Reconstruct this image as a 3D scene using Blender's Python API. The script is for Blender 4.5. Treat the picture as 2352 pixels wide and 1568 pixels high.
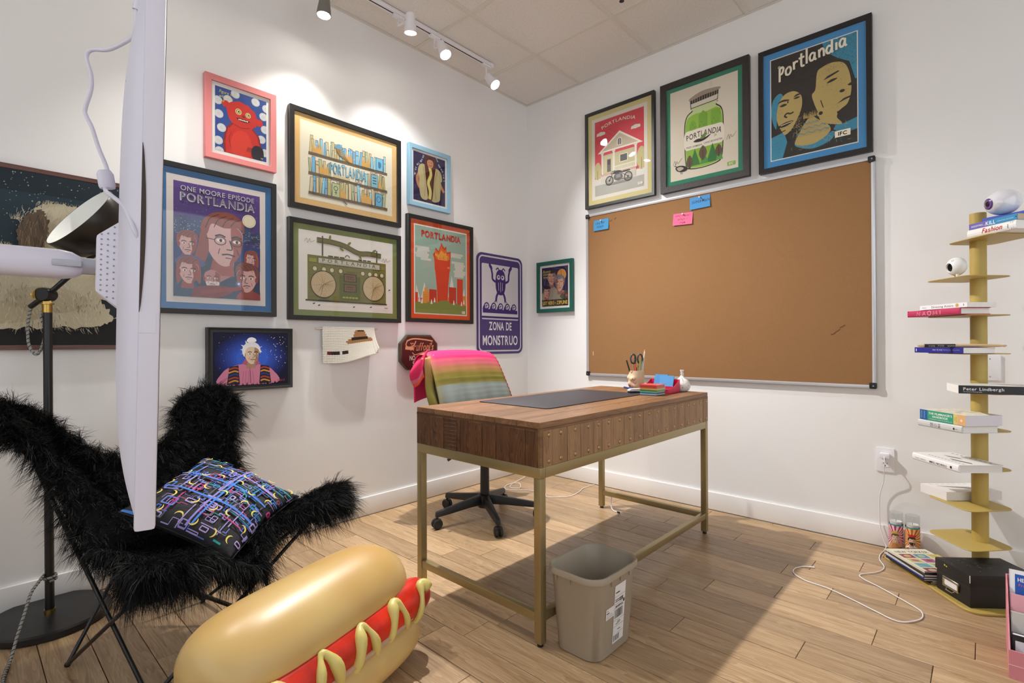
import bpy, bmesh, math, random
from math import pi, sin, cos, radians, sqrt, atan2
from mathutils import Vector, Matrix, Euler
from mathutils.geometry import tessellate_polygon

for _o in list(bpy.data.objects):
    bpy.data.objects.remove(_o)
scene = bpy.context.scene
COL = scene.collection
random.seed(7)

# ------------------------------------------------------------------ camera
CAM = Vector((2.8055, -3.2418, 1.05))
_yaw, _pit, _rol = radians(42.608), radians(0.25), radians(-0.209)
_fw = Vector((-sin(_yaw) * cos(_pit), cos(_yaw) * cos(_pit), sin(_pit)))
_rt = Vector((cos(_yaw), sin(_yaw), 0))
_up = _rt.cross(_fw)
_R = _rt * cos(_rol) + _up * sin(_rol)
_U = _up * cos(_rol) - _rt * sin(_rol)
_cd = bpy.data.cameras.new('camera')
_cd.sensor_width = 36
_cd.lens = 36 * 1177.65 / 2352
_cd.clip_start = 0.05
cam = bpy.data.objects.new('camera', _cd)
cam.matrix_world = Matrix(((_R.x, _U.x, -_fw.x, CAM.x), (_R.y, _U.y, -_fw.y, CAM.y), (_R.z, _U.z, -_fw.z, CAM.z), (0, 0, 0, 1)))
COL.objects.link(cam)
scene.camera = cam

# ------------------------------------------------------------------ world, exposure
world = bpy.data.worlds.new('daylight')
scene.world = world
world.use_nodes = True
world.node_tree.nodes['Background'].inputs[0].default_value = (0.90, 0.95, 1.0, 1)
world.node_tree.nodes['Background'].inputs[1].default_value = WORLD_STRENGTH = 1.6
vs = scene.view_settings
vs.view_transform = 'Standard'
vs.look = 'None'
vs.gamma = 1
vs.use_curve_mapping = False
vs.exposure = 0.17
scene.cycles.use_denoising = True
scene.cycles.use_adaptive_sampling = True
scene.cycles.adaptive_threshold = 0.06
scene.cycles.adaptive_min_samples = 16
scene.cycles.max_bounces = 6
scene.cycles.diffuse_bounces = 4
scene.cycles.glossy_bounces = 3
scene.cycles.transparent_max_bounces = 12
scene.cycles.sample_clamp_indirect = 4.0
scene.cycles.caustics_reflective = False
scene.cycles.caustics_refractive = False


# room sizes
CEIL = 3.03
RX, RY = 4.7, -4.9      # far ends of the room (both behind or beside the camera)

# ------------------------------------------------------------------ track spotlights (power, aim); the heads are built further down
HEADS = [  # x, y, z, aim point, watts, colour, cone degrees
    (0.235, -1.915, 2.80, (0.26, -2.06, 0.6), 34, (1.0, 0.96, 0.86), 96),
    (0.365, -1.450, 2.86, (0.12, -1.25, 1.0), 32, (1.0, 0.98, 0.97), 96),
    (0.352, -1.176, 2.85, (1.75, -1.15, 0.3), 260, (1.0, 0.975, 0.96), 104),
    (0.330, -0.715, 2.84, (2.1, -0.45, 0.7), 66, (1.0, 0.975, 0.96), 104),
    (0.350, -2.600, 2.85, (0.9, -2.3, 0.0), 56, (1.0, 0.96, 0.9), 96),
]


def spot(name, loc, aim, watts, col, cone, blend=0.8, r=0.025):
    d = bpy.data.lights.new(name, 'SPOT')
    d.energy = watts
    d.color = col
    d.spot_size = radians(cone)
    d.spot_blend = blend
    d.shadow_soft_size = r
    o = bpy.data.objects.new(name, d)
    o.location = loc
    o.rotation_euler = (Vector(aim) - Vector(loc)).to_track_quat('-Z', 'Y').to_euler()
    COL.objects.link(o)
    return o


# ------------------------------------------------------------------ helpers
def lin(c):
    out = []
    for x in c[:3]:
        x = x / 255.0
        out.append(x / 12.92 if x <= 0.04045 else ((x + 0.055) / 1.055) ** 2.4)
    return tuple(out)


class MB:
    """collects shapes; build() links them as one mesh object"""
    def __init__(s):
        s.v, s.f, s.m, s.cur = [], [], [], 0

    def add(s, vs_, fs_):
        o = len(s.v)
        s.v += [tuple(p) for p in vs_]
        for f in fs_:
            s.f.append(tuple(i + o for i in f))
            s.m.append(s.cur)
        return s

    def box(s, c, d, R=None):
        x, y, z = d[0] / 2, d[1] / 2, d[2] / 2
        vs_ = [Vector(p) for p in ((-x, -y, -z), (x, -y, -z), (x, y, -z), (-x, y, -z), (-x, -y, z), (x, -y, z), (x, y, z), (-x, y, z))]
        if R is not None:
            vs_ = [R @ p for p in vs_]
        c = Vector(c)
        return s.add([p + c for p in vs_], [(0, 3, 2, 1), (4, 5, 6, 7), (0, 1, 5, 4), (1, 2, 6, 5), (2, 3, 7, 6), (3, 0, 4, 7)])

    def bb(s, a, b):
        return s.box([(a[i] + b[i]) / 2 for i in range(3)], [abs(b[i] - a[i]) for i in range(3)])

    def prism(s, poly, z0, z1, M=None):
        n = len(poly)
        vs_ = [Vector((p[0], p[1], z0)) for p in poly] + [Vector((p[0], p[1], z1)) for p in poly]
        if M is not None:
            vs_ = [M @ p for p in vs_]
        fs_ = [tuple(range(n - 1, -1, -1)), tuple(range(n, 2 * n))]
        fs_ += [(i, (i + 1) % n, n + (i + 1) % n, n + i) for i in range(n)]
        return s.add(vs_, fs_)

    def tube(s, pts, r, n=8, cap=True, closed=False, flat=1.0):
        P = [Vector(p) for p in pts]
        k = len(P)
        rr = r if isinstance(r, (list, tuple)) else [r] * k
        vs_ = []
        nrm = None
        for i in range(k):
            if closed:
                t = P[(i + 1) % k] - P[i - 1]
            else:
                t = P[min(i + 1, k - 1)] - P[max(i - 1, 0)]
            if t.length < 1e-9:
                t = Vector((0, 0, 1))
            t.normalize()
            if nrm is None:
                a = Vector((0, 0, 1)) if abs(t.z) < 0.9 else Vector((1, 0, 0))
                nrm = t.cross(a).normalized()
            else:
                nrm = (nrm - t * nrm.dot(t))
                if nrm.length < 1e-6:
                    nrm = t.cross(Vector((0.3, 0.5, 0.8)))
                nrm.normalize()
            b = t.cross(nrm)
            for j in range(n):
                q = 2 * pi * j / n
                vs_.append(P[i] + (nrm * cos(q) + b * sin(q) * flat) * rr[i])
        fs_ = []
        for i in range(k if closed else k - 1):
            i2 = (i + 1) % k
            for j in range(n):
                fs_.append((i * n + j, i * n + (j + 1) % n, i2 * n + (j + 1) % n, i2 * n + j))
        if cap and not closed:
            fs_.append(tuple(range(n - 1, -1, -1)))
            fs_.append(tuple((k - 1) * n + j for j in range(n)))
        return s.add(vs_, fs_)

    def lathe(s, prof, n=24, M=None, sx=1.0, sy=1.0, cap=True):
        vs_, fs_ = [], []
        k = len(prof)
        for (r, z) in prof:
            for j in range(n):
                q = 2 * pi * j / n
                p = Vector((r * cos(q) * sx, r * sin(q) * sy, z))
                vs_.append(M @ p if M is not None else p)
        for i in range(k - 1):
            for j in range(n):
                fs_.append((i * n + j, i * n + (j + 1) % n, (i + 1) * n + (j + 1) % n, (i + 1) * n + j))
        if cap and prof[0][0] > 1e-6:
            fs_.append(tuple(range(n - 1, -1, -1)))
        if cap and prof[-1][0] > 1e-6:
            fs_.append(tuple((k - 1) * n + j for j in range(n)))
        return s.add(vs_, fs_)

    def grid(s, fn, nu, nv, cu=False, cv=False):
        a = nu if cu else nu + 1
        b = nv if cv else nv + 1
        vs_ = [fn(i / nu, j / nv) for i in range(a) for j in range(b)]
        fs_ = []
        for i in range(nu):
            for j in range(nv):
                i2, j2 = (i + 1) % a, (j + 1) % b
                fs_.append((i * b + j, i2 * b + j, i2 * b + j2, i * b + j2))
        return s.add(vs_, fs_)

    def ball(s, c, r, nu=20, nv=12):
        rx, ry, rz = r if isinstance(r, (tuple, list)) else (r, r, r)
        return s.lathe([(max(sin(pi * i / nv), 1e-7), -cos(pi * i / nv)) for i in range(nv + 1)], nu,
                       Matrix.Translation(Vector(c)) @ Matrix.Diagonal((rx, ry, rz, 1)))

    def mesh(s, name, mats, smooth=None, bevel=0, seg=2, bang=30, weld=True):
        me = bpy.data.meshes.new(name)
        me.from_pydata(s.v, [], s.f)
        mats = mats if isinstance(mats, (list, tuple)) else [mats]
        for m in mats:
            me.materials.append(m)
        if len(mats) > 1:
            me.polygons.foreach_set('material_index', s.m)
        bm = bmesh.new()
        bm.from_mesh(me)
        if weld:
            bmesh.ops.remove_doubles(bm, verts=bm.verts, dist=1e-6)
        bmesh.ops.recalc_face_normals(bm, faces=bm.faces)
        if bevel:
            es = [e for e in bm.edges if len(e.link_faces) == 2 and e.calc_face_angle(0) > radians(bang)]
            bmesh.ops.bevel(bm, geom=es, offset=bevel, segments=seg, affect='EDGES', profile=0.6, clamp_overlap=True)
        bm.to_mesh(me)
        bm.free()
        if smooth is None and bevel:
            smooth = 40
        if smooth:
            me.polygons.foreach_set('use_smooth', [True] * len(me.polygons))
            if smooth < 180:
                me.set_sharp_from_angle(angle=radians(smooth))
        me.update()
        return me

    def build(s, name, mats, parent=None, **kw):
        o = bpy.data.objects.new(name, s.mesh(name, mats, **kw))
        COL.objects.link(o)
        if parent is not None:
            o.parent = parent
        return o


def thing(name, label, cat, loc=(0, 0, 0), rot=(0, 0, 0), group=None):
    o = bpy.data.objects.new(name, None)
    o.empty_display_size = 0.05
    o.location = loc
    o.rotation_euler = rot if isinstance(rot, (tuple, list, Euler)) else (0, 0, rot)
    COL.objects.link(o)
    return tag(o, label, cat, group)


def tag(o, label, cat, group=None):
    o['label'] = label
    o['category'] = cat
    if group:
        o['group'] = group
    return o


def struct(o, label=None):
    o['kind'] = 'structure'
    if label:
        o['label'] = label
    return o


def inst(name, me, parent, loc=(0, 0, 0), rot=(0, 0, 0), scale=None):
    o = bpy.data.objects.new(name, me)
    o.location = loc
    o.rotation_euler = rot
    if scale:
        o.scale = scale
    COL.objects.link(o)
    if parent is not None:
        o.parent = parent
    return o


def bez(pts, n=12):
    """smooth Catmull-Rom through points"""
    P = [Vector(p) for p in pts]
    P = [P[0] * 2 - P[1]] + P + [P[-1] * 2 - P[-2]]
    out = []
    for i in range(1, len(P) - 2):
        for k in range(n):
            t = k / n
            a, b, c, d = P[i - 1], P[i], P[i + 1], P[i + 2]
            out.append(0.5 * ((2 * b) + (c - a) * t + (2 * a - 5 * b + 4 * c - d) * t * t + (3 * b - a - 3 * c + d) * t ** 3))
    out.append(P[-2])
    return out


def frame_of(d, up=Vector((0, 0, 1))):
    """matrix whose Z axis is d"""
    z = Vector(d).normalized()
    x = up.cross(z)
    if x.length < 1e-5:
        x = Vector((1, 0, 0)).cross(z)
    x.normalize()
    y = z.cross(x)
    return Matrix(((x.x, y.x, z.x), (x.y, y.y, z.y), (x.z, y.z, z.z)))


def rrect(w, h, r, n=5, cx=0.0, cy=0.0):
    out = []
    for (sx, sy, a0) in ((1, 1, 0), (-1, 1, 90), (-1, -1, 180), (1, -1, 270)):
        for i in range(n + 1):
            a = radians(a0 + 90 * i / n)
            out.append((cx + sx * (w / 2 - r) + r * cos(a), cy + sy * (h / 2 - r) + r * sin(a)))
    return out


# ------------------------------------------------------------------ materials
MATS = {}


def mat(name, rgb, rough=0.5, metal=0.0, noise=0.0, nscale=40, bump=0.0, bscale=200, coat=0.0, spec=0.5, sheen=0.0, emit=0.0, objrand=0.0):
    if name in MATS:
        return MATS[name]
    m = bpy.data.materials.new(name)
    m.use_nodes = True
    nt = m.node_tree
    b = nt.nodes['Principled BSDF']
    c = lin(rgb)
    b.inputs['Base Color'].default_value = (*c, 1)
    b.inputs['Roughness'].default_value = rough
    b.inputs['Metallic'].default_value = metal
    b.inputs['Specular IOR Level'].default_value = spec
    if coat:
        b.inputs['Coat Weight'].default_value = coat
        b.inputs['Coat Roughness'].default_value = 0.08
    if sheen:
        b.inputs['Sheen Weight'].default_value = sheen
    if emit:
        b.inputs['Emission Color'].default_value = (*c, 1)
        b.inputs['Emission Strength'].default_value = emit
    if noise or bump:
        tc = nt.nodes.new('ShaderNodeTexCoord')
    if noise:
        n = nt.nodes.new('ShaderNodeTexNoise')
        n.inputs['Scale'].default_value = nscale
        n.inputs['Detail'].default_value = 4
        nt.links.new(tc.outputs['Object'], n.inputs['Vector'])
        r = nt.nodes.new('ShaderNodeValToRGB')
        r.color_ramp.elements[0].position = 0.3
        r.color_ramp.elements[1].position = 0.7
        r.color_ramp.elements[0].color = (*[x * (1 - noise) for x in c], 1)
        r.color_ramp.elements[1].color = (*[min(1, x * (1 + noise * 0.7)) for x in c], 1)
        nt.links.new(n.outputs['Fac'], r.inputs['Fac'])
        nt.links.new(r.outputs['Color'], b.inputs['Base Color'])
    if bump:
        n2 = nt.nodes.new('ShaderNodeTexNoise')
        n2.inputs['Scale'].default_value = bscale
        n2.inputs['Detail'].default_value = 3
        nt.links.new(tc.outputs['Object'], n2.inputs['Vector'])
        bp = nt.nodes.new('ShaderNodeBump')
        bp.inputs['Strength'].default_value = bump
        bp.inputs['Distance'].default_value = 0.002
        nt.links.new(n2.outputs['Fac'], bp.inputs['Height'])
        nt.links.new(bp.outputs['Normal'], b.inputs['Normal'])
    MATS[name] = m
    return m


def wood(name, stops, along=0, stretch=14.0, scale=1.6, rough=0.5, rand=0.35, bump=0.15, rings=0.35, poff=0.0):
    """oak-like grain running along one local axis; Object Info random varies each board"""
    if name in MATS:
        return MATS[name]
    m = bpy.data.materials.new(name)
    m.use_nodes = True
    nt = m.node_tree
    L = nt.links.new
    b = nt.nodes['Principled BSDF']
    b.inputs['Roughness'].default_value = rough
    tc = nt.nodes.new('ShaderNodeTexCoord')
    oi = nt.nodes.new('ShaderNodeObjectInfo')
    mul = nt.nodes.new('ShaderNodeMath')
    mul.operation = 'MULTIPLY'
    mul.inputs[1].default_value = 57.0
    L(oi.outputs['Random'], mul.inputs[0])
    mp = nt.nodes.new('ShaderNodeMapping')
    sc = [stretch] * 3
    sc[along] = 1.0
    mp.inputs['Scale'].default_value = sc
    L(tc.outputs['Object'], mp.inputs['Vector'])
    add = nt.nodes.new('ShaderNodeVectorMath')
    add.operation = 'ADD'
    cmb = nt.nodes.new('ShaderNodeCombineXYZ')
    for i in range(3):
        L(mul.outputs[0], cmb.inputs[i])
    L(mp.outputs['Vector'], add.inputs[0])
    L(cmb.outputs[0], add.inputs[1])
    n1 = nt.nodes.new('ShaderNodeTexNoise')
    n1.inputs['Scale'].default_value = scale
    n1.inputs['Detail'].default_value = 6
    n1.inputs['Roughness'].default_value = 0.62
    n1.inputs['Distortion'].default_value = 0.6
    L(add.outputs[0], n1.inputs['Vector'])
    # cathedral figure: a warped low-frequency field folded into bands
    n2 = nt.nodes.new('ShaderNodeTexNoise')
    n2.inputs['Scale'].default_value = scale * 0.42
    n2.inputs['Detail'].default_value = 1.5
    L(add.outputs[0], n2.inputs['Vector'])
    k = nt.nodes.new('ShaderNodeMath')
    k.operation = 'MULTIPLY'
    k.inputs[1].default_value = 26.0
    L(n2.outputs['Fac'], k.inputs[0])
    fr = nt.nodes.new('ShaderNodeMath')
    fr.operation = 'FRACT'
    L(k.outputs[0], fr.inputs[0])
    mx = nt.nodes.new('ShaderNodeMix')
    mx.inputs['Factor'].default_value = rings
    L(n1.outputs['Fac'], mx.inputs['A'])
    L(fr.outputs[0], mx.inputs['B'])
    # fine pores
    mp2 = nt.nodes.new('ShaderNodeMapping')
    sc2 = [220.0] * 3
    sc2[along] = 9.0
    mp2.inputs['Scale'].default_value = sc2
    L(tc.outputs['Object'], mp2.inputs['Vector'])
    n3 = nt.nodes.new('ShaderNodeTexNoise')
    n3.inputs['Scale'].default_value = 1.0
    n3.inputs['Detail'].default_value = 2
    L(mp2.outputs['Vector'], n3.inputs['Vector'])
    r = nt.nodes.new('ShaderNodeValToRGB')
    el = r.color_ramp.elements
    el[0].position, el[1].position = 0.22 + poff, 0.8 + poff
    el[0].color = (*lin(stops[0]), 1)
    el[1].color = (*lin(stops[-1]), 1)
    for i, s_ in enumerate(stops[1:-1]):
        e = el.new(0.22 + poff + 0.58 * (i + 1) / (len(stops) - 1))
        e.color = (*lin(s_), 1)
    L(mx.outputs['Result'], r.inputs['Fac'])
    hs = nt.nodes.new('ShaderNodeHueSaturation')
    mr = nt.nodes.new('ShaderNodeMapRange')
    mr.inputs['To Min'].default_value = 1 - rand * 0.6
    mr.inputs['To Max'].default_value = 1 + rand * 0.4
    L(oi.outputs['Random'], mr.inputs['Value'])
    L(mr.outputs['Result'], hs.inputs['Value'])
    mr2 = nt.nodes.new('ShaderNodeMapRange')
    mr2.inputs['From Min'].default_value = 0.3
    mr2.inputs['From Max'].default_value = 0.7
    mr2.inputs['To Min'].default_value = 0.82
    mr2.inputs['To Max'].default_value = 1.06
    L(n3.outputs['Fac'], mr2.inputs['Value'])
    m2 = nt.nodes.new('ShaderNodeMix')
    m2.data_type = 'RGBA'
    m2.blend_type = 'MULTIPLY'
    m2.inputs['Factor'].default_value = 1.0
    L(r.outputs['Color'], m2.inputs['A'])
    L(mr2.outputs['Result'], m2.inputs['B'])
    L(m2.outputs['Result'], hs.inputs['Color'])
    L(hs.outputs['Color'], b.inputs['Base Color'])
    bp = nt.nodes.new('ShaderNodeBump')
    bp.inputs['Strength'].default_value = bump
    bp.inputs['Distance'].default_value = 0.001
    L(n3.outputs['Fac'], bp.inputs['Height'])
    L(bp.outputs['Normal'], b.inputs['Normal'])
    MATS[name] = m
    return m


def glass_mat(name='picture_glass', tint=(1, 1, 1), ior=1.45, rough=0.0, boost=1.0):
    """thin sheet: sees straight through, mirrors by Fresnel"""
    if name in MATS:
        return MATS[name]
    m = bpy.data.materials.new(name)
    m.use_nodes = True
    nt = m.node_tree
    nt.nodes.remove(nt.nodes['Principled BSDF'])
    out = nt.nodes['Material Output']
    tr = nt.nodes.new('ShaderNodeBsdfTransparent')
    tr.inputs[0].default_value = (*tint, 1)
    gl = nt.nodes.new('ShaderNodeBsdfAnisotropic')
    gl.inputs['Roughness'].default_value = rough
    lw = nt.nodes.new('ShaderNodeLayerWeight')
    lw.inputs['Blend'].default_value = 0.5
    pw = nt.nodes.new('ShaderNodeMath')
    pw.operation = 'POWER'
    pw.inputs[1].default_value = 5.0
    nt.links.new(lw.outputs['Facing'], pw.inputs[0])
    fr = nt.nodes.new('ShaderNodeMath')
    fr.operation = 'MULTIPLY_ADD'
    fr.inputs[1].default_value = 0.96
    fr.inputs[2].default_value = 0.04 * boost
    nt.links.new(pw.outputs[0], fr.inputs[0])
    mx = nt.nodes.new('ShaderNodeMixShader')
    nt.links.new(fr.outputs[0], mx.inputs[0])
    nt.links.new(tr.outputs[0], mx.inputs[1])
    nt.links.new(gl.outputs[0], mx.inputs[2])
    nt.links.new(mx.outputs[0], out.inputs['Surface'])
    MATS[name] = m
    return m


def ink_mat(name='printed_ink', rough=0.55, bump=0.0):
    """flat print: the colour of each printed shape is stored with the shape"""
    if name in MATS:
        return MATS[name]
    m = bpy.data.materials.new(name)
    m.use_nodes = True
    nt = m.node_tree
    b = nt.nodes['Principled BSDF']
    b.inputs['Roughness'].default_value = rough
    b.inputs['Specular IOR Level'].default_value = 0.25
    a = nt.nodes.new('ShaderNodeVertexColor')
    a.layer_name = 'ink'
    nt.links.new(a.outputs['Color'], b.inputs['Base Color'])
    MATS[name] = m
    return m


# ------------------------------------------------------------------ flat print drawing
GLYPH = {}


def glyph(ch, bold):
    k = (ch, bold)
    if k in GLYPH:
        return GLYPH[k]
    cu = bpy.data.curves.new('glyph', 'FONT')
    cu.body = ch
    cu.size = 1.0
    cu.resolution_u = 4
    cu.offset = bold
    ob = bpy.data.objects.new('glyph', cu)
    me = ob.to_mesh()
    vs_ = [(v.co.x, v.co.y) for v in me.vertices]
    fs_ = [tuple(p.vertices) for p in me.polygons]
    ob.to_mesh_clear()
    bpy.data.objects.remove(ob)
    bpy.data.curves.remove(cu)
    adv = (max(v[0] for v in vs_) + 0.07) if vs_ else 0.32
    GLYPH[k] = (vs_, fs_, adv)
    return GLYPH[k]


class Art:
    """stack of flat coloured shapes in a w x h rectangle (0,0 = lower left), each a hair above the last"""
    def __init__(s, w, h, dz=1.2e-5, warp=None):
        s.w, s.h, s.dz, s.n, s.warp = w, h, dz, 0, warp
        s.v, s.f, s.c = [], [], []
        s.K = None
        s.KD = None

    def clip(s, x0, y0, x1, y1):
        s.K = (x0, y0, x1, y1)
        return s

    def put(s, pts, faces, col):
        s.n += 1
        z = s.n * s.dz
        o = len(s.v)
        for p in pts:
            x, y = p[0], p[1]
            K = s.K or s.KD
            if K:
                x = min(max(x, K[0]), K[2])
                y = min(max(y, K[1]), K[3])
            s.v.append((x, y, z))
        c = lin(col)
        for f in faces:
            s.f.append(tuple(i + o for i in f))
            s.c.append(c)

    def poly(s, pts, col):
        t = tessellate_polygon([[Vector((p[0], p[1], 0)) for p in pts]])
        s.put(pts, [tuple(f) for f in t], col)

    def rect(s, x0, y0, x1, y1, col):
        s.put([(x0, y0), (x1, y0), (x1, y1), (x0, y1)], [(0, 1, 2, 3)], col)

    def ell(s, cx, cy, rx, ry, col, n=24, rot=0, a0=0, a1=360):
        c_, s_ = cos(radians(rot)), sin(radians(rot))
        pts = []
        full = abs(a1 - a0) >= 360
        for i in range(n if full else n + 1):
            q = radians(a0 + (a1 - a0) * i / n)
            x, y = rx * cos(q), ry * sin(q)
            pts.append((cx + x * c_ - y * s_, cy + x * s_ + y * c_))
        s.put(pts, [tuple(range(len(pts)))], col)

    def ring(s, cx, cy, r, wd, col, n=24, ry=None, a0=0, a1=360):
        ry = ry or r
        s.line([(cx + r * cos(radians(a0 + (a1 - a0) * i / n)), cy + ry * sin(radians(a0 + (a1 - a0) * i / n))) for i in range(n + 1)], wd, col)

    def line(s, pts, wd, col, w2=None):
        P = [Vector((p[0], p[1])) for p in pts]
        k = len(P)
        vs_ = []
        for i in range(k):
            t = P[min(i + 1, k - 1)] - P[max(i - 1, 0)]
            if t.length < 1e-9:
                t = Vector((1, 0))
            t.normalize()
            nn = Vector((-t.y, t.x))
            ww = (wd if w2 is None else wd + (w2 - wd) * i / max(1, k - 1)) / 2
            vs_ += [tuple(P[i] + nn * ww), tuple(P[i] - nn * ww)]
        s.put(vs_, [(2 * i, 2 * i + 1, 2 * i + 3, 2 * i + 2) for i in range(k - 1)], col)

    def curve(s, pts, wd, col, n=6, w2=None):
        s.line([(p.x, p.y) for p in bez([(p[0], p[1], 0) for p in pts], n)], wd, col, w2)

    def blob(s, pts, col, n=5):
        """smooth closed outline"""
        k = len(pts)
        out = []
        for i in range(k):
            a, b, c, d = (Vector((*pts[(i + j) % k][:2], 0)) for j in (-1, 0, 1, 2))
            for q in range(n):
                t = q / n
                p = 0.5 * ((2 * b) + (c - a) * t + (2 * a - 5 * b + 4 * c - d) * t * t + (3 * b - a - 3 * c + d) * t ** 3)
                out.append((p.x, p.y))
        s.poly(out, col)
        return out

    def text(s, body, x, y, size, col, align='c', sx=1.0, bold=0.0, rot=0, shear=0.0, gap=0.0, arc=None, fit=None, wave=None):
        """arc = (radius, sign): letters follow a circle; fit = width to fill"""
        g = [glyph(ch, bold) if ch != ' ' else ([], [], 0.34) for ch in body]
        wid = sum(q[2] * sx * size + gap for q in g) - gap
        if fit:
            k = fit / wid
            sx *= k
            gap *= k
            wid = fit
        px = {'c': -wid / 2, 'l': 0, 'r': -wid}[align]
        V, F_ = [], []
        cr, sr = cos(radians(rot)), sin(radians(rot))
        for i, (vs_, fs_, adv) in enumerate(g):
            o = len(V)
            aw = adv * sx * size
            for (gx, gy) in vs_:
                lx = (gx + shear * gy) * sx * size
                ly = gy * size
                if arc:
                    R_ = arc
                    mid = px + aw / 2
                    a = mid / R_
                    dx, dy = lx - aw / 2, ly
                    X = (R_ + dy) * sin(a) + dx * cos(a)
                    Y = (R_ + dy) * cos(a) - dx * sin(a) - R_
                else:
                    X, Y = px + lx, ly
                    if wave:
                        Y += wave[i % len(wave)] * size
                V.append((x + X * cr - Y * sr, y + X * sr + Y * cr))
            F_ += [tuple(q + o for q in f) for f in fs_]
            px += aw + gap
        s.put(V, F_, col)

    def strokes(s, segs, x, y, k, wd, col, sx=1.0, shear=0.0, smooth=True, rot=0):
        cr, sr = cos(radians(rot)), sin(radians(rot))
        for sg in segs:
            q = []
            for (a, b) in sg:
                X, Y = (a + shear * b) * k * sx, b * k
                q.append((x + X * cr - Y * sr, y + X * sr + Y * cr))
            if smooth and len(q) > 2:
                s.curve(q, wd, col)
            else:
                s.line(q, wd, col)

    def build(s, name, parent=None, loc=(0, 0, 0), material=None, fn=None):
        me = bpy.data.meshes.new(name)
        vs_ = s.v if fn is None else [fn(*p) for p in s.v]
        me.from_pydata(vs_, [], s.f)
        at = me.color_attributes.new('ink', 'FLOAT_COLOR', 'CORNER')
        buf = []
        for p, c in zip(me.polygons, s.c):
            buf += [c[0], c[1], c[2], 1.0] * p.loop_total
        at.data.foreach_set('color', buf)
        me.materials.append(material or ink_mat())
        o = bpy.data.objects.new(name, me)
        o.location = loc
        COL.objects.link(o)
        if parent is not None:
            o.parent = parent
        return o



def ink_grid(name, fn, nu, nv, colfn, parent=None, material=None, smooth=True, thick=0.0, cu=False):
    """grid surface whose woven or printed colour colfn(u, v) is stored per face"""
    mb = MB().grid(fn, nu, nv, cu)
    me = bpy.data.meshes.new(name)
    me.from_pydata(mb.v, [], mb.f)
    at = me.color_attributes.new('ink', 'FLOAT_COLOR', 'CORNER')
    buf = []
    for i in range(nu):
        for j in range(nv):
            c = lin(colfn((i + .5) / nu, (j + .5) / nv))
            buf += [c[0], c[1], c[2], 1.0] * 4
    at.data.foreach_set('color', buf)
    me.materials.append(material or ink_mat())
    if smooth:
        me.polygons.foreach_set('use_smooth', [True] * len(me.polygons))
    o = bpy.data.objects.new(name, me)
    COL.objects.link(o)
    if parent is not None:
        o.parent = parent
    if thick:
        md = o.modifiers.new('thickness', 'SOLIDIFY')
        md.thickness = thick
        md.offset = 0
    return o


# ------------------------------------------------------------------ shared materials
M_WALL = mat('wall_paint', (238, 237, 236), 0.75, bump=0.06, bscale=260, spec=0.25)
M_TRIM = mat('trim_paint', (240, 238, 236), 0.35)
M_TILE = mat('ceiling_tile', (232, 229, 223), 0.9, noise=0.06, nscale=90, bump=0.5, bscale=170, spec=0.1)
M_GRID = mat('ceiling_grid', (222, 218, 208), 0.5)
M_WHITE = mat('white_plastic', (236, 234, 238), 0.35)
M_BLACK = mat('black_metal', (20, 20, 21), 0.38)
M_BLACKP = mat('black_plastic', (24, 25, 27), 0.45)
M_BLACKF = mat('black_frame', (26, 25, 25), 0.42)
M_BRASS = mat('brass', (178, 146, 78), 0.28, metal=1.0)
M_STEEL = mat('steel', (180, 180, 182), 0.25, metal=1.0)
M_CORD = mat('white_cord', (232, 230, 232), 0.5)
M_GLASS = glass_mat()
M_PAPER = mat('paper', (244, 242, 236), 0.8)
M_OAK = wood('oak_plank', [(136, 106, 75), (172, 140, 104), (190, 160, 123), (206, 178, 142)], along=0, stretch=13, scale=2.8, rough=0.36, rand=0.34, bump=0.12, rings=0.20)


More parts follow.
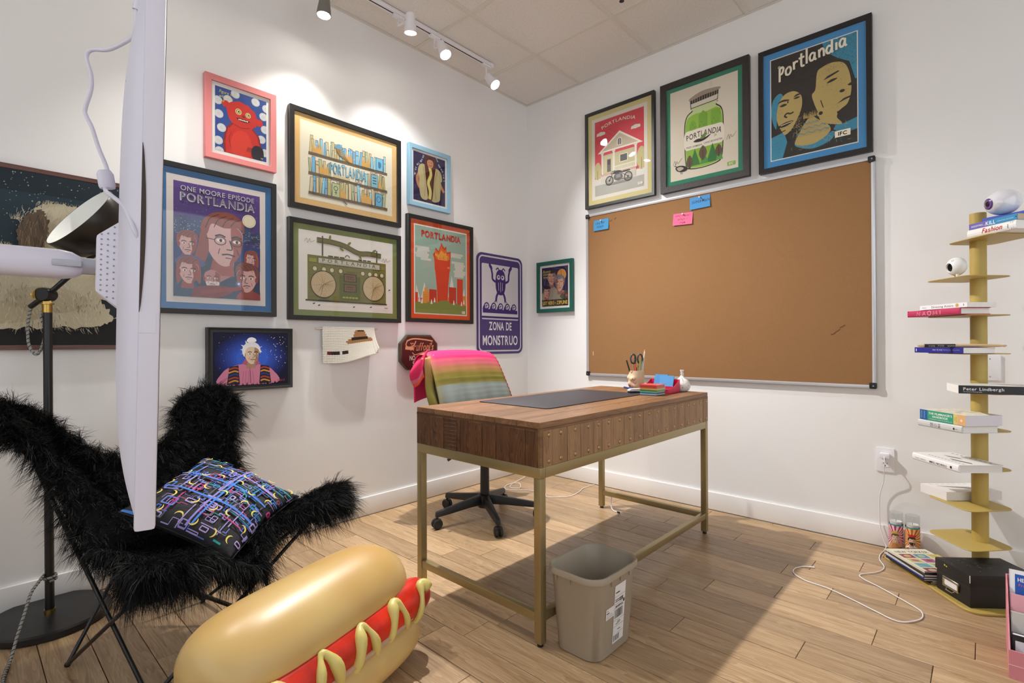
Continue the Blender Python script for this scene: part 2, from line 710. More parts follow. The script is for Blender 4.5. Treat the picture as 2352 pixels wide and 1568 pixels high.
def room():
    # floor: plank rows run parallel to the corkboard wall
    fl = MB().bb((-0.02, RY, -0.06), (RX, 0.02, -0.0195)).build('floor', mat('subfloor', (38, 27, 18), 0.9))
    struct(fl, 'light oak plank floor')
    known = {3: [1.42, 1.82, 2.38], 4: [2.205], 5: [2.118, 2.54], 6: [2.326], 8: [1.92, 2.513], 9: [1.763], 10: [2.338], 11: [1.956],
             1: [2.44], 12: [0.82], 15: [1.42], 0: [0.9, 1.9]}
    pitch = 0.1307
    meshes = {}
    r = random.Random(3)
    for k in range(0, 38):
        y1 = -0.04 - pitch * (k - 1) if k else -0.015
        y0 = -0.04 - pitch * k
        if k == 0:
            y1 = -0.016
        js = list(known.get(k, []))
        x = -r.uniform(0.1, 0.8)
        pts = [0.015]
        if js:
            a = js[0] - r.uniform(0.7, 1.1)
            while a > 0.15:
                pts.append(a)
                a -= r.uniform(0.55, 1.15)
            pts += js
            a = js[-1] + r.uniform(0.6, 1.1)
        else:
            a = r.uniform(0.25, 1.0)
        while a < RX - 0.2:
            pts.append(a)
            a += r.uniform(0.5, 1.25)
        pts = sorted(pts) + [RX]
        for a, b in zip(pts[:-1], pts[1:]):
            if y0 < RY + 0.05:
                continue
            ln = round((b - a - 0.0018) / 0.02) * 0.02
            wd = y1 - y0 - 0.0022
            key = (ln, round(wd, 3))
            if key not in meshes:
                meshes[key] = MB().box((0, 0, -0.01), (ln, wd, 0.02)).mesh('plank', M_OAK, bevel=0.0012, seg=1)
            o = inst('plank', meshes[key], fl, ((a + b) / 2, (y0 + y1) / 2, -0.0003 * r.random()))
            o.scale = ((b - a - 0.0018) / ln, 1, 1)
    # walls
    struct(MB().bb((-0.12, RY, -0.06), (0, 0.12, CEIL + 0.06)).build('wall_left', M_WALL), 'white painted wall hung with framed posters')
    struct(MB().bb((0, 0, -0.06), (RX, 0.12, CEIL + 0.06)).build('wall_right', M_WALL), 'white painted wall behind the corkboard')
    # rear wall with a wide window, side wall with a glazed opening (both out of the picture)
    wb = MB()
    wb.bb((-0.12, RY - 0.12, -0.06), (RX + 0.12, RY, 0.75))
    wb.bb((-0.12, RY - 0.12, 2.75), (RX + 0.12, RY, CEIL + 0.06))
    wb.bb((-0.12, RY - 0.12, 0.75), (0.5, RY, 2.75))
    wb.bb((4.3, RY - 0.12, 0.75), (RX + 0.12, RY, 2.75))
    struct(wb.build('wall_back', M_WALL))
    ws = MB()
    ws.bb((RX, RY, -0.06), (RX + 0.12, 0.12, 0.45))
    ws.bb((RX, RY, 2.8), (RX + 0.12, 0.12, CEIL + 0.06))
    ws.bb((RX, RY, 0.45), (RX + 0.12, -4.4, 2.8))
    ws.bb((RX, -0.5, 0.45), (RX + 0.12, 0.12, 2.8))
    struct(ws.build('wall_side', M_WALL))
    w1 = struct(MB().bb((0.5, RY - 0.10, 0.75), (0.56, RY - 0.02, 2.75)).bb((4.24, RY - 0.10, 0.75), (4.3, RY - 0.02, 2.75))
                .bb((0.56, RY - 0.10, 0.75), (4.24, RY - 0.02, 0.81)).bb((0.56, RY - 0.10, 2.69), (4.24, RY - 0.02, 2.75))
                .bb((2.37, RY - 0.10, 0.81), (2.43, RY - 0.02, 2.69)).build('window_1', M_TRIM))
    MB().bb((0.56, RY - 0.062, 0.81), (4.24, RY - 0.058, 2.69)).build('pane', M_GLASS, w1)
    w2 = struct(MB().bb((RX + 0.02, -4.4, 0.45), (RX + 0.1, -4.34, 2.8)).bb((RX + 0.02, -0.56, 0.45), (RX + 0.1, -0.5, 2.8))
                .bb((RX + 0.02, -4.34, 0.45), (RX + 0.1, -0.56, 0.51)).bb((RX + 0.02, -4.34, 2.74), (RX + 0.1, -0.56, 2.8))
                .bb((RX + 0.02, -2.48, 0.51), (RX + 0.1, -2.42, 2.74)).build('window_2', M_TRIM))
    MB().bb((RX + 0.058, -4.34, 0.51), (RX + 0.062, -0.56, 2.74)).build('pane', M_GLASS, w2)
    # baseboards
    bh, bt = 0.112, 0.014
    struct(MB().bb((0, RY, 0.002), (bt, 0, bh)).build('baseboard_left', M_TRIM, bevel=0.003), 'white baseboard under the poster wall')
    struct(MB().bb((bt, -bt, 0.002), (RX, 0, bh)).build('baseboard_right', M_TRIM, bevel=0.003), 'white baseboard under the corkboard wall')
    # ceiling: plenum plate, grid bars and tiles
    ce = MB().bb((-0.12, RY - 0.12, CEIL + 0.05), (RX + 0.12, 0.12, CEIL + 0.11)).build('ceiling', M_TRIM)
    struct(ce, 'dropped ceiling of speckled square tiles')
    gx = [0.549 + 0.61 * i for i in range(7)]
    gy = [-0.541 - 0.606 * i for i in range(8)]
    bw = 0.024
    for x in gx:
        MB().bb((x - bw / 2, RY, CEIL), (x + bw / 2, 0, CEIL + 0.004)).bb((x - 0.003, RY, CEIL + 0.004), (x + 0.003, 0, CEIL + 0.05)).build('grid_bar', M_GRID, ce)
    for y in gy:
        MB().bb((0, y - bw / 2, CEIL + 0.0003), (RX, y + bw / 2, CEIL + 0.0043)).bb((0, y - 0.003, CEIL + 0.004), (RX, y + 0.003, CEIL + 0.05)).build('grid_bar', M_GRID, ce)
    MB().bb((0, RY, CEIL), (0.02, 0, CEIL + 0.003)).build('wall_angle', M_GRID, ce)
    MB().bb((0.02, -0.02, CEIL), (RX, 0, CEIL + 0.003)).build('wall_angle', M_GRID, ce)
    xs = [0.0] + gx + [RX]
    ys = [0.0] + gy + [RY]
    tm = {}
    for i in range(len(xs) - 1):
        for j in range(len(ys) - 1):
            dx, dy = xs[i + 1] - xs[i] - 0.008, ys[j] - ys[j + 1] - 0.008
            if dy < 0.05:
                continue
            kk = (round(dx, 2), round(dy, 2))
            if kk not in tm:
                tm[kk] = MB().box((0, 0, 0.008), (dx, dy, 0.016)).mesh('ceiling_tile', M_TILE, bevel=0.002, seg=1)
            inst('ceiling_tile', tm[kk], ce, ((xs[i] + xs[i + 1]) / 2, (ys[j] + ys[j + 1]) / 2, CEIL + 0.0046))


room()


# ------------------------------------------------------------------ track lighting
def track():
    rail = thing('lighting_track', 'white ceiling track rail running along the poster wall', 'light track', (0.245, -0.66, CEIL))
    MB().bb((-0.018, -3.4, -0.022), (0.018, 0, 0)).build('rail', M_WHITE, rail, bevel=0.002)
    MB().bb((-0.004, -3.38, -0.0228), (0.004, -0.03, -0.0218)).build('slot', mat('slot_dark', (40, 38, 36), 0.6), rail)
    MB().box((0, -0.012, -0.012), (0.04, 0.03, 0.028)).build('end_cap', M_WHITE, rail, bevel=0.003)
    names = ['track spotlight nearest the top left of the picture, shining straight down', 'track spotlight above the bookshelf poster, aimed at the wall',
             'brightest track spotlight, aimed out into the room over the desk', 'last track spotlight, at the corner end of the rail',
             'track spotlight over the black fur chair']
    for i, (x, y, z, aim, w, col, cone) in enumerate(HEADS):
        t = thing('track_spotlight', names[i], 'spotlight', (x, y, z), group='track spotlights')
        d = (Vector(aim) - Vector((x, y, z))).normalized()
        Rm = frame_of(d).to_4x4()
        # housing behind the lens, opening along +Z of Rm; the lens is at the lamp position
        prof = [(0.0, -0.105), (0.020, -0.104), (0.026, -0.098), (0.028, -0.07), (0.034, -0.03), (0.037, -0.004), (0.0375, 0.004), (0.034, 0.004), (0.033, -0.006), (0.0, -0.006)]
        MB().lathe(prof, 28, Rm).build('housing', mat('lamp_housing', (120, 118, 112), 0.5) if i == 0 else M_WHITE, t, smooth=40)
        MB().lathe([(0.0, -0.004), (0.0325, -0.004), (0.0325, -0.002), (0.0, -0.001)], 28, Rm).build('lens', mat('lit_lens', (255, 250, 240), 0.4, emit=60.0), t, smooth=40)
        back = Rm @ Vector((0, 0, -0.07))
        top = Vector((0.245 - x, 0, CEIL - 0.022 - z))
        mid = Vector((0.245 - x, 0, back.z + 0.02))
        MB().tube([top, mid, back], 0.006, 8).build('stem', M_WHITE, t, smooth=40)
        MB().box((0.245 - x, 0, CEIL - 0.03 - z), (0.03, 0.075, 0.016)).build('adapter', M_WHITE, t, bevel=0.003)
        p = Vector((x, y, z)) + d * 0.012
        spot('spot_beam', p, aim, w, col, cone).parent = None
    # small dark fixture just dipping into the picture at the top
    s = thing('ceiling_sprinkler', 'small black sprinkler head dipping from the ceiling at the top edge', 'sprinkler', (1.303, -0.677, CEIL))
    MB().lathe([(0.0, 0.0), (0.03, 0.0), (0.03, -0.004), (0.012, -0.008), (0.0, -0.008)], 20).build('escutcheon', M_WHITE, s, smooth=40)
    MB().lathe([(0.009, -0.006), (0.009, -0.03), (0.004, -0.034), (0.014, -0.036), (0.014, -0.038), (0.0, -0.038)], 16).build('head', M_BLACK, s, smooth=40)


track()


# ------------------------------------------------------------------ pictures
def on_wall(side, u, z, off=0.0):
    """location and rotation of a picture whose local X runs right, Y up, Z out of the wall"""
    if side == 'left':
        return (off, u, z), (pi / 2, 0, pi / 2)
    return (u, -off, z), (pi / 2, 0, 0)


def rails(mb, w, h, fw, fd, inner_drop=0.003, z0=0.0):
    """mitred picture frame, lower left at 0,0"""
    o = [(0, 0), (w, 0), (w, h), (0, h)]
    i = [(fw, fw), (w - fw, fw), (w - fw, h - fw), (fw, h - fw)]
    rings = [[(p[0], p[1], z0) for p in o], [(p[0], p[1], fd) for p in o],
             [(p[0], p[1], fd - inner_drop) for p in i], [(p[0], p[1], z0 + 0.004) for p in i]]
    vs_ = [p for r in rings for p in r]
    fs_ = []
    for a in range(3):
        for k in range(4):
            fs_.append((a * 4 + k, a * 4 + (k + 1) % 4, a * 4 + 4 + (k + 1) % 4, a * 4 + 4 + k))
    return mb.add(vs_, fs_)


def picture(name, label, side, u0, u1, z0, z1, fw, fd, fmat, layers, art, aspect_art=True, glass=True, cat='picture', canvas=False, tilt=0.0, group=None, back=0.003):
    """layers: list of (inset from frame inner edge, rgb) stepping inwards; art(Art) draws in width 1 units on the last one"""
    w, h = u1 - u0, z1 - z0
    loc, rot = on_wall(side, u0, z0, back)
    t = thing(name, label, cat, loc, rot, group)
    if tilt:
        t.rotation_euler = (rot[0] + tilt, rot[1], rot[2])
    rails(MB(), w, h, fw, fd).build('frame', fmat, t, bevel=0.0012, seg=1)
    zc = fd - (0.004 if canvas else 0.013)
    ins = fw - 0.002
    MB().bb((ins, ins, 0.002), (w - ins, h - ins, zc - 0.001)).build('backing', M_BLACKF if canvas else M_PAPER, t)
    nm = ['mat_board', 'paper', 'sheet']
    for k, (d, rgb) in enumerate(layers):
        ins = fw + d - (0.001 if k == 0 else 0)
        a = MB().bb((ins, ins, zc - 0.0009 + 0.0005 * k), (w - ins, h - ins, zc + 0.0005 * k))
        a.build(nm[k] if len(layers) > 1 else 'paper', mat('board_%d_%d_%d' % rgb, rgb, 0.8, spec=0.2), t)
    k = len(layers)
    pi_ = fw + art[0]
    pw, ph = w - 2 * pi_, h - 2 * pi_
    A = Art(1.0, ph / pw)
    A.KD = (0, 0, 1.0, ph / pw)
    art[1](A)
    s = pw
    A.build('print', t, (pi_, pi_, zc + 0.0005 * (k - 1) + 0.0002), fn=lambda x, y, z: (x * s, y * s, z))
    if glass:
        MB().bb((fw - 0.001, fw - 0.001, fd - 0.0062), (w - fw + 0.001, h - fw + 0.001, fd - 0.005)).build('glass', M_GLASS, t)
    return t


INK = (28, 26, 28)


def face(A, cx, cy, s, skin, shade, hair, line=INK, style='short', turn=0.0, glasses=False, beard=None, flip=1, neck=True, blank=False):
    """a plain drawn head: s = head height"""
    X = lambda x: cx + flip * x * s
    Y = lambda y: cy + y * s
    if style == 'long':
        A.blob([(X(-.42), Y(-.55)), (X(-.46), Y(.1)), (X(-.3), Y(.52)), (X(0), Y(.6)), (X(.32), Y(.5)), (X(.46), Y(.05)), (X(.42), Y(-.5)), (X(.2), Y(-.3)), (X(-.2), Y(-.3))], hair)
    if neck:
        A.poly([(X(-.2), Y(-.3)), (X(.16), Y(-.34)), (X(.2), Y(-.72)), (X(-.3), Y(-.72))], shade)
    A.blob([(X(-.33), Y(.28)), (X(0), Y(.46)), (X(.33), Y(.28)), (X(.36), Y(0)), (X(.28), Y(-.3)), (X(.08), Y(-.5)), (X(-.1), Y(-.48)), (X(-.27), Y(-.28)), (X(-.36), Y(0))], skin)
    A.blob([(X(.14), Y(.36)), (X(.33), Y(.26)), (X(.36), Y(0)), (X(.28), Y(-.3)), (X(.1), Y(-.48)), (X(.18), Y(-.2)), (X(.14), Y(.0))], shade)
    A.ell(X(-.36), Y(-.02), .06 * s, .11 * s, shade)
    if beard:
        A.blob([(X(-.3), Y(-.18)), (X(-.1), Y(-.12)), (X(.1), Y(-.12)), (X(.32), Y(-.16)), (X(.25), Y(-.42)), (X(.04), Y(-.58)), (X(-.18), Y(-.46))], beard)
    if style in ('short', 'swept', 'long'):
        A.blob([(X(-.42), Y(.02)), (X(-.44), Y(.34)), (X(-.24), Y(.58)), (X(.1), Y(.64)), (X(.36), Y(.5)), (X(.4), Y(.24)), (X(.28), Y(.34)), (X(.0), Y(.3)), (X(-.24), Y(.36)), (X(-.32), Y(.16))], hair)
        for q in range(4):
            A.curve([(X(-.36 + q * .16), Y(.26 + .03 * q)), (X(-.28 + q * .16), Y(.46)), (X(-.1 + q * .14), Y(.58 - .02 * q))], .014 * s, line)
    if style == 'swept':
        A.blob([(X(-.42), Y(.3)), (X(-.5), Y(-.1)), (X(-.56), Y(-.45)), (X(-.4), Y(-.5)), (X(-.3), Y(-.2)), (X(-.33), Y(.1))], hair)
    if blank:
        return
    for e in (-1, 1):
        ex = X(turn + .16 * e)
        A.ell(ex, Y(.03), .075 * s, .035 * s, (240, 236, 228), 12)
        A.ell(ex + .01 * s * flip, Y(.03), .03 * s, .034 * s, line, 10)
        A.curve([(X(turn + .16 * e - .1), Y(.11)), (X(turn + .16 * e), Y(.145)), (X(turn + .16 * e + .1), Y(.11))], .035 * s, line)
        if glasses:
            A.ring(ex, Y(.02), .11 * s, .018 * s, line, 16, .085 * s)
    if glasses:
        A.line([(X(-.36), Y(.05)), (X(turn - .27), Y(.03))], .016 * s, line)
    A.curve([(X(turn + .02), Y(.05)), (X(turn + .07), Y(-.1)), (X(turn + .06), Y(-.15)), (X(turn - .04), Y(-.15))], .022 * s, line)
    A.curve([(X(turn - .13), Y(-.27)), (X(turn), Y(-.25)), (X(turn + .13), Y(-.28))], .03 * s, line)
    A.curve([(X(turn - .06), Y(-.33)), (X(turn + .05), Y(-.335))], .018 * s, line)
    A.curve([(X(turn - .17), Y(-.14)), (X(turn - .2), Y(-.26))], .014 * s, line)
    A.curve([(X(turn + .17), Y(-.13)), (X(turn + .21), Y(-.26))], .014 * s, line)


def art_ensemble(A):
    h = A.h
    for i in range(16):
        f = i / 15
        c = tuple(int(a + (b - a) * f) for a, b in zip((28, 44, 92), (92, 60, 138)))
        A.rect(0, h * i / 16, 1, h * (i + 1) / 16, c)
    r = random.Random(5)
    for i in range(110):
        x, y, q = r.random(), h * (0.55 + .45 * r.random()), r.uniform(.0015, .0035)
        A.ell(x, y, q, q, (196, 180, 216), 5)
    # skyline
    x = 0
    while x < 1:
        w_, hh = r.uniform(.04, .09), r.uniform(.03, .17)
        A.rect(x, h * .55, x + w_, h * .6 + hh, r.choice([(44, 62, 104), (54, 74, 116), (38, 52, 92)]))
        for q in range(7):
            A.rect(x + r.uniform(.005, w_ - .01), h * .6 + r.uniform(0, hh), x + w_ * .9, h * .6 + r.uniform(0, hh) * .2, (58, 78, 122)) if q < 1 else None
            yy = h * .58 + r.uniform(0, hh)
            xx = x + r.uniform(.005, max(.01, w_ - .012))
            A.rect(xx, yy, xx + .008, yy + .005, (200, 206, 196))
        x += w_
    for q in range(36):
        x, y = r.random(), h * r.uniform(.5, .57)
        A.rect(x, y, x + r.uniform(.005, .04), y + .004, (150, 176, 210))
    A.rect(0, h * .28, 1, h * .5, (34, 58, 122))
    A.ell(.86, h * .745, .085, .085, (236, 226, 196), 28)
    A.ring(.86, h * .745, .07, .004, (196, 184, 150), 24)
    # silver lettering
    for (c, d) in (((44, 40, 62), 0.006), ((196, 196, 208), 0)):
        A.text('ONE MOORE EPISODE', .5 + d, h * .925 - d, .085, c, bold=.01, fit=.86)
        A.text('PORTLANDIA', .5 + d, h * .835 - d, .145, c, bold=.022, fit=.88)
    A.text('PORTLANDIA', .5, h * .835 + .01, .13, (120, 118, 136), bold=.0, fit=.86)
    sk, sh, hr = (218, 172, 168), (150, 66, 58), (146, 74, 62)
    # body of the large figure
    A.blob([(.08, 0), (.12, .36), (.3, .52), (.5, .5), (.7, .5), (.92, .36), (1.0, .1), (.98, 0)], (28, 54, 84))
    A.poly([(.42, .52), (.68, .52), (.66, .3), (.5, .2)], (176, 120, 118))
    face(A, .56, .72, .6, sk, (160, 78, 68), hr, style='swept', turn=.08, glasses=True)
    for q in range(7):
        A.curve([(.12 + .03 * q, .3 - .03 * q), (.2 + .03 * q, .4 - .02 * q), (.3 + .02 * q, .44 - .01 * q)], .006, (20, 34, 60))
    face(A, .15, .64, .27, sk, sh, hr, turn=.0)
    A.blob([(.02, .4), (.08, .5), (.24, .5), (.34, .42), (.26, .37)], (84, 82, 140))
    face(A, .89, .53, .2, sk, sh, hr, style='long')
    A.blob([(0, 0), (0, .2), (.1, .26), (.22, .2), (.3, .0)], (30, 70, 100))
    face(A, .16, .31, .29, sk, sh, hr, style='long', flip=1)
    face(A, .42, .24, .25, (190, 128, 128), (146, 70, 66), hr, style='bald', beard=(226, 210, 206))
    A.blob([(.2, 0), (.24, .12), (.45, .16), (.66, .14), (.62, .06), (.45, .0)], (122, 34, 34))
    A.curve([(.3, .06), (.5, .1), (.7, .13), (.76, .16)], .05, (140, 44, 40))
    A.blob([(.72, 0), (.76, .1), (.95, .1), (1, 0)], (150, 44, 46))
    face(A, .83, .27, .34, sk, sh, (130, 62, 54), style='short', flip=-1)
    for q in range(12):
        a = q * pi / 6
        A.line([(.73, .2), (.73 + .05 * cos(a), .2 + .05 * sin(a))], .008, (150, 160, 230), .001)
    A.ell(.73, .2, .014, .014, (240, 240, 255), 10)


def art_monster(A):
    h = A.h
    A.rect(0, 0, 1, h, (36, 74, 150))
    for (x, y) in ((.05, .98), (.38, 1.2), (.78, 1.17), (1, 1.1), (.07, .72), (.12, .46), (.94, .92), (.06, .2), (.97, .66), (.9, .44), (.08, -.0), (.97, .18), (.24, 1.05)):
        A.ell(x, y * h / 1.25, .085, .085, (206, 208, 214), 20)
        A.ring(x, y * h / 1.25, .05, .012, (226, 226, 228), 16)
    K = h / 1.25
    red, dk = (206, 36, 28), (140, 20, 20)
    r = random.Random(2)

    def shag(pts, c):
        out = []
        k = len(pts)
        for i in range(k):
            a, b = Vector(pts[i]), Vector(pts[(i + 1) % k])
            for q in range(8):
                p = a.lerp(b, q / 8)
                n = Vector((b.y - a.y, a.x - b.x)).normalized() * r.uniform(-.004, .014)
                out.append((p.x + n.x, (p.y + n.y) * K))
        A.poly(out, c)
    shag([(.16, 0), (.14, .2), (.2, .5), (.32, .62), (.72, .62), (.86, .48), (.92, .2), (.9, 0)], dk)
    shag([(.2, 0), (.18, .2), (.23, .48), (.34, .6), (.7, .6), (.82, .46), (.88, .2), (.85, 0)], red)
    A.blob([(.32, .02), (.3, .3), (.42, .5), (.6, .5), (.7, .3), (.66, .02)], (222, 54, 36))
    shag([(.22, .78), (.2, .9), (.28, 1.02), (.45, 1.08), (.62, 1.06), (.76, .96), (.82, .82), (.8, .66), (.66, .56), (.42, .55), (.28, .64)], red)
    A.blob([(.17, .92), (.12, 1.0), (.2, 1.06), (.28, 1.0)], red)
    A.blob([(.78, .84), (.9, .86), (.92, .76), (.82, .72)], red)
    for (x, y, q) in ((.44, .87, .055), (.63, .85, .048)):
        A.ell(x, y * K, q * 1.1, q * 1.15, (230, 214, 130), 18)
        A.ell(x, y * K, q * .82, q * .86, INK, 18)
        A.ell(x, y * K, q * .62, q * .66, (232, 220, 160), 16)
        A.ell(x + .005, y * K, q * .34, q * .36, INK, 12)
    A.ell(.54, .8 * K, .035, .028, dk, 12)
    A.blob([(.4, .735 * K), (.52, .75 * K), (.66, .73 * K), (.6, .69 * K), (.48, .695 * K)], (60, 10, 12))
    for q in range(6):
        A.rect(.44 + .032 * q, .71 * K, .466 + .032 * q, (.735 if q % 2 else .73) * K, (240, 228, 200))
    A.curve([(.36, .6 * K), (.5, .56 * K), (.66, .6 * K)], .012, dk)
    A.blob([(.72, .02), (.7, .2), (.8, .3), (.93, .24), (.92, .02)], (26, 22, 44))
    for q in range(4):
        A.curve([(.6 + .03 * q, .12), (.63 + .02 * q, .22)], .016, dk)
    A.curve([(.3, .1), (.26, .3), (.3, .44)], .01, dk)
    for i, (t, y) in enumerate((('Figure out', 1.14), ('who you', 1.05), ('are', .97))):
        A.text(t, .07, y * K, .085, (226, 214, 80), 'l', sx=.8, shear=.25)
    A.text('MK', .88, .03 * K, .05, (230, 226, 220), 'l', sx=.7, shear=.3)


def art_books(A):
    h = A.h
    r = random.Random(11)
    x0, x1 = .085, .93
    out = (70, 60, 44)
    blues, tans = [(140, 204, 232), (120, 184, 224), (160, 214, 222)], [(206, 190, 140), (190, 180, 120), (178, 190, 150), (214, 200, 160)]
    sh = [h * .615, h * .36, h * .105]
    for s_, yb in enumerate(sh):
        top = .168 if s_ != 1 else .15
        if s_ == 1:
            runs = [(x0, x0 + .22), (x1 - .26, x1)]
        else:
            runs = [(x0, x1)]
        for (a, b) in runs:
            x = a
            while x < b - .02:
                wd = min(b - x, r.choice([.022, .028, .035, .03, .026]))
                hh = top * r.uniform(.72, 1.0)
                lean = r.choice([0, 0, 0, .012, -.01])
                c = r.choice(blues + tans)
                A.poly([(x, yb), (x + wd, yb), (x + wd + lean, yb + hh), (x + lean, yb + hh)], out)
                A.poly([(x + .003, yb), (x + wd - .003, yb), (x + wd - .003 + lean, yb + hh - .004), (x + .003 + lean, yb + hh - .004)], c)
                if r.random() < .5:
                    yy = yb + hh * r.uniform(.3, .8)
                    A.rect(x + .005, yy, x + wd - .005, yy + .006, out if r.random() < .4 else (230, 220, 190))
                x += wd + .003
            # drips
            for q in range(3 if b - a > .4 else 1):
                dx = r.uniform(a + .02, b - .1)
                pts = [(dx, yb + .002)]
                for k in range(7):
                    pts += [(dx + .014 * k, yb + r.uniform(.03, .06)), (dx + .014 * k + .006, yb + r.uniform(.07, .11))]
                pts += [(dx + .1, yb + .002)]
                A.poly(pts, (216, 168, 92))
        A.poly([(x0 - .006, yb), (x1 + .006, yb), (x1 + .008, yb - .028), (x0 - .008, yb - .028)], (112, 98, 80))
        for q in range(16):
            xx = r.uniform(x0, x1 - .1)
            yy = yb - r.uniform(.006, .022)
            A.line([(xx, yy), (xx + r.uniform(.03, .1), yy + r.uniform(-.003, .003))], .0025, (82, 70, 56))
    # letters between the books of the middle shelf
    yb = sh[1]
    A.text('PORTLANDIA', (x0 + x1) / 2 - .02, yb + .035, .14, (64, 92, 104), bold=.03, fit=.40, wave=[0, .02, 0, .05, -.02, .03, 0, .04, 0, .02])
    A.text('PORTLANDIA', (x0 + x1) / 2 - .02, yb + .037, .135, (138, 200, 226), bold=.008, fit=.39, wave=[0, .02, 0, .05, -.02, .03, 0, .04, 0, .02])
    A.poly([(x0 + .24, yb), (x0 + .42, yb), (x0 + .42, yb + .022), (x0 + .24, yb + .024)], (206, 196, 150))
    A.ring(.58, yb + .018, .016, .004, out, 14)
    A.ring(.62, yb + .018, .016, .004, out, 14)
    for (bx, yy, c, kind) in ((.8, sh[0], (128, 196, 226), 0), (.31, sh[2], (184, 196, 150), 1), (.79, sh[2], (110, 182, 220), 2), (.74, sh[1], (130, 186, 206), 3)):
        A.rect(bx, yy, bx + .085, yy + .13, out)
        A.rect(bx + .004, yy, bx + .081, yy + .126, c)
        if kind == 1:
            A.ring(bx + .042, yy + .08, .02, .006, out, 14)
            A.line([(bx + .042, yy + .06), (bx + .042, yy + .02)], .006, out)
            A.line([(bx + .028, yy + .04), (bx + .056, yy + .04)], .006, out)
        elif kind == 2:
            A.ring(bx + .042, yy + .07, .024, .005, out, 14, .03)
        elif kind == 3:
            for q in range(3):
                A.rect(bx + .02, yy + .035 + .028 * q, bx + .065, yy + .045 + .028 * q, (60, 84, 96))
        else:
            A.blob([(bx + .03, yy + .09), (bx + .06, yy + .08), (bx + .055, yy + .03), (bx + .03, yy + .03)], (70, 130, 170))
    # a perched bird on the upper shelf
    yy = sh[0]
    A.blob([(.36, yy + .1), (.42, yy + .13), (.44, yy + .06), (.5, yy + .0), (.44, yy + .02), (.38, yy + .05)], (150, 120, 72))
    A.blob([(.34, yy + .11), (.38, yy + .15), (.42, yy + .12), (.39, yy + .1)], (110, 160, 190))
    for q in range(4):
        A.line([(.4, yy + .1 - .016 * q), (.44, yy + .095 - .016 * q)], .006, (120, 190, 214))
    A.line([(.43, .075 + sh[2] - .1), (.47, sh[2] - .055)], .012, (112, 98, 80))


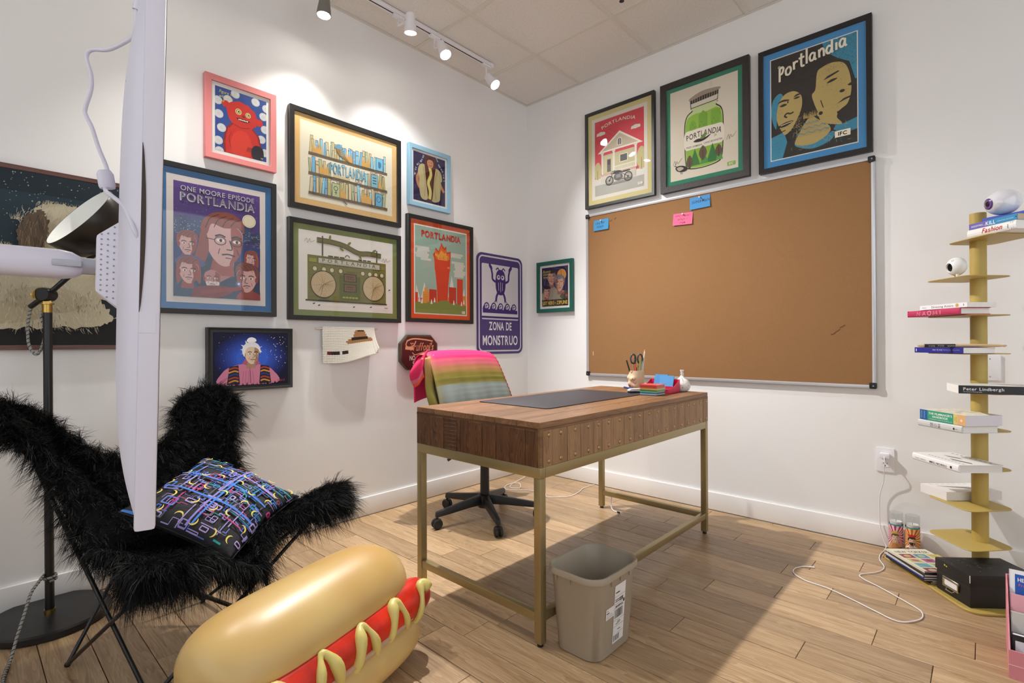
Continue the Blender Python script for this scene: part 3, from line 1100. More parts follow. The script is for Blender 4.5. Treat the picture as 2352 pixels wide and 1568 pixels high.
def art_boombox(A):
    h = A.h
    r = random.Random(4)
    ol, dk, lt = (122, 118, 62), (70, 66, 36), (150, 148, 92)
    x0, x1, y0, y1 = .08, .92, h * .13, h * .70
    A.rect(x0, y0, x1, y1, ol)
    for q in range(90):
        xx, yy = r.uniform(x0, x1 - .1), r.uniform(y0, y1)
        A.line([(xx, yy), (xx + r.uniform(.02, .1), yy + r.uniform(-.003, .003))], .002, r.choice([dk, (104, 100, 50), (138, 136, 76)]))
    A.rect(x0 - .02, y0 - .015, x1 + .01, y0, dk)
    yt = y1 - .085
    A.rect(x0 + .1, yt + .01, x1 - .07, y1 - .015, dk)
    A.rect(x0 + .105, yt + .015, x1 - .075, y1 - .02, (196, 194, 176))
    A.text('P O R T L A N D I A', .51, yt + .03, .045, (70, 66, 44), fit=.58, bold=.006)
    A.line([(x0 + .12, yt + .022), (x1 - .09, yt + .022)], .002, dk)
    A.rect(x0 + .015, yt + .02, x0 + .085, y1 - .03, (150, 156, 60))
    A.rect(x1 - .06, yt + .02, x1 - .01, y1 - .03, (140, 130, 70))
    for xx in (.15, .24, .32, .41, .65, .73, .8, .87):
        A.ell(xx, yt - .04, .026, .026, dk, 18)
        A.ell(xx, yt - .04, .020, .020, (222, 214, 178), 18)
        A.ring(xx, yt - .04, .012, .002, (150, 140, 100), 14)
    A.text('volume 2', .53, yt - .05, .03, dk)
    for xx in (.235, .775):
        cy = y0 + .148
        A.ell(xx, cy, .13, .13, dk, 36)
        A.ell(xx, cy, .121, .121, (206, 184, 144), 36)
        for q in range(6):
            A.ring(xx, cy, .02 + .018 * q, .0022, (172, 148, 108), 28)
        for q in range(22):
            a = r.uniform(0, 2 * pi)
            A.line([(xx + .01 * cos(a), cy + .01 * sin(a)), (xx + r.uniform(.06, .122) * cos(a), cy + r.uniform(.06, .122) * sin(a))], .0028, (150, 122, 84), .001)
        A.line([(xx, cy), (xx - .03, cy - .12)], .006, (96, 72, 46), .002)
        A.line([(xx, cy), (xx + .11, cy + .05)], .005, (96, 72, 46), .002)
    A.rect(.4, y0 + .02, .62, yt - .08, (92, 102, 42))
    for yy in (y0 + .09, y0 + .19):
        A.rect(.44, yy, .58, yy + .08, (66, 56, 40))
        A.rect(.45, yy + .008, .57, yy + .072, (120, 92, 66))
        A.rect(.47, yy + .026, .55, yy + .055, (78, 60, 46))
        for q in range(4):
            A.rect(.475 + .02 * q, yy + .03, .485 + .02 * q, yy + .048, (140, 112, 84))
    for q in range(5):
        A.rect(.43 + .034 * q, y0 + .03, .458 + .034 * q, y0 + .045, (170, 176, 90))
    # branch handle
    A.curve([(.17, h * .90), (.32, h * .895), (.45, h * .87), (.6, h * .80), (.72, h * .81), (.86, h * .80)], .05, dk)
    A.curve([(.17, h * .90), (.32, h * .895), (.45, h * .87), (.6, h * .80), (.72, h * .81), (.86, h * .80)], .036, (112, 106, 58))
    for (xx, yy) in ((.225, .89), (.81, .80)):
        A.line([(xx, y1), (xx, h * yy + .05)], .012, dk)
    for (xx, yy, a) in ((.5, .91, 40), (.42, .82, -30), (.62, .75, -60), (.78, .86, 30), (.3, .95, 80)):
        A.ell(xx, h * yy, .026, .011, (118, 132, 52), 12, a)
    for q in range(3):
        A.rect(.28 + .06 * q, y1, .33 + .06 * q, y1 + .012, dk)
        A.rect(.6 + .05 * q, y1, .64 + .05 * q, y1 + .012, dk)
    A.ring(.48, y1 + .012, .022, .008, dk, 12, None, 0, 180)
    for (sx_, xx, yy) in ((1, .05, .86), (1, .87, .73)):
        A.curve([(xx, h * yy), (xx + .02, h * yy + .03), (xx + .03, h * yy - .01), (xx + .05, h * yy + .03), (xx + .06, h * yy), (xx + .1, h * yy + .02)], .003, (120, 118, 112))
    for (xx, yy) in ((.14, .08), (.19, .06), (.55, .06), (.74, .07), (.96, .33)):
        A.ell(xx, h * yy, .013, .006, dk, 10, 20)
    A.rect(.9, h * .06, .94, h * .075, (190, 150, 130))


def art_costume(A):
    h = A.h
    A.rect(0, 0, 1, h, (42, 32, 74))
    tan, td, skn = (186, 174, 128), (140, 128, 88), (186, 128, 92)
    A.curve([(.2, .72), (.12, .55), (.16, .4), (.22, .32)], .09, skn)
    A.curve([(.78, .66), (.86, .5), (.96, .36)], .075, skn)
    A.blob([(.18, .62), (.24, .86), (.42, .92), (.46, .5), (.44, .1), (.22, .12)], tan)
    A.blob([(.86, .6), (.78, .84), (.6, .92), (.56, .5), (.56, .08), (.8, .1), (.84, .3)], tan)
    A.blob([(.14, .74), (.2, .9), (.34, .92), (.3, .66), (.18, .62)], tan)
    A.blob([(.9, .68), (.84, .86), (.68, .9), (.7, .64), (.86, .6)], tan)
    A.blob([(.34, 1.0), (.38, 1.16), (.52, 1.22), (.66, 1.15), (.7, .98), (.64, .6), (.58, .1), (.46, .1), (.38, .6)], (84, 38, 30))
    A.curve([(.5, .9), (.54, .72), (.46, .5), (.52, .3), (.5, .1)], .085, (206, 198, 112))
    A.curve([(.3, .86), (.36, .5), (.34, .14)], .014, td)
    A.curve([(.74, .84), (.66, .5), (.7, .14)], .014, td)
    A.ell(.52, 1.0, .1, .125, (198, 134, 100), 20)
    A.blob([(.4, 1.02), (.46, 1.14), (.58, 1.14), (.64, 1.0), (.58, 1.08), (.47, 1.08)], (62, 28, 26))
    for e in (-1, 1):
        A.ell(.52 + .04 * e, 1.02, .014, .009, INK, 8)
    A.curve([(.48, .95), (.52, .935), (.57, .955)], .014, (110, 44, 40))
    # ring of hand lettering
    body = "WE'RE ALL TRYING TO FIND THE GUY WHO DID THIS"
    n = len(body)
    path = bez([(.06, .6, 0), (.12, .84, 0), (.26, .98, 0), (.36, 1.18, 0), (.52, 1.28, 0), (.68, 1.19, 0), (.78, 1.0, 0), (.9, .86, 0), (.95, .6, 0)], 20)
    for i, ch in enumerate(body):
        p = path[int(i / n * (len(path) - 2))]
        q = path[int(i / n * (len(path) - 2)) + 1]
        if ch != ' ':
            A.text(ch, p.x, p.y, .062, (236, 234, 240), 'l', sx=.75, bold=.015, rot=math.degrees(atan2(q.y - p.y, q.x - p.x)))


def art_torch(A):
    h = A.h
    r = random.Random(8)
    A.rect(0, 0, 1, h, (152, 180, 164))
    gw = (206, 208, 196)
    for (cx, cy, n) in ((.1, .98, 4), (.14, .88, 3), (.86, .82, 5), (.9, .68, 3), (.84, .95, 2)):
        for q in range(n):
            A.poly(rrect(.26 - .03 * q, .035, .017, 4, min(.87, max(.13, cx + r.uniform(-.06, .06))), (cy - .035 * q) * h / 1.3), gw)
    for (xx, w_, t) in ((.02, .2, .42), (.17, .18, .46), (.34, .18, .36), (.7, .22, .6), (.96, .2, .42)):
        A.clip(0, 0, 1, h)
        A.poly([(xx - w_ / 2, .12), (xx + w_ / 2, .12), (xx, t)], (214, 218, 210))
        A.K = None
    red, og = (206, 54, 32), (222, 146, 62)
    for (xa, xb, t, c) in ((.0, .05, .3, red), (.14, .26, .32, og), (.17, .23, .38, og), (.26, .4, .36, (186, 44, 30)), (.64, .79, .42, (190, 46, 32)), (.81, .93, .56, red), (.93, 1, .3, og), (.4, .64, .26, og), (.06, .13, .22, (180, 60, 40))):
        A.rect(xa, .08, xb, t, c)
        for q in range(6):
            A.rect(xa + .01, .14 + .026 * q, xb - .01, .148 + .026 * q, (196, 120, 50)) if c == og else None
    # torch: stacked tapering tower
    A.poly([(.42, .14), (.61, .14), (.63, .48), (.4, .48)], red)
    A.poly([(.4, .44), (.63, .44), (.66, .68), (.37, .68)], (210, 58, 34))
    A.poly([(.365, .66), (.665, .66), (.675, .84), (.355, .84)], (214, 62, 36))
    A.line([(.62, .66), (.64, .84)], .006, (170, 40, 26))
    for q in range(2):
        A.rect(.615 + .025 * q, .7, .63 + .025 * q, .73, (236, 150, 110))
    base = .82
    for (c, k) in (((206, 60, 30), 1.0), ((224, 104, 40), .8), ((236, 164, 72), .55)):
        A.poly([(.36 + .15 * (1 - k), base), (.33 + .18 * (1 - k), base + .07 * k), (.37, base + .11 * k), (.38, base + .18 * k), (.44, base + .13 * k), (.48, base + .23 * k), (.49, base + .27 * k),
                (.55, base + .19 * k), (.59, base + .22 * k), (.6, base + .13 * k), (.68 - .12 * (1 - k), base + .15 * k), (.68 - .1 * (1 - k), base + .06 * k), (.66 - .13 * (1 - k), base)], c)
    for q in range(10):
        xx = .4 + .025 * q
        A.curve([(xx, base + .01), (xx + r.uniform(-.02, .02), base + .05), (xx + r.uniform(-.01, .03), base + r.uniform(.08, .13))], .006, (190, 50, 28), w2=.001)
    for q in range(7):
        A.ell(.05 + .16 * q, .06 + .02 * (q % 2), .13, .09 + .02 * (q % 3), (118, 132, 66), 18) if False else None
    A.clip(0, 0, 1, h)
    for (xx, yy, rr) in ((.08, .06, .13), (.3, .08, .12), (.55, .09, .15), (.78, .07, .13), (.97, .05, .12)):
        A.ell(xx, yy, rr * 1.2, rr * .8, (120, 136, 66), 22)
    A.K = None
    A.rect(0, 0, 1, .06, (124, 142, 70))
    for (xx, yy) in ((.08, .16), (.12, .14), (.3, .14), (.36, .17), (.74, .15), (.9, .14), (.95, .17)):
        for q in range(3):
            A.poly([(xx - .022 + .005 * q, yy + .02 * q), (xx + .022 - .005 * q, yy + .02 * q), (xx, yy + .035 + .02 * q)], (232, 232, 220))
    A.text('PORTLANDIA', .503, h - .155, .13, (120, 22, 16), bold=.03, fit=.78)
    A.text('PORTLANDIA', .5, h - .15, .13, (204, 40, 24), bold=.03, fit=.78)
    A.rect(.91, .015, .975, .055, (230, 230, 216))
    A.text('IFC', .942, .025, .03, (110, 130, 70), bold=.01)


def art_house(A):
    h = A.h
    rd, wh, gy, sg = (216, 62, 78), (228, 222, 208), (176, 172, 160), (150, 150, 104)
    A.rect(0, 0, 1, h, rd)
    A.rect(0, 0, 1, .2, (178, 176, 166))
    A.rect(0, .2, 1, .32, (222, 218, 206))
    for (cx, cy) in ((.13, h - .24), (.84, h - .3)):
        for (dx, rr) in ((-.05, .035), (0, .05), (.055, .035)):
            A.ell(cx + dx, cy, rr * 1.1, rr * .75, wh, 14)
        A.rect(cx - .09, cy - .03, cx + .09, cy - .005, wh)
    A.text('PORTLANDIA', .5, h - .115, .082, (150, 30, 44), bold=.012, arc=1.0, fit=.7)
    A.text('PORTLANDIA', .496, h - .11, .082, (240, 228, 210), bold=.012, arc=1.0, fit=.7)
    for (xx, yy, a, b) in ((.06, .46, .075, .16), (.95, .5, .09, .2)):
        A.ell(xx, yy, a, b, (196, 186, 128), 24)
        A.line([(xx, .3), (xx, yy)], .008, (110, 100, 70))
    # house body, porch
    A.rect(.16, .36, .86, .72, (196, 188, 146))
    A.rect(.2, .4, .38, .7, (206, 198, 156))
    A.rect(.26, .4, .34, .63, (104, 96, 88))
    A.rect(.27, .53, .33, .61, (70, 66, 66))
    A.rect(.52, .52, .68, .66, (236, 230, 214))
    A.rect(.53, .53, .67, .65, (92, 88, 88))
    for xx in (.16, .4, .84):
        A.rect(xx - .02, .36, xx + .02, .74, wh)
        A.poly([(xx - .02, .74), (xx + .02, .74), (xx + .05, .78), (xx - .05, .78)], wh)
    A.rect(.42, .46, .84, .475, wh)
    A.rect(.42, .38, .84, .395, wh)
    for q in range(14):
        A.rect(.43 + .03 * q, .39, .44 + .03 * q, .465, wh)
    A.rect(.12, .35, .9, .37, (190, 60, 70))
    for q in range(24):
        A.rect(.14 + .0315 * q, .765, .155 + .0315 * q, .785, (150, 40, 52))
    # gable
    A.poly([(.06, .77), (.98, .77), (.52, 1.09)], (240, 232, 216))
    A.poly([(.15, .8), (.89, .8), (.52, 1.05)], (206, 192, 164))
    for q in range(8):
        yy = .815 + .027 * q
        wd = (1.05 - yy) / .25 * .37
        A.line([(.52 - wd, yy), (.52 + wd, yy)], .004, (170, 150, 124))
    A.rect(.47, .83, .57, .92, wh)
    A.ell(.52, .92, .05, .05, wh, 16)
    A.rect(.485, .84, .555, .92, (120, 116, 110))
    A.ell(.52, .92, .035, .035, (120, 116, 110), 14)
    A.line([(.52, .84), (.52, .95)], .006, wh)
    # picket fence
    for q in range(26):
        xx = .12 + .028 * q
        A.poly([(xx, .22), (xx + .016, .22), (xx + .016, .36), (xx + .008, .375), (xx, .36)], wh)
        A.rect(xx + .016, .22, xx + .02, .35, (170, 160, 140))
    A.rect(.12, .32, .85, .33, wh)
    # motorcycle
    k = (54, 52, 52)
    A.ell(.5, .17, .27, .02, (140, 138, 130), 20)
    for xx in (.31, .69):
        A.ring(xx, .235, .075, .02, k, 24)
        A.ring(xx, .235, .05, .004, (90, 88, 86), 20)
        for q in range(6):
            a = q * pi / 6
            A.line([(xx - .07 * cos(a), .235 - .07 * sin(a)), (xx + .07 * cos(a), .235 + .07 * sin(a))], .003, (110, 108, 104))
        A.ell(xx, .235, .018, .018, k, 10)
    A.line([(.31, .235), (.39, .36)], .014, k)
    A.line([(.36, .385), (.43, .39)], .012, k)
    A.blob([(.38, .345), (.43, .385), (.53, .375), (.55, .34), (.45, .325)], k)
    A.blob([(.53, .335), (.6, .355), (.72, .35), (.73, .33), (.62, .325)], k)
    A.blob([(.41, .24), (.42, .32), (.55, .32), (.58, .24), (.5, .2)], (96, 94, 92))
    A.rect(.45, .25, .54, .31, (140, 138, 134))
    A.line([(.54, .22), (.76, .2)], .016, (110, 108, 104))
    A.line([(.55, .33), (.69, .235)], .01, k)
    A.ell(.36, .35, .02, .022, (130, 128, 124), 12)
    A.rect(.88, .04, .97, .085, (232, 228, 214))
    A.text('IFC', .925, .052, .034, (120, 118, 112), bold=.01)


def art_jar(A):
    h = A.h
    r = random.Random(9)
    k = (36, 32, 24)
    A.rect(0, 0, 1, h, (226, 216, 196))
    gl, dk = (142, 190, 62), (60, 120, 60)
    body = [(.24, .2), (.22, .5), (.22, .8), (.26, .94), (.34, 1.0), (.34, 1.04), (.7, 1.04), (.7, 1.0), (.77, .93), (.8, .8), (.8, .5), (.78, .22), (.72, .14), (.5, .11), (.3, .13)]
    S = h / 1.37
    sc = lambda q: [(x, y * S) for (x, y) in q]
    o = A.blob(sc(body), k)
    A.blob(sc([(.252, .21), (.234, .5), (.234, .79), (.272, .93), (.35, .985), (.35, 1.04), (.69, 1.04), (.69, .985), (.758, .92), (.786, .8), (.786, .5), (.766, .23), (.71, .155), (.5, .125), (.31, .145)]), (196, 212, 150))
    A.blob(sc([(.256, .22), (.24, .5), (.24, .78), (.28, .9), (.4, .94), (.55, .93), (.7, .95), (.75, .9), (.78, .79), (.78, .5), (.76, .24), (.7, .165), (.5, .135), (.32, .155)]), gl)
    for (xx, w_, t, c) in ((.3, .1, .8, (122, 174, 52)), (.44, .13, .9, (118, 170, 50)), (.62, .14, .92, (124, 176, 54))):
        A.rect(xx, .6 * S, xx + w_, t * S, c)
        A.poly(sc([(xx, t), (xx + w_, t), (xx + w_ / 2, t + .06)]), c) if xx < .6 else None
        for q in range(10):
            A.rect(xx + .01 + .028 * (q % 4), (.63 + .05 * (q // 3)) * S, xx + .022 + .028 * (q % 4), (.655 + .05 * (q // 3)) * S, (96, 148, 40))
    # label band
    A.blob(sc([(.23, .44), (.23, .68), (.35, .705), (.5, .71), (.66, .705), (.795, .68), (.795, .44), (.66, .42), (.5, .415), (.35, .42)]), (238, 230, 212))
    A.text('PORTLANDIA', .512, .585 * S, .115, k, bold=.012, arc=1.5, fit=.52, shear=.05)
    A.text('FRED ARMISEN', .37, .445 * S, .038, k, bold=.012, fit=.24)
    A.text('CARRIE BROWNSTEIN', .65, .455 * S, .038, k, bold=.012, fit=.27)
    # flying bird
    A.blob(sc([(.36, .53), (.42, .555), (.52, .55), (.62, .58), (.56, .53), (.48, .505), (.4, .51)]), k)
    A.blob(sc([(.46, .545), (.5, .6), (.56, .62), (.53, .55)]), (110, 132, 62))
    A.ring(.68, .545 * S, .02, .012, (150, 190, 90), 3)
    # trees and leaves
    for (xx, w_, t, c) in ((.3, .12, .3, (62, 132, 72)), (.38, .16, .4, (58, 128, 60)), (.64, .18, .42, (46, 122, 62)), (.52, .14, .28, (78, 156, 76)), (.74, .1, .36, (90, 164, 70))):
        A.poly(sc([(xx - w_ / 2, .17), (xx + w_ / 2, .17), (xx, t)]), c)
        A.poly(sc([(xx - w_ / 2 * .8, .22), (xx + w_ / 2 * .8, .22), (xx, t + .02)]), c)
    for (xx, yy, a, b) in ((.3, .24, .05, .1), (.5, .33, .06, .11), (.73, .31, .05, .09)):
        A.blob(sc([(xx, yy - b), (xx + a, yy), (xx, yy + b), (xx - a, yy)]), (104, 84, 62))
        A.line(sc([(xx, yy - b), (xx, yy + b * .8)]), .005, k)
        for q in range(3):
            A.line(sc([(xx, yy - b * .5 + .035 * q), (xx + a * .6, yy - b * .2 + .035 * q)]), .003, k)
            A.line(sc([(xx, yy - b * .5 + .035 * q), (xx - a * .6, yy - b * .2 + .035 * q)]), .003, k)
    # lid
    A.poly(sc([(.32, 1.03), (.72, 1.05), (.735, 1.2), (.31, 1.17)]), k)
    A.poly(sc([(.33, 1.04), (.71, 1.06), (.722, 1.13), (.325, 1.1)]), (212, 204, 188))
    A.blob(sc([(.32, 1.15), (.5, 1.18), (.73, 1.19), (.74, 1.23), (.5, 1.25), (.31, 1.19)]), (160, 146, 126))
    for q in range(22):
        xx = .33 + .018 * q
        A.line(sc([(xx, 1.11 + .0009 * q), (xx + .003, 1.165 + .001 * q)]), .005, (196, 186, 168) if q % 2 else k)
    # bird on the ground and signatures
    A.blob(sc([(.08, .2), (.14, .22), (.22, .2), (.27, .155), (.24, .12), (.16, .12), (.1, .15)]), k)
    A.blob(sc([(.1, .19), (.16, .2), (.21, .165), (.14, .14)]), (190, 180, 160))
    A.line(sc([(.06, .235), (.12, .2)]), .01, k)
    for xx in (.16, .18):
        A.line(sc([(xx, .12), (xx + .005, .085)]), .005, k)
    for (xx, yy) in ((.04, .24), (.84, .43)):
        A.curve(sc([(xx, yy), (xx + .03, yy + .07), (xx + .04, yy), (xx + .06, yy + .06), (xx + .08, yy + .02), (xx + .14, yy + .09)]), .004, (110, 104, 92))
    A.rect(.85, .05 * S, .96, .105 * S, (150, 190, 90))
    A.text('IFC', .905, .062 * S, .042, (240, 236, 220), bold=.02)


def art_faces(A):
    h = A.h
    r = random.Random(13)
    k, bl, tn = (30, 27, 26), (52, 146, 178), (196, 172, 104)
    S = h / 1.33
    sc = lambda q: [(x, y * S) for (x, y) in q]
    A.rect(0, 0, 1, h, k)
    # blue hood upper right, lower blues
    A.poly(sc([(.62, 1.33), (.66, 1.2), (.8, 1.08), (.92, 1.0), (1, .7), (1, 1.33)]), bl)
    A.poly(sc([(0, 0), (0, .3), (.16, .34), (.2, .2), (.14, .0)]), bl)
    A.blob(sc([(.0, .6), (.02, .78), (.1, .86), (.15, .8), (.08, .6), (.06, .4)]), bl)
    A.blob(sc([(.3, .12), (.5, .04), (.72, .1), (.74, .2), (.52, .12), (.34, .2)]), bl)
    A.poly(sc([(.74, .22), (.8, .3), (.86, .27), (.92, .33), (1, .3), (1, .16), (.84, .14)]), bl)
    # right face
    A.blob(sc([(.56, .98), (.62, 1.03), (.74, 1.05), (.86, 1.0), (.92, .86), (.94, .66), (.9, .5), (.82, .44), (.78, .36), (.84, .26), (.62, .34), (.56, .5), (.52, .62), (.5, .72), (.54, .78)]), tn)
    A.blob(sc([(.3, .14), (.36, .3), (.44, .42), (.5, .46), (.56, .4), (.68, .3), (.7, .2), (.52, .1)]), tn)
    # left face
    A.blob(sc([(.07, .52), (.09, .7), (.16, .82), (.28, .84), (.37, .76), (.38, .62), (.33, .48), (.26, .36), (.18, .3), (.14, .34)]), tn)
    # features of the left face
    A.blob(sc([(.08, .73), (.14, .765), (.22, .75), (.22, .735), (.14, .74)]), k)
    A.blob(sc([(.11, .69), (.16, .71), (.2, .69), (.15, .675)]), k)
    A.blob(sc([(.28, .76), (.32, .79), (.38, .78), (.32, .765)]), k)
    A.blob(sc([(.28, .74), (.32, .755), (.36, .745), (.32, .73)]), k)
    A.poly(sc([(.21, .76), (.22, .71), (.2, .7)]), k)
    A.curve(sc([(.2, .52), (.17, .545), (.2, .575), (.24, .56), (.28, .57)]), .02, k)
    A.blob(sc([(.08, .42), (.14, .45), (.2, .465), (.28, .46), (.22, .42), (.15, .405)]), k)
    A.curve(sc([(.12, .43), (.2, .445), (.26, .45)]), .01, (226, 214, 180))
    A.line(sc([(.1, .34), (.18, .36)]), .012, k)
    # features of the right face
    A.poly(sc([(.63, .86), (.68, .9), (.8, .93), (.81, .915), (.7, .875)]), k)
    A.blob(sc([(.67, .81), (.72, .845), (.79, .84), (.74, .815)]), k)
    A.blob(sc([(.9, .72), (.96, .75), (1, .77), (1, .72), (.94, .7)]), k)
    A.ell(.84, .665 * S, .03, .02, k, 10)
    A.poly(sc([(.78, .52), (.86, .57), (.96, .585), (1, .6), (1, .575), (.88, .55)]), k)
    A.line(sc([(.6, .62), (.63, .52)]), .01, k)
    A.ring(.6, .46 * S, .035, .02, tn, 14)
    A.ell(.6, .46 * S, .024, .024, k, 12)
    A.poly(sc([(.78, .42), (.82, .44), (.86, .41), (.9, .45), (.96, .47), (1, .46), (1, .3), (.84, .26)]), k)
    # hatching
    for q in range(150):
        x, y = r.uniform(.25, .52), r.uniform(.05, .5)
        if r.random() < .4:
            x, y = r.uniform(.55, .95), r.uniform(.03, .3)
        a = r.uniform(0, pi)
        A.line([(x, y * S), (min(.99, x + .04 * cos(a)), min(h, max(0, y * S + .04 * sin(a))))], .003, tn if x < .55 else r.choice([bl, tn]))
    for q in range(240):
        x, y = r.uniform(.66, 1), r.uniform(.95, 1.33)
        A.ell(min(.99, x), min(h - .01, y * S), .004, .003, k, 5)
    for q in range(90):
        A.ell(r.uniform(.54, .9), r.uniform(.35, 1.0) * S, .003, .003, k, 5)
    for q in range(60):
        A.ell(r.uniform(.01, .14), r.uniform(.05, .84) * S, .004, .003, k, 5)
    for (y0_, a_, b_) in ((.3, .34, .66), (.24, .31, .7), (.36, .4, .58)):
        n = 8
        A.line(sc([(a_ + (b_ - a_) * i / n, y0_ + (.025 if i % 2 else 0)) for i in range(n + 1)]), .008, bl)
    for q in range(26):
        A.line(sc([(.4 + .006 * q, .44), (.4 + .006 * q + r.uniform(-.01, .01), .44 + r.uniform(.03, .09))]), .005, tn, .001)
    # brush lettering
    wh = (236, 228, 206)
    G = {'p': ([[(.06, .5), (.12, .55), (.12, -.35)], [(.12, .4), (.28, .52), (.36, .38), (.26, .12), (.12, .12)]], .46),
         'o': ([[(.22, .5), (.06, .34), (.08, .08), (.24, .04), (.36, .22), (.32, .44), (.2, .5)]], .46),
         'r': ([[(.08, .5), (.1, .02)], [(.1, .34), (.2, .46), (.34, .44)]], .38),
         't': ([[(.16, .8), (.16, .12), (.26, .02), (.34, .06)], [(.0, .52), (.34, .56)]], .38),
         'l': ([[(.1, .9), (.1, .02)]], .24),
         'a': ([[(.32, .44), (.16, .48), (.04, .28), (.1, .06), (.24, .08), (.32, .3)], [(.33, .48), (.33, .14), (.42, .02)]], .5),
         'n': ([[(.08, .5), (.1, .02)], [(.1, .34), (.22, .5), (.34, .4), (.36, .02)]], .46),
         'd': ([[(.32, .4), (.16, .46), (.04, .26), (.1, .06), (.24, .06), (.34, .26)], [(.36, .95), (.35, .14), (.42, .02)]], .5),
         'i': ([[(.1, .46), (.1, .02)], [(.1, .66), (.12, .72)]], .24)}
    tot = sum(G[c][1] for c in 'portlandia')
    kx = .82 / tot
    x = .09
    for i, c in enumerate('portlandia'):
        A.strokes(G[c][0], x, (1.08 + .012 * i - (.03 if c == 'o' else 0)) * S, kx * 1.12, .026, wh, sx=.9)
        x += G[c][1] * kx
    A.rect(.76, .1 * S, .93, .18 * S, wh)
    A.text('IFC', .845, .118 * S, .065, k, bold=.03)


def art_space(A):
    h = A.h
    r = random.Random(21)
    A.rect(0, 0, 1, h, (20, 22, 52))
    for i in range(9):
        f = i / 8
        c = tuple(int(a + (b - a) * f) for a, b in zip((24, 30, 78), (58, 96, 206)))
        A.ell(.5, h * .52, .5 - .035 * i, h * (.5 - .035 * i), c, 30)
    for q in range(70):
        x, y = r.random(), h * r.random()
        s = r.uniform(.001, .004)
        A.ell(min(.99, max(.01, x)), min(h - .01, max(.01, y)), s, s, (226, 230, 244), 5)
    for q in range(26):
        A.ell(r.uniform(.74, .97), h * r.uniform(.4, .95), .006, .005, (236, 238, 248), 6)
    pk = (206, 128, 156)
    A.blob([(.08, .01), (.1, .18), (.24, .27), (.44, .3), (.62, .28), (.78, .2), (.84, .01)], pk)
    for sgn in (-1, 1):
        cx = .46
        pts = [(cx + sgn * .13, .01), (cx + sgn * .15, .28), (cx + sgn * .27, .26), (cx + sgn * .3, .01)]
        A.poly(pts, (44, 38, 60))
        for q in range(5):
            A.curve([(cx + sgn * .15, .05 + .045 * q), (cx + sgn * .2, .065 + .045 * q), (cx + sgn * .28, .04 + .045 * q)], .02, [(214, 150, 50), (178, 66, 40), (46, 64, 130)][q % 3])
    A.line([(.46, .26), (.47, .02)], .006, (120, 60, 86))
    for q in range(5):
        A.line([(.36 + .04 * q, .02), (.38 + .03 * q, .2)], .004, (150, 80, 108))
    A.poly([(.36, .3), (.5, .24), (.6, .3), (.56, .4), (.42, .4)], (176, 96, 122))
    face(A, .49, .43, .27, (222, 196, 170), (170, 134, 108), (226, 226, 230), style='bald', turn=.05)
    wh = (232, 232, 236)
    A.blob([(.39, .40), (.36, .46), (.37, .54), (.42, .59), (.5, .61), (.57, .58), (.605, .52), (.605, .44), (.58, .5), (.52, .535), (.44, .53), (.405, .48)], wh)
    for (x, y, dx, dy) in ((.38, .5, -.05, .0), (.38, .46, -.045, -.03), (.39, .54, -.05, .03), (.6, .48, .03, -.02), (.6, .53, .035, .015), (.42, .58, -.02, .05), (.5, .6, .02, .05), (.46, .6, -.01, .06)):
        A.poly([(x - .012, y - .012), (x + .012, y + .012), (x + dx, y + dy)], wh)
    A.blob([(.42, .62), (.44, .66), (.49, .675), (.54, .655), (.55, .62), (.5, .6), (.45, .6)], (238, 238, 242))
    for q in range(7):
        A.curve([(.4 + .03 * q, .53 + .01 * (q % 2)), (.42 + .025 * q, .57), (.45 + .013 * q, .61)], .0025, (186, 188, 200))
    for q in range(40):
        x = r.uniform(.06, .86)
        A.poly([(x, 0.0), (x + .012, 0.0), (x + .006, r.uniform(.02, .05))], (16, 14, 24))
    A.text('Robin B', .9, .03, .045, (196, 60, 40), sx=.7, shear=.25)


def art_zip(A):
    h = A.h
    A.rect(0, 0, 1, h, (40, 32, 74))
    A.ell(.76, h - .26, .17, .17, (214, 150, 66), 24)
    A.line([(.72, h - .05), (.76, h - .3), (.8, h - .42)], .012, (70, 50, 40))
    A.blob([(.72, h - .32), (.78, h - .26), (.84, h - .34), (.8, h - .42)], (216, 200, 180))
    sk, sh = (196, 146, 120), (140, 96, 84)
    A.blob([(.02, .2), (.1, .5), (.4, .62), (.6, .5), (.98, .4), (1, .2)], (150, 140, 120))
    face(A, .38, .86, .42, sk, sh, (54, 40, 40), neck=True)
    face(A, .68, .66, .44, (206, 158, 128), sh, (128, 122, 124), flip=-1)
    face(A, .2, .42, .34, sk, sh, (50, 38, 38))
    A.blob([(.7, .3), (.9, .44), (1, .4), (1, .2), (.8, .2)], (64, 74, 48))
    for (x, y) in ((.84, .38), (.94, .3), (.14, .26)):
        A.ell(x, y, .04, .04, (190, 56, 66), 10)
    A.rect(0, 0, 1, .2, (38, 28, 26))
    A.text('JUST HERE', .25, .05, .15, (226, 196, 66), bold=.02, fit=.46)
    A.text('for', .53, .07, .08, (226, 196, 66), fit=.08)
    A.text('ZIPLINE', .78, .05, .15, (226, 196, 66), bold=.02, fit=.4)
    A.text('Ronnie', .05, h - .16, .12, (220, 196, 70), 'l', sx=.8, shear=.2)
    for (y, n) in ((h - .235, 9), (h - .32, 6)):
        A.curve([(.06 + .035 * q, y + (.04 if q % 2 else .0)) for q in range(n)], .012, (220, 196, 70))


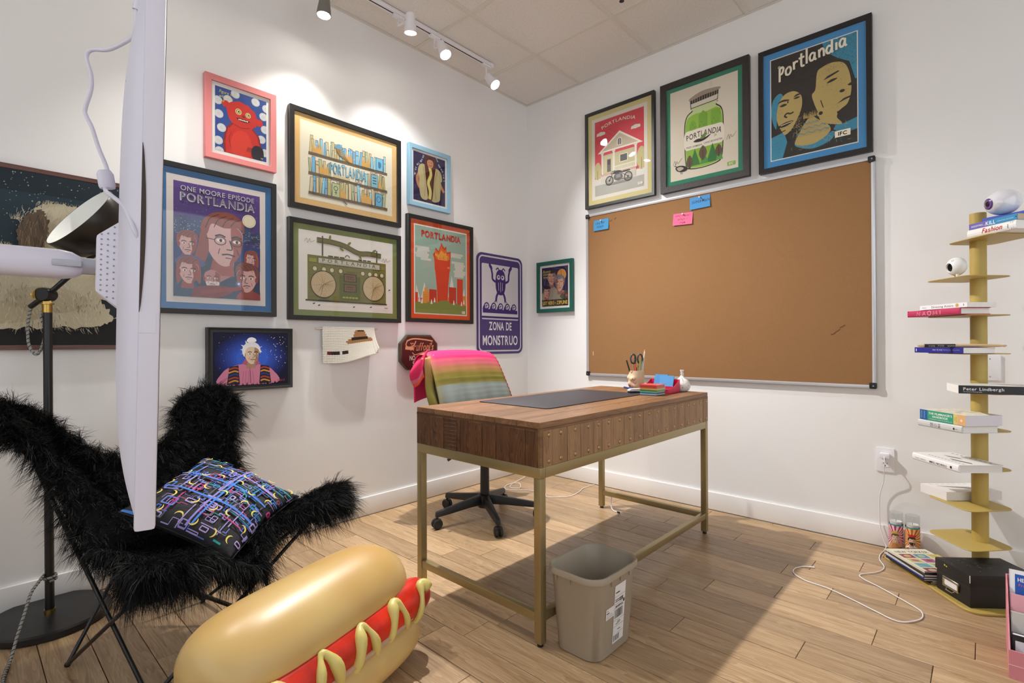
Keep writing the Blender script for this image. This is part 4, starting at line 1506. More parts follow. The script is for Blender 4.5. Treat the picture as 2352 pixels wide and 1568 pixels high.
def art_dog(A):
    h = A.h
    r = random.Random(17)
    A.rect(0, 0, 1, h, (30, 42, 50))
    for i in range(10):
        A.rect(0, h * (.18 + .07 * i), 1, h * (.25 + .07 * i), tuple(int(a + (b - a) * i / 9) for a, b in zip((34, 40, 46), (38, 56, 66))))
    A.rect(0, 0, 1, .12, (26, 25, 24))
    for q in range(420):
        x, y = r.uniform(0, .98), r.uniform(.4, h - .01)
        if r.random() < .3:
            x = r.uniform(0, .75)
        s = r.uniform(.001, .0032)
        A.ell(x, y, s, s * r.uniform(.6, 1.5), (150, 160, 160), 5)
    cr, sh = (188, 178, 152), (138, 128, 106)

    def shaggy(pts, c, n=10, a=.02):
        out = []
        k = len(pts)
        for i in range(k):
            p, q_ = Vector(pts[i]), Vector(pts[(i + 1) % k])
            for t in range(n):
                w_ = p.lerp(q_, t / n)
                nn = Vector((q_.y - p.y, p.x - q_.x)).normalized() * r.uniform(0, a)
                out.append((w_.x + nn.x, w_.y + nn.y))
        A.poly(out, c)
    # lying body, head raised near the right edge
    shaggy([(.1, .09), (.12, .3), (.3, .42), (.55, .44), (.75, .4), (.93, .34), (.96, .26), (.92, .2), (.98, .12), (.9, .07), (.6, .06), (.3, .06)], cr, 14)
    shaggy([(.62, .34), (.62, .5), (.68, .62), (.77, .645), (.84, .63), (.9, .66), (.98, .62), (1.0, .5), (.98, .38), (.86, .3), (.72, .28)], (196, 184, 156), 12)
    A.K = (0, 0, 1, h)
    # broad soft tones, then thousands of fine hairs
    for (x, y, rx, ry, c) in ((.3, .3, .14, .1, (178, 168, 142)), (.5, .36, .12, .07, (198, 190, 166)), (.72, .2, .14, .06, (176, 164, 138)), (.55, .14, .16, .05, (170, 158, 130)), (.86, .44, .1, .12, (204, 194, 168)), (.8, .58, .1, .05, (206, 196, 170))):
        A.ell(x, y, rx, ry, c, 20)
    for q in range(3600):
        x, y = r.uniform(.1, .97), r.uniform(.07, .64)
        if (y > .42 and x < .62) or (x > .9 and y < .3) or (y > .6 and (x < .68 or x > .97)):
            continue
        a = -pi / 2 + .5 * sin(x * 17 + y * 9) + r.gauss(0, .22)
        l_ = r.uniform(.012, .034)
        A.line([(x, y), (x + l_ * .5 * cos(a), y + l_ * .5 * sin(a)), (x + l_ * cos(a + .2), y + l_ * sin(a + .2))], .0017, r.choice([(206, 198, 174), (196, 186, 160), (184, 172, 146), (170, 158, 132), (212, 204, 182)]), .0004)
    for q in range(260):      # wisps breaking the outline
        x = r.uniform(.12, .95)
        y = .43 if x < .6 else (.63 if x > .7 else .55)
        a = r.uniform(.6, 2.4)
        A.line([(x, y - .015), (x + .022 * cos(a), y - .015 + .022 * sin(a))], .0018, (190, 180, 154), .0004)
    shaggy([(.63, .36), (.61, .48), (.64, .56), (.7, .6), (.73, .54), (.71, .42), (.68, .34)], (92, 76, 60), 12, .012)
    for q in range(90):
        x, y = r.uniform(.63, .72), r.uniform(.37, .57)
        A.line([(x, y), (x + r.uniform(-.012, .008), y - r.uniform(.02, .05))], .003, r.choice([(126, 106, 84), (70, 56, 44), (110, 92, 74)]), .0008)
    for (x, y, s_) in ((.86, .2, .05), (.72, .14, .06), (.6, .22, .05)):
        for q in range(26):
            xx, yy = x + r.uniform(-s_, s_), y + r.uniform(-s_, s_)
            A.line([(xx, yy), (xx + r.uniform(-.006, .006), yy - r.uniform(.01, .025))], .003, (134, 122, 100), .001)
    A.blob([(.78, .5), (.81, .53), (.83, .5), (.8, .47)], (60, 30, 26))
    A.blob([(.93, .49), (.97, .52), (1, .49), (.96, .46)], (44, 34, 30))
    A.K = None


def pictures():
    pk = mat('pink_frame', (214, 128, 128), 0.45)
    lb = mat('pale_blue_frame', (144, 186, 208), 0.45)
    gn = mat('dark_green_frame', (26, 92, 80), 0.45)
    jf = mat('ribbed_dark_frame', (46, 40, 38), 0.5, bump=0.6, bscale=120)
    br = wood('brown_frame_wood', [(58, 28, 18), (92, 46, 30), (112, 60, 40)], along=0, rough=0.35, rand=0.1)
    picture('framed_painting', 'red shaggy creature on blue dots in a pink frame', 'left', -2.42, -2.078, 1.966, 2.381, .030, .028, pk, [(0, (238, 236, 232))], (.018, art_monster))
    picture('framed_poster', 'purple night poster of drawn heads and a moon, blue mat, black frame', 'left', -2.632, -2.079, 1.198, 1.905, .024, .030, M_BLACKF, [(0, (56, 112, 168)), (.030, (226, 218, 214))], (.058, art_ensemble))
    picture('framed_poster', 'cream poster of three shelves of drawn books, tan mat', 'left', -2.007, -1.282, 1.805, 2.366, .028, .030, M_BLACKF, [(0, (226, 186, 124)), (.034, (234, 228, 206))], (.034, art_books))
    picture('framed_poster', 'olive wooden boombox poster with log speakers, green mat', 'left', -2.013, -1.284, 1.187, 1.749, .026, .030, M_BLACKF, [(0, (128, 140, 82)), (.032, (236, 232, 224))], (.034, art_boombox))
    picture('framed_print', 'figure in a hot dog costume on purple in a pale blue frame', 'left', -1.218, -0.860, 1.972, 2.382, .028, .028, lb, [(0, (238, 236, 234))], (.014, art_costume))
    picture('framed_poster', 'flaming red torch over a city poster, orange mat, black frame', 'left', -1.230, -0.645, 1.197, 1.911, .026, .030, M_BLACKF, [(0, (222, 84, 40)), (.030, (236, 232, 222))], (.038, art_torch))
    picture('framed_painting', 'white haired person in a pink shirt against stars, deep black frame', 'left', -2.412, -1.998, 0.818, 1.136, .012, .040, M_BLACKF, [(.014, (22, 24, 50))], (.016, art_space), glass=False, canvas=True)
    picture('framed_painting', 'large dark painting of a shaggy cream dog in a brown frame', 'left', -3.66, -2.715, 1.033, 1.757, .018, .024, br, [(0, (34, 44, 52))], (.001, art_dog), glass=False, canvas=True)
    picture('framed_print', 'small yellow lettered print of drawn heads in a dark green frame', 'right', 0.121, 0.480, 1.300, 1.708, .030, .024, gn, [(0, (238, 236, 232))], (.018, art_zip))
    picture('framed_poster', 'red poster of a gabled house and motorcycle, yellow mat', 'right', 0.604, 1.169, 2.056, 2.770, .022, .028, M_BLACKF, [(0, (214, 202, 142)), (.034, (228, 222, 208))], (.060, art_house))
    picture('framed_poster', 'green glass jar poster, green mat, wide ribbed frame', 'right', 1.213, 1.783, 2.050, 2.775, .040, .030, jf, [(0, (44, 132, 104)), (.028, (226, 216, 196))], (.028, art_jar))
    picture('framed_poster', 'black poster of two tan faces with brush lettering, blue mat', 'right', 1.835, 2.389, 2.042, 2.758, .026, .030, M_BLACKF, [(0, (64, 146, 206)), (.036, (236, 232, 222))], (.041, art_faces))


pictures()


# ------------------------------------------------------------------ unframed wall things
def wall_signs():
    # purple street-style sign
    loc, rot = on_wall('left', -0.588, 0.972, 0.004)
    w, h = 0.516, 0.774
    t = thing('wall_sign', 'tall purple metal sign reading ZONA DE MONSTRUO', 'sign', loc, rot)
    pu = (66, 44, 110)
    MB().prism(rrect(w, h, .055, 8, w / 2, h / 2), 0, .003).build('plate', mat('sign_purple', pu, 0.4), t)
    A = Art(1, h / w)
    H_ = h / w
    wh = (206, 202, 208)
    o, i = rrect(.93, H_ - .07, .085, 8, .5, H_ / 2), rrect(.885, H_ - .115, .065, 8, .5, H_ / 2)
    n = len(o)
    A.put(o + i, [(k, (k + 1) % n, n + (k + 1) % n, n + k) for k in range(n)], wh)
    A.poly(rrect(.80, .83, .02, 3, .5, H_ - .57), wh)
    A.rect(.12, .555, .88, .60, pu)
    # waves
    A.rect(.12, .60, .88, .67, pu)
    for k in range(5):
        cx = .2 + .15 * k
        A.poly([(cx - .085, .665), (cx - .075, .70), (cx - .05, .735), (cx - .03, .72), (cx - .035, .69), (cx, .665)], pu)
        A.ring(cx, .715, .045, .02, pu, 22, None, 185, -110)
        A.ring(cx + .002, .708, .017, .014, pu, 14, None, -100, -330)
    A.rect(.1, .535, .9, .60, pu)
    A.rect(.1, .60, .9, .612, wh)
    A.rect(.1, .565, .9, .60, wh)
    # pictogram of a four-limbed creature
    A.blob([(.4, .98), (.39, 1.12), (.42, 1.24), (.5, 1.28), (.58, 1.24), (.61, 1.12), (.6, .98), (.55, .9), (.45, .9)], pu)
    for sg in (-1, 1):
        A.curve([(.5 + sg * .09, 1.08), (.5 + sg * .17, 1.12), (.5 + sg * .18, 1.2), (.5 + sg * .2, 1.27)], .035, pu)
        A.blob([(.5 + sg * .19, 1.25), (.5 + sg * .25, 1.31), (.5 + sg * .24, 1.36), (.5 + sg * .18, 1.3)], pu)
        A.curve([(.5 + sg * .06, .92), (.5 + sg * .09, .86), (.5 + sg * .1, .8)], .04, pu)
        for q in range(3):
            A.line([(.5 + sg * .1, .81), (.5 + sg * (.07 + .045 * q), .765)], .016, pu, .004)
        A.curve([(.5 + sg * .03, 1.26), (.5 + sg * .06, 1.3), (.5 + sg * .1, 1.27)], .02, pu)
        A.ell(.5 + sg * .045, 1.16, .036, .036, wh, 16)
        A.ell(.5 + sg * .04, 1.165, .017, .017, pu, 12)
        A.line([(.5 + sg * .045, 1.08), (.5 + sg * .04, .96)], .008, wh)
    A.line([(.5, 1.09), (.5, .94)], .008, wh)
    A.text('ZONA DE', .5, .36, .17, (228, 224, 230), bold=.022, fit=.5)
    A.text('MONSTRUO', .5, .135, .2, (228, 224, 230), bold=.022, fit=.78)
    A.build('lettering', t, (0, 0, .0032), fn=lambda x, y, z: (x * w, y * w, z))
    # octagonal plaque
    loc, rot = on_wall('left', -1.290, 0.880, 0.003)
    t = thing('wall_plaque', 'dark red octagonal plaque with orange script beside the chair blanket', 'plaque', loc, rot)
    w, h, c = .304, .232, .058
    octo = lambda d: [(c, d), (w - c, d), (w - d, c), (w - d, h - c), (w - c, h - d), (c, h - d), (d, h - c), (d, c)]
    MB().prism(octo(0), 0, .03).build('rim', mat('plaque_rim', (92, 78, 62), 0.35, metal=0.5), t, bevel=.005)
    MB().prism(octo(.012), .028, .0315).build('face', mat('plaque_face', (70, 22, 20), 0.4), t)
    A = Art(w, h)
    og = (214, 150, 110)
    A.curve([(.045, .19), (.1, .205), (.19, .2), (.26, .19)], .009, og)
    A.curve([(.05, .19), (.04, .165), (.06, .15), (.1, .16), (.12, .19)], .008, og)
    A.text("Truffoni's", .165, .128, .075, (226, 176, 136), bold=.015, shear=.35, fit=.2)
    A.text("Truffoni's", .163, .13, .075, (150, 72, 44), shear=.35, fit=.195)
    A.curve([(.09, .115), (.11, .1), (.16, .11), (.24, .13)], .006, og)
    A.curve([(.035, .145), (.1, .14)], .02, og)
    A.text('NO SLOPPY', .152, .063, .045, (228, 214, 200), bold=.012, fit=.17)
    A.text('STEAKS', .152, .025, .045, (228, 214, 200), bold=.012, fit=.12)
    A.build('lettering', t, (0, 0, .0317))
    # knitted hanging on a thin rod
    loc, rot = on_wall('left', -1.655, 1.140, 0.0)
    t = thing('knitted_wall_hanging', 'cream knitted hanging with a brown hat motif on a thin rod', 'wall hanging', loc, rot)
    MB().tube([(-.2, 0, .02), (.2, .004, .02)], .0045, 8).build('rod', mat('rod_wood', (206, 196, 182), 0.6), t, smooth=40)
    for x in (-.15, .15):
        MB().tube([(x, .002, .001), (x, .002, .022)], .002, 6).build('nail', M_STEEL, t, smooth=40)
    rows = 22
    yarn = [mat('yarn_cream', (226, 222, 210), 0.95, sheen=0.3), mat('yarn_tan', (168, 124, 78), 0.95), mat('yarn_dark', (44, 30, 26), 0.95), mat('yarn_red', (110, 34, 36), 0.95)]
    mb = MB()
    n = 46
    for j in range(rows):
        fy = j / (rows - 1)
        for i in range(n):
            fx = i / (n - 1)
            u = -.16 + .33 * fx + .012 * fy * fx
            bot = .2 - .035 * fx + (0.012 * sin(fx * 5)) + (.03 * max(0, fx - .93) / .07 * -1)
            v = .008 - bot * fy
            zz = .024 + .012 * sin(fx * 3 + 1) * fy + .05 * fy * fy * fx
            hx, hy = fx, 1 - fy
            c = 0
            if (.54 < hx < .86 and .62 < hy < .92 and hx > .54 + (hy - .62) * .25 and hx < .86 - (hy - .62) * .25) or (.42 < hx < .95 and .5 < hy < .63 and abs(hx - .69) < .3 - abs(hy - .56)):
                c = 1
            if .52 < hx < .86 and .6 < hy < .68:
                c = 2
            if .06 < hx < .44 and .2 < hy < .29:
                c = 3 if hx < .12 else (0 if .27 < hx < .32 else 2)
            if .66 < hx < .8 and .86 < hy < .93:
                c = 2
            mb.cur = c
            mb.box((u, v, zz), (.0082, .0072, .008), Matrix.Rotation(.5 if i % 2 else -.5, 3, 'Z'))
    mb.build('knitting', yarn, t, bevel=0, weld=False)
    # second layer closes the gaps between the stitches
    def sheet(a, b):
        bot = .2 - .035 * a + .012 * sin(a * 5)
        return (-.163 + .336 * a + .012 * b * a, .008 - bot * b, .0235 + .012 * sin(a * 3 + 1) * b + .05 * b * b * a - .002)
    MB().grid(sheet, 20, 12).build('backing_cloth', yarn[0], t, smooth=180)


wall_signs()


# ------------------------------------------------------------------ corkboard
def corkboard():
    w, h = 1.793, 1.205
    loc, rot = on_wall('right', 0.604, 0.811, 0.002)
    t = thing('corkboard', 'large brown corkboard with thin aluminium frame and black corners', 'corkboard', loc, rot)
    rails(MB(), w, h, .018, .020).build('frame', mat('aluminium', (206, 206, 210), 0.3, metal=0.6), t, bevel=.003)
    m = mat('cork', (149, 111, 74), 0.9, noise=.10, nscale=420, bump=.25, bscale=500, spec=.15)
    MB().bb((.014, .014, .002), (w - .014, h - .014, .0125)).build('cork_panel', m, t)
    for (x, y) in ((0, 0), (w, 0), (0, h), (w, h)):
        sx, sy = (1 if x == 0 else -1), (1 if y == 0 else -1)
        c = MB()
        c.prism(rrect(.032, .032, .006, 3, x + sx * .0145, y + sy * .0145), .0, .0225)
        o = c.build('corner_cap', M_BLACKP, t, bevel=.002)
        MB().lathe([(.004, 0), (.004, .0015), (0, .0018)], 10, Matrix.Translation((x + sx * .013, y + sy * .013, .0225))).build('screw', M_STEEL, o, smooth=40)
    # scuffs: shallow gouges in the cork
    mk = mat('cork_gouge', (104, 70, 42), 0.95)
    for (x, y, l_, a) in ((.215, 1.13, .02, 25), (.25, 1.14, .02, 30), (1.62, .3, .035, 38), (1.645, .325, .03, 30), (1.60, .285, .02, 20)):
        MB().box((x, y, .0126), (l_, .006, .0006), Matrix.Rotation(radians(a), 3, 'Z')).build('gouge', mk, t)
    MB().box((.056, .165, .0126), (.006, .03, .0006)).build('gouge', mat('cork_bare', (206, 170, 130), .9), t)
    return t


corkboard()


def note(label, x, z, w, h, rgb, lines, rotd, pen=(44, 36, 60)):
    """index card pinned on the cork; x,z = lower left on the wall"""
    t = thing('note_card', label, 'note', (x + w / 2, -0.0155, z + h), (pi / 2, 0, 0))
    t.rotation_euler = Euler((pi / 2 - .03, radians(rotd), 0), 'XYZ')
    t.rotation_euler = (Matrix.Rotation(pi / 2, 3, 'X') @ Matrix.Rotation(radians(rotd), 3, 'Z') @ Matrix.Rotation(radians(-4), 3, 'X')).to_euler()
    MB().bb((-w / 2, -h, 0), (w / 2, 0, .0008)).build('card', mat('card_%d_%d_%d' % rgb, rgb, .7), t)
    A = Art(w, h)
    for (txt, lx, ly, sz) in lines:
        A.text(txt, lx, ly, sz, pen, 'l', sx=.85, shear=.15, bold=.004, wave=[0, .1, -.05, .05])
    A.build('handwriting', t, (-w / 2, -h, .0009))
    MB().lathe([(.0, .0), (.004, .0008), (.0045, .003), (.003, .006), (.004, .009), (.0045, .011), (0, .012)], 12, Matrix.Translation((0, -.008, .0008))).build('push_pin', mat('clear_pin', (226, 226, 228), .2), t, smooth=40)


note('blue card pinned at the far left of the corkboard', .672, 1.884, .128, .079, (58, 144, 196), [('CAN WE', .014, .045, .022), ('READ!', .03, .018, .022)], 0)
note('blue card pinned at the top centre of the corkboard', 1.409, 1.911, .132, .078, (58, 140, 200), [('SUPERMAN', .012, .036, .026)], 1)
note('pink card pinned just below a blue card on the corkboard', 1.297, 1.823, .132, .078, (244, 96, 138), [('WHO THANK!', .014, .054, .017), ('WON\'T  ?', .03, .03, .017), ('THEM', .045, .008, .017)], -3)


# ------------------------------------------------------------------ desk
M_GOLD = mat('champagne_metal', (168, 152, 110), 0.38, metal=0.75)
DX0, DX1, DY0, DY1 = 0.985, 1.68, -1.877, -0.42
DZ = 0.777


def desk():
    t = thing('writing_desk', 'reclaimed wood desk with riveted plank sides on gold metal legs', 'desk', (DX0, DY0, 0))
    W, L_ = DX1 - DX0, DY1 - DY0
    top_w = wood('desk_top_wood', [(82, 54, 33), (122, 86, 55), (144, 106, 72), (162, 126, 90)], along=1, stretch=10, scale=2.4, rough=.42, rand=.3, rings=.2)
    side_w = wood('desk_side_wood', [(126, 91, 60), (156, 119, 83), (172, 136, 99)], along=2, stretch=9, scale=3, rough=.5, rand=.3, rings=.2)
    dark_w = wood('desk_end_wood', [(46, 28, 16), (88, 56, 32), (116, 76, 44), (138, 95, 57)], along=2, stretch=7, scale=5, rough=.42, rand=.5, rings=.25)
    trim_w = wood('desk_trim_wood', [(96, 66, 40), (132, 96, 62), (150, 112, 76)], along=1, stretch=10, scale=3, rough=.5, rand=.2, rings=.15)
    trim_d = wood('desk_end_trim_wood', [(50, 30, 18), (86, 56, 32), (104, 70, 42)], along=0, stretch=10, scale=3, rough=.45, rand=.2, rings=.15)
    zb = 0.62
    # carcass
    MB().bb((.012, .012, zb), (W - .012, L_ - .012, DZ - .022)).build('carcass', trim_d, t)
    # top boards
    n = 6
    r = random.Random(5)
    xs = [0.0] + sorted([W * (k + r.uniform(-.12, .12)) / n for k in range(1, n)]) + [W]
    for a, b in zip(xs[:-1], xs[1:]):
        MB().bb((a + .0006, 0.0, DZ - .022), (b - .0006, L_, DZ)).build('top_board', top_w, t, bevel=.0012, seg=1)
    # edge trims
    MB().bb((W - .012, 0, DZ - .030), (W + .0005, L_, DZ - .022)).build('edge_trim', trim_w, t)
    MB().bb((0, -.0005, DZ - .030), (W - .0121, .012, DZ - .022)).build('edge_trim', trim_d, t)
    MB().bb((W - .012, 0, zb), (W, .014, DZ - .0301)).build('corner_trim', trim_w, t)
    # long side planks with rivets
    ys = [-1.862, -1.809, -1.721, -1.634, -1.549, -1.489, -1.403, -1.316, -1.231, -1.147, -1.058, -0.972, -0.888, -0.805, -0.717, -0.661, -0.574, -0.488, -0.421]
    rv = MB().lathe([(.0085, 0), (.0085, .0012), (.006, .003), (.0, .0036)], 14).mesh('rivet', mat('rivet_metal', (176, 150, 108), .3, metal=.9), smooth=60)
    for a, b in zip(ys[:-1], ys[1:]):
        a, b = a - DY0, b - DY0
        d = r.uniform(0, .0015)
        p = MB().box((0, 0, 0), (.012, b - a - .0018, DZ - .030 - zb)).build('plank', side_w, t, bevel=.0012, seg=1)
        p.location = (W - .0055 + d - .0005, (a + b) / 2, (DZ - .030 + zb) / 2)
        for z in (zb + .018, DZ - .047):
            inst('rivet', rv, p, (.006, min(.2, 0.0) + 0.006, z - (DZ - .030 + zb) / 2), (0, pi / 2, 0))
    # dark end planks facing the camera
    es = [0.0, .095, .18, .262, .335, .408, .482, .552, .628, .683]
    for k, (a, b) in enumerate(zip(es[:-1], es[1:])):
        d = r.uniform(0, .002)
        p = MB().box((0, 0, 0), (b - a - .0016, .012, DZ - .030 - zb))
        if k in (2, 3):      # the two rough-sawn boards keep their saw ridges
            for q in range(9 if k == 2 else 3):
                if k == 2:
                    p.box((0, -.0065, -.06 + .015 * q), (b - a - .006, .0024, .006))
                else:
                    p.box((-.02 + .02 * q, -.0065, 0), (.006, .0024, DZ - .034 - zb))
        o = p.build('plank', dark_w, t, bevel=.001, seg=1)
        o.location = ((a + b) / 2, .0055 - d, (DZ - .030 + zb) / 2)
    # back panel and drawer fronts on the chair side
    MB().bb((.02, L_ - .012, zb), (W - .02, L_, DZ - .0225)).build('back_panel', side_w, t)
    for k in range(3):
        a, b = .02 + k * (L_ - .04) / 3, .02 + (k + 1) * (L_ - .04) / 3 - .006
        f = MB().bb((-.016, a, zb + .006), (.012, b, zb + .072)).bb((-.016, a, zb + .078), (.012, b, DZ - .026)).build('drawer_front', dark_w, t, bevel=.002, seg=1)
        MB().tube([(-.016, (a + b) / 2 - .05, .7), (-.03, (a + b) / 2 - .05, .7), (-.03, (a + b) / 2 + .05, .7), (-.016, (a + b) / 2 + .05, .7)], .004, 8).build('handle', M_BLACK, f, smooth=40)
    # metal base
    q = .03
    for (x, y) in ((0, 0), (W - q, 0), (W - q, L_ - q), (0, L_ - q)):
        lg = MB().bb((x, y, .012), (x + q, y + q, zb - .038)).build('leg', M_GOLD, t, bevel=.002)
        MB().lathe([(.011, 0.0), (.011, .0119), (0, .0119)], 14, Matrix.Translation((x + q / 2, y + q / 2, 0))).build('foot', M_BLACKP, lg)
    zt0, zt1 = zb - .038, zb - .0002
    MB().bb((0, 0, zt0), (W, q, zt1)).build('apron_bar', M_GOLD, t, bevel=.002)
    MB().bb((0, L_ - q, zt0), (W, L_, zt1)).build('apron_bar', M_GOLD, t, bevel=.002)
    MB().bb((W - q, q + .0005, zt0), (W, L_ - q - .0005, zt1)).build('apron_bar', M_GOLD, t, bevel=.002)
    MB().bb((0, q + .0005, zt0), (q, L_ - q - .0005, zt1)).build('apron_bar', M_GOLD, t, bevel=.002)
    z0, z1 = .085, .115
    MB().bb((q, .002, z0), (W - q, q - .002, z1)).build('stretcher', M_GOLD, t, bevel=.002)
    MB().bb((q, L_ - q + .002, z0), (W - q, L_ - .002, z1)).build('stretcher', M_GOLD, t, bevel=.002)
    MB().bb((W - q + .002, q, z0), (W - .002, L_ - q, z1)).build('stretcher', M_GOLD, t, bevel=.002)


desk()


def desk_items():
    # desk pad
    z = DZ + .0006
    t = tag(MB().prism(rrect(.42, .84, .02, 5), 0, .003).build('desk_mat', mat('desk_mat_felt', (44, 38, 44), .55, bump=.1, bscale=600), bevel=.001), 'dark plum rectangular desk mat lying on the wooden desk', 'desk mat')
    t.location = (1.262, -1.155, z)
    # pen cup: pale beaker, the front half moulded with bumps
    cx, cy = 1.262, -.452
    t = thing('pen_cup', 'pale ceramic pen cup with bumps and red curl marks', 'pen cup', (cx, cy, z))
    cm = mat('cup_ceramic', (214, 190, 158), .5)
    cw = mat('cup_bumpy_side', (226, 206, 192), .5)

    def wall_(a, b):
        q = 2 * pi * a
        zz = .108 * b
        rr = .043 + .003 * sin(b * 3)
        # bumps on the side turned to the left of the camera
        for (qa, za, amp, wd) in ((3.75, .066, .012, .35), (4.6, .060, .012, .35), (4.1, .03, .011, .4), (3.4, .025, .007, .35), (5.0, .02, .006, .4)):
            da = (q - qa + pi) % (2 * pi) - pi
            rr += amp * math.exp(-((da / wd) ** 2) - (((zz - za) / .015) ** 2))
        return (rr * cos(q), rr * sin(q), zz)
    b = MB().grid(wall_, 56, 24, cu=True)
    b.lathe([(.0425, .108), (.0385, .108), (.0375, .006), (1e-7, .006)], 56, cap=False).lathe([(.0425, 0.0), (0, 0.0)], 56)
    b.build('beaker', cm, t, smooth=60)
    rm = mat('red_glaze', (170, 50, 40), .4)
    for (qa, za, up) in ((4.45, .095, 1), (4.9, .052, 1), (3.7, .05, -1), (4.2, .022, -1), (5.0, .03, 1), (4.55, .008, 1)):
        pts = []
        for k in range(9):
            f = k / 8
            q, zz = qa + .32 * (f - .5), za + up * .012 * (abs(f - .5) * 2) ** 2
            p = Vector(wall_((q / (2 * pi)) % 1, max(.001, zz) / .108))
            pts.append(p + Vector((cos(q), sin(q), 0)) * .0006)
        MB().tube(pts, .0012, 6).build('glaze_curl', rm, t, smooth=60)
    # things standing in the cup, each its own object
    def stick(name, label, cat, base, tip, r, m, tipm=None, tiplen=.012, taper=.3):
        a, e = Vector(base), Vector(tip)
        d = (e - a).normalized()
        o = thing(name, label, cat, (cx, cy, z))
        MB().tube([a, e], r, 10).build('barrel', m, o, smooth=40)
        if tipm:
            MB().tube([e + d * .0002, e + d * tiplen], [r, r * taper], 10).build('tip', tipm, o, smooth=40)
    blk = M_BLACKP
    stick('marker', 'black marker leaning far left in the pen cup', 'marker', (-.008, -.016, .012), (-.044, -.040, .165), .0045, blk, blk, .006, .8)
    stick('pencil', 'pink eraser pencil behind the black marker in the cup', 'pencil', (-.01, .012, .012), (-.026, -.004, .172), .0035, mat('pencil_tan', (206, 150, 110), .5), mat('eraser_pink', (222, 150, 140), .7), .01, .95)
    stick('pen', 'dark blue pen seen through the scissor loop', 'pen', (.004, -.010, .012), (-.008, -.006, .182), .004, mat('pen_navy', (42, 40, 96), .4), blk, .01, .4)
    stick('pen', 'orange barrelled pen in front of the scissors', 'pen', (.012, -.018, .012), (.002, -.022, .150), .005, mat('pen_orange', (214, 84, 40), .4), blk, .02, .9)
    stick('highlighter', 'yellow green highlighter in the pen cup', 'highlighter', (.008, .0, .012), (.016, .012, .158), .0055, mat('pen_lime', (186, 196, 90), .4), mat('lime_tip', (150, 170, 90), .5), .02, .6)
    stick('pen', 'pale grey pen beside the tall white brush', 'pen', (.016, .010, .012), (.022, .024, .150), .0045, mat('pen_grey', (180, 186, 196), .4), M_STEEL, .015, .5)
    stick('pencil', 'tall white pencil leaning right in the pen cup', 'pencil', (.014, .022, .012), (.030, .044, .222), .0045, mat('brush_white', (228, 220, 206), .5), mat('brush_tip', (206, 160, 130), .6), .012, .5)
    s = thing('scissors', 'black handled scissors standing in the pen cup', 'scissors', (cx, cy, z))
    for sg in (-1, 1):
        c0 = Vector((.012 * sg * 1.1, .016 * sg * 1.1, .178))
        pts = []
        ax = Vector((.6, .8, 0))
        for k in range(20):
            q = 2 * pi * k / 20
            pts.append(c0 + ax * (.0155 * cos(q)) + Vector((0, 0, .028 * sin(q))))
        MB().tube(pts, .005, 8, closed=True).build('handle_loop', mat('scissor_grey', (58, 64, 66), .45), s, smooth=60)
        MB().tube([c0 + Vector((0, 0, -.03)), Vector((0, 0, .12)), Vector((-.008 * sg, -.01 * sg, .015))], [.006, .005, .002], 6, flat=.5).build('blade', M_STEEL, s, smooth=40)
    # blue pen on the desk
    t = thing('pen', 'blue pen lying on the desk before the pen cup', 'pen', (1.245, -.512, z + .005), radians(-35))
    MB().tube([(-.07, 0, 0), (.05, 0, 0)], .0048, 10).build('barrel', mat('pen_blue', (44, 70, 140), .35), t, smooth=40)
    MB().tube([(.05, 0, 0), (.066, 0, 0)], [.0045, .0015], 10).build('tip', M_STEEL, t, smooth=40)
    # white capped block
    t = thing('stapler', 'small white stapler with black base beside the striped cube', 'stapler', (1.412, -.722, z), radians(58))
    MB().prism([(-.05, 0), (.05, 0), (.05, .008), (-.05, .012)], -.013, .013, Matrix.Rotation(pi / 2, 4, 'X')).build('base', M_BLACKP, t, bevel=.002)
    MB().prism([(-.052, .0125), (.05, .009), (.05, .02), (.03, .027), (-.04, .026), (-.052, .02)], -.014, .014, Matrix.Rotation(pi / 2, 4, 'X')).build('body', M_WHITE, t, bevel=.004)
    # striped note cube in a clear box
    t = thing('note_cube', 'rainbow striped paper cube in a clear plastic box', 'note cube', (1.516, -.745, z), radians(0))
    cols = [(176, 214, 226), (44, 108, 176), (140, 206, 150), (36, 128, 62), (240, 196, 110), (236, 118, 40), (214, 50, 52), (228, 74, 58)]
    for k, c in enumerate(cols):
        MB().box((0, 0, .006 + .0066 * k), (.094 - .001 * (k % 2), .094 - .001 * (k % 3), .0064)).build('paper_block', mat('note_%d' % k, c, .7), t)
    cl = glass_mat('clear_plastic', (.97, .98, .98), boost=1.2)
    MB().bb((-.05, -.05, 0), (.05, .05, .002)).bb((-.05, -.05, .002), (.05, -.0484, .062)).bb((-.05, .0484, .002), (.05, .05, .062)).bb((-.05, -.0484, .002), (-.0484, .0484, .062)).bb((.0484, -.0484, .002), (.05, .0484, .062)).build('clear_box', cl, t)
    # pink desk tray
    t = thing('desk_tray', 'hot pink slanted desk tray behind the striped cube', 'tray', (1.478, -.592, z), radians(4))
    pm = mat('pink_tray', (214, 36, 80), .4)
    w2, d2, th = .085, .085, .003
    side = [(-d2, 0), (d2, 0), (d2, .07), (.0, .035), (-d2, .026)]
    b = MB().bb((-w2, -d2, 0), (w2, d2, th))
    for x in (-w2, w2 - th):
        b.prism(side, x, x + th, Matrix(((0, 0, 1, 0), (1, 0, 0, 0), (0, 1, 0, 0), (0, 0, 0, 1))))
    b.bb((-w2, -d2, 0), (w2, -d2 + th, .026)).bb((-w2, d2 - th, 0), (w2, d2, .07)).bb((-w2, -.0, 0), (w2, .003, .035))
    b.build('tray', pm, t, bevel=.0006, seg=1)
    pad = mat('blue_pad', (52, 116, 172), .7)
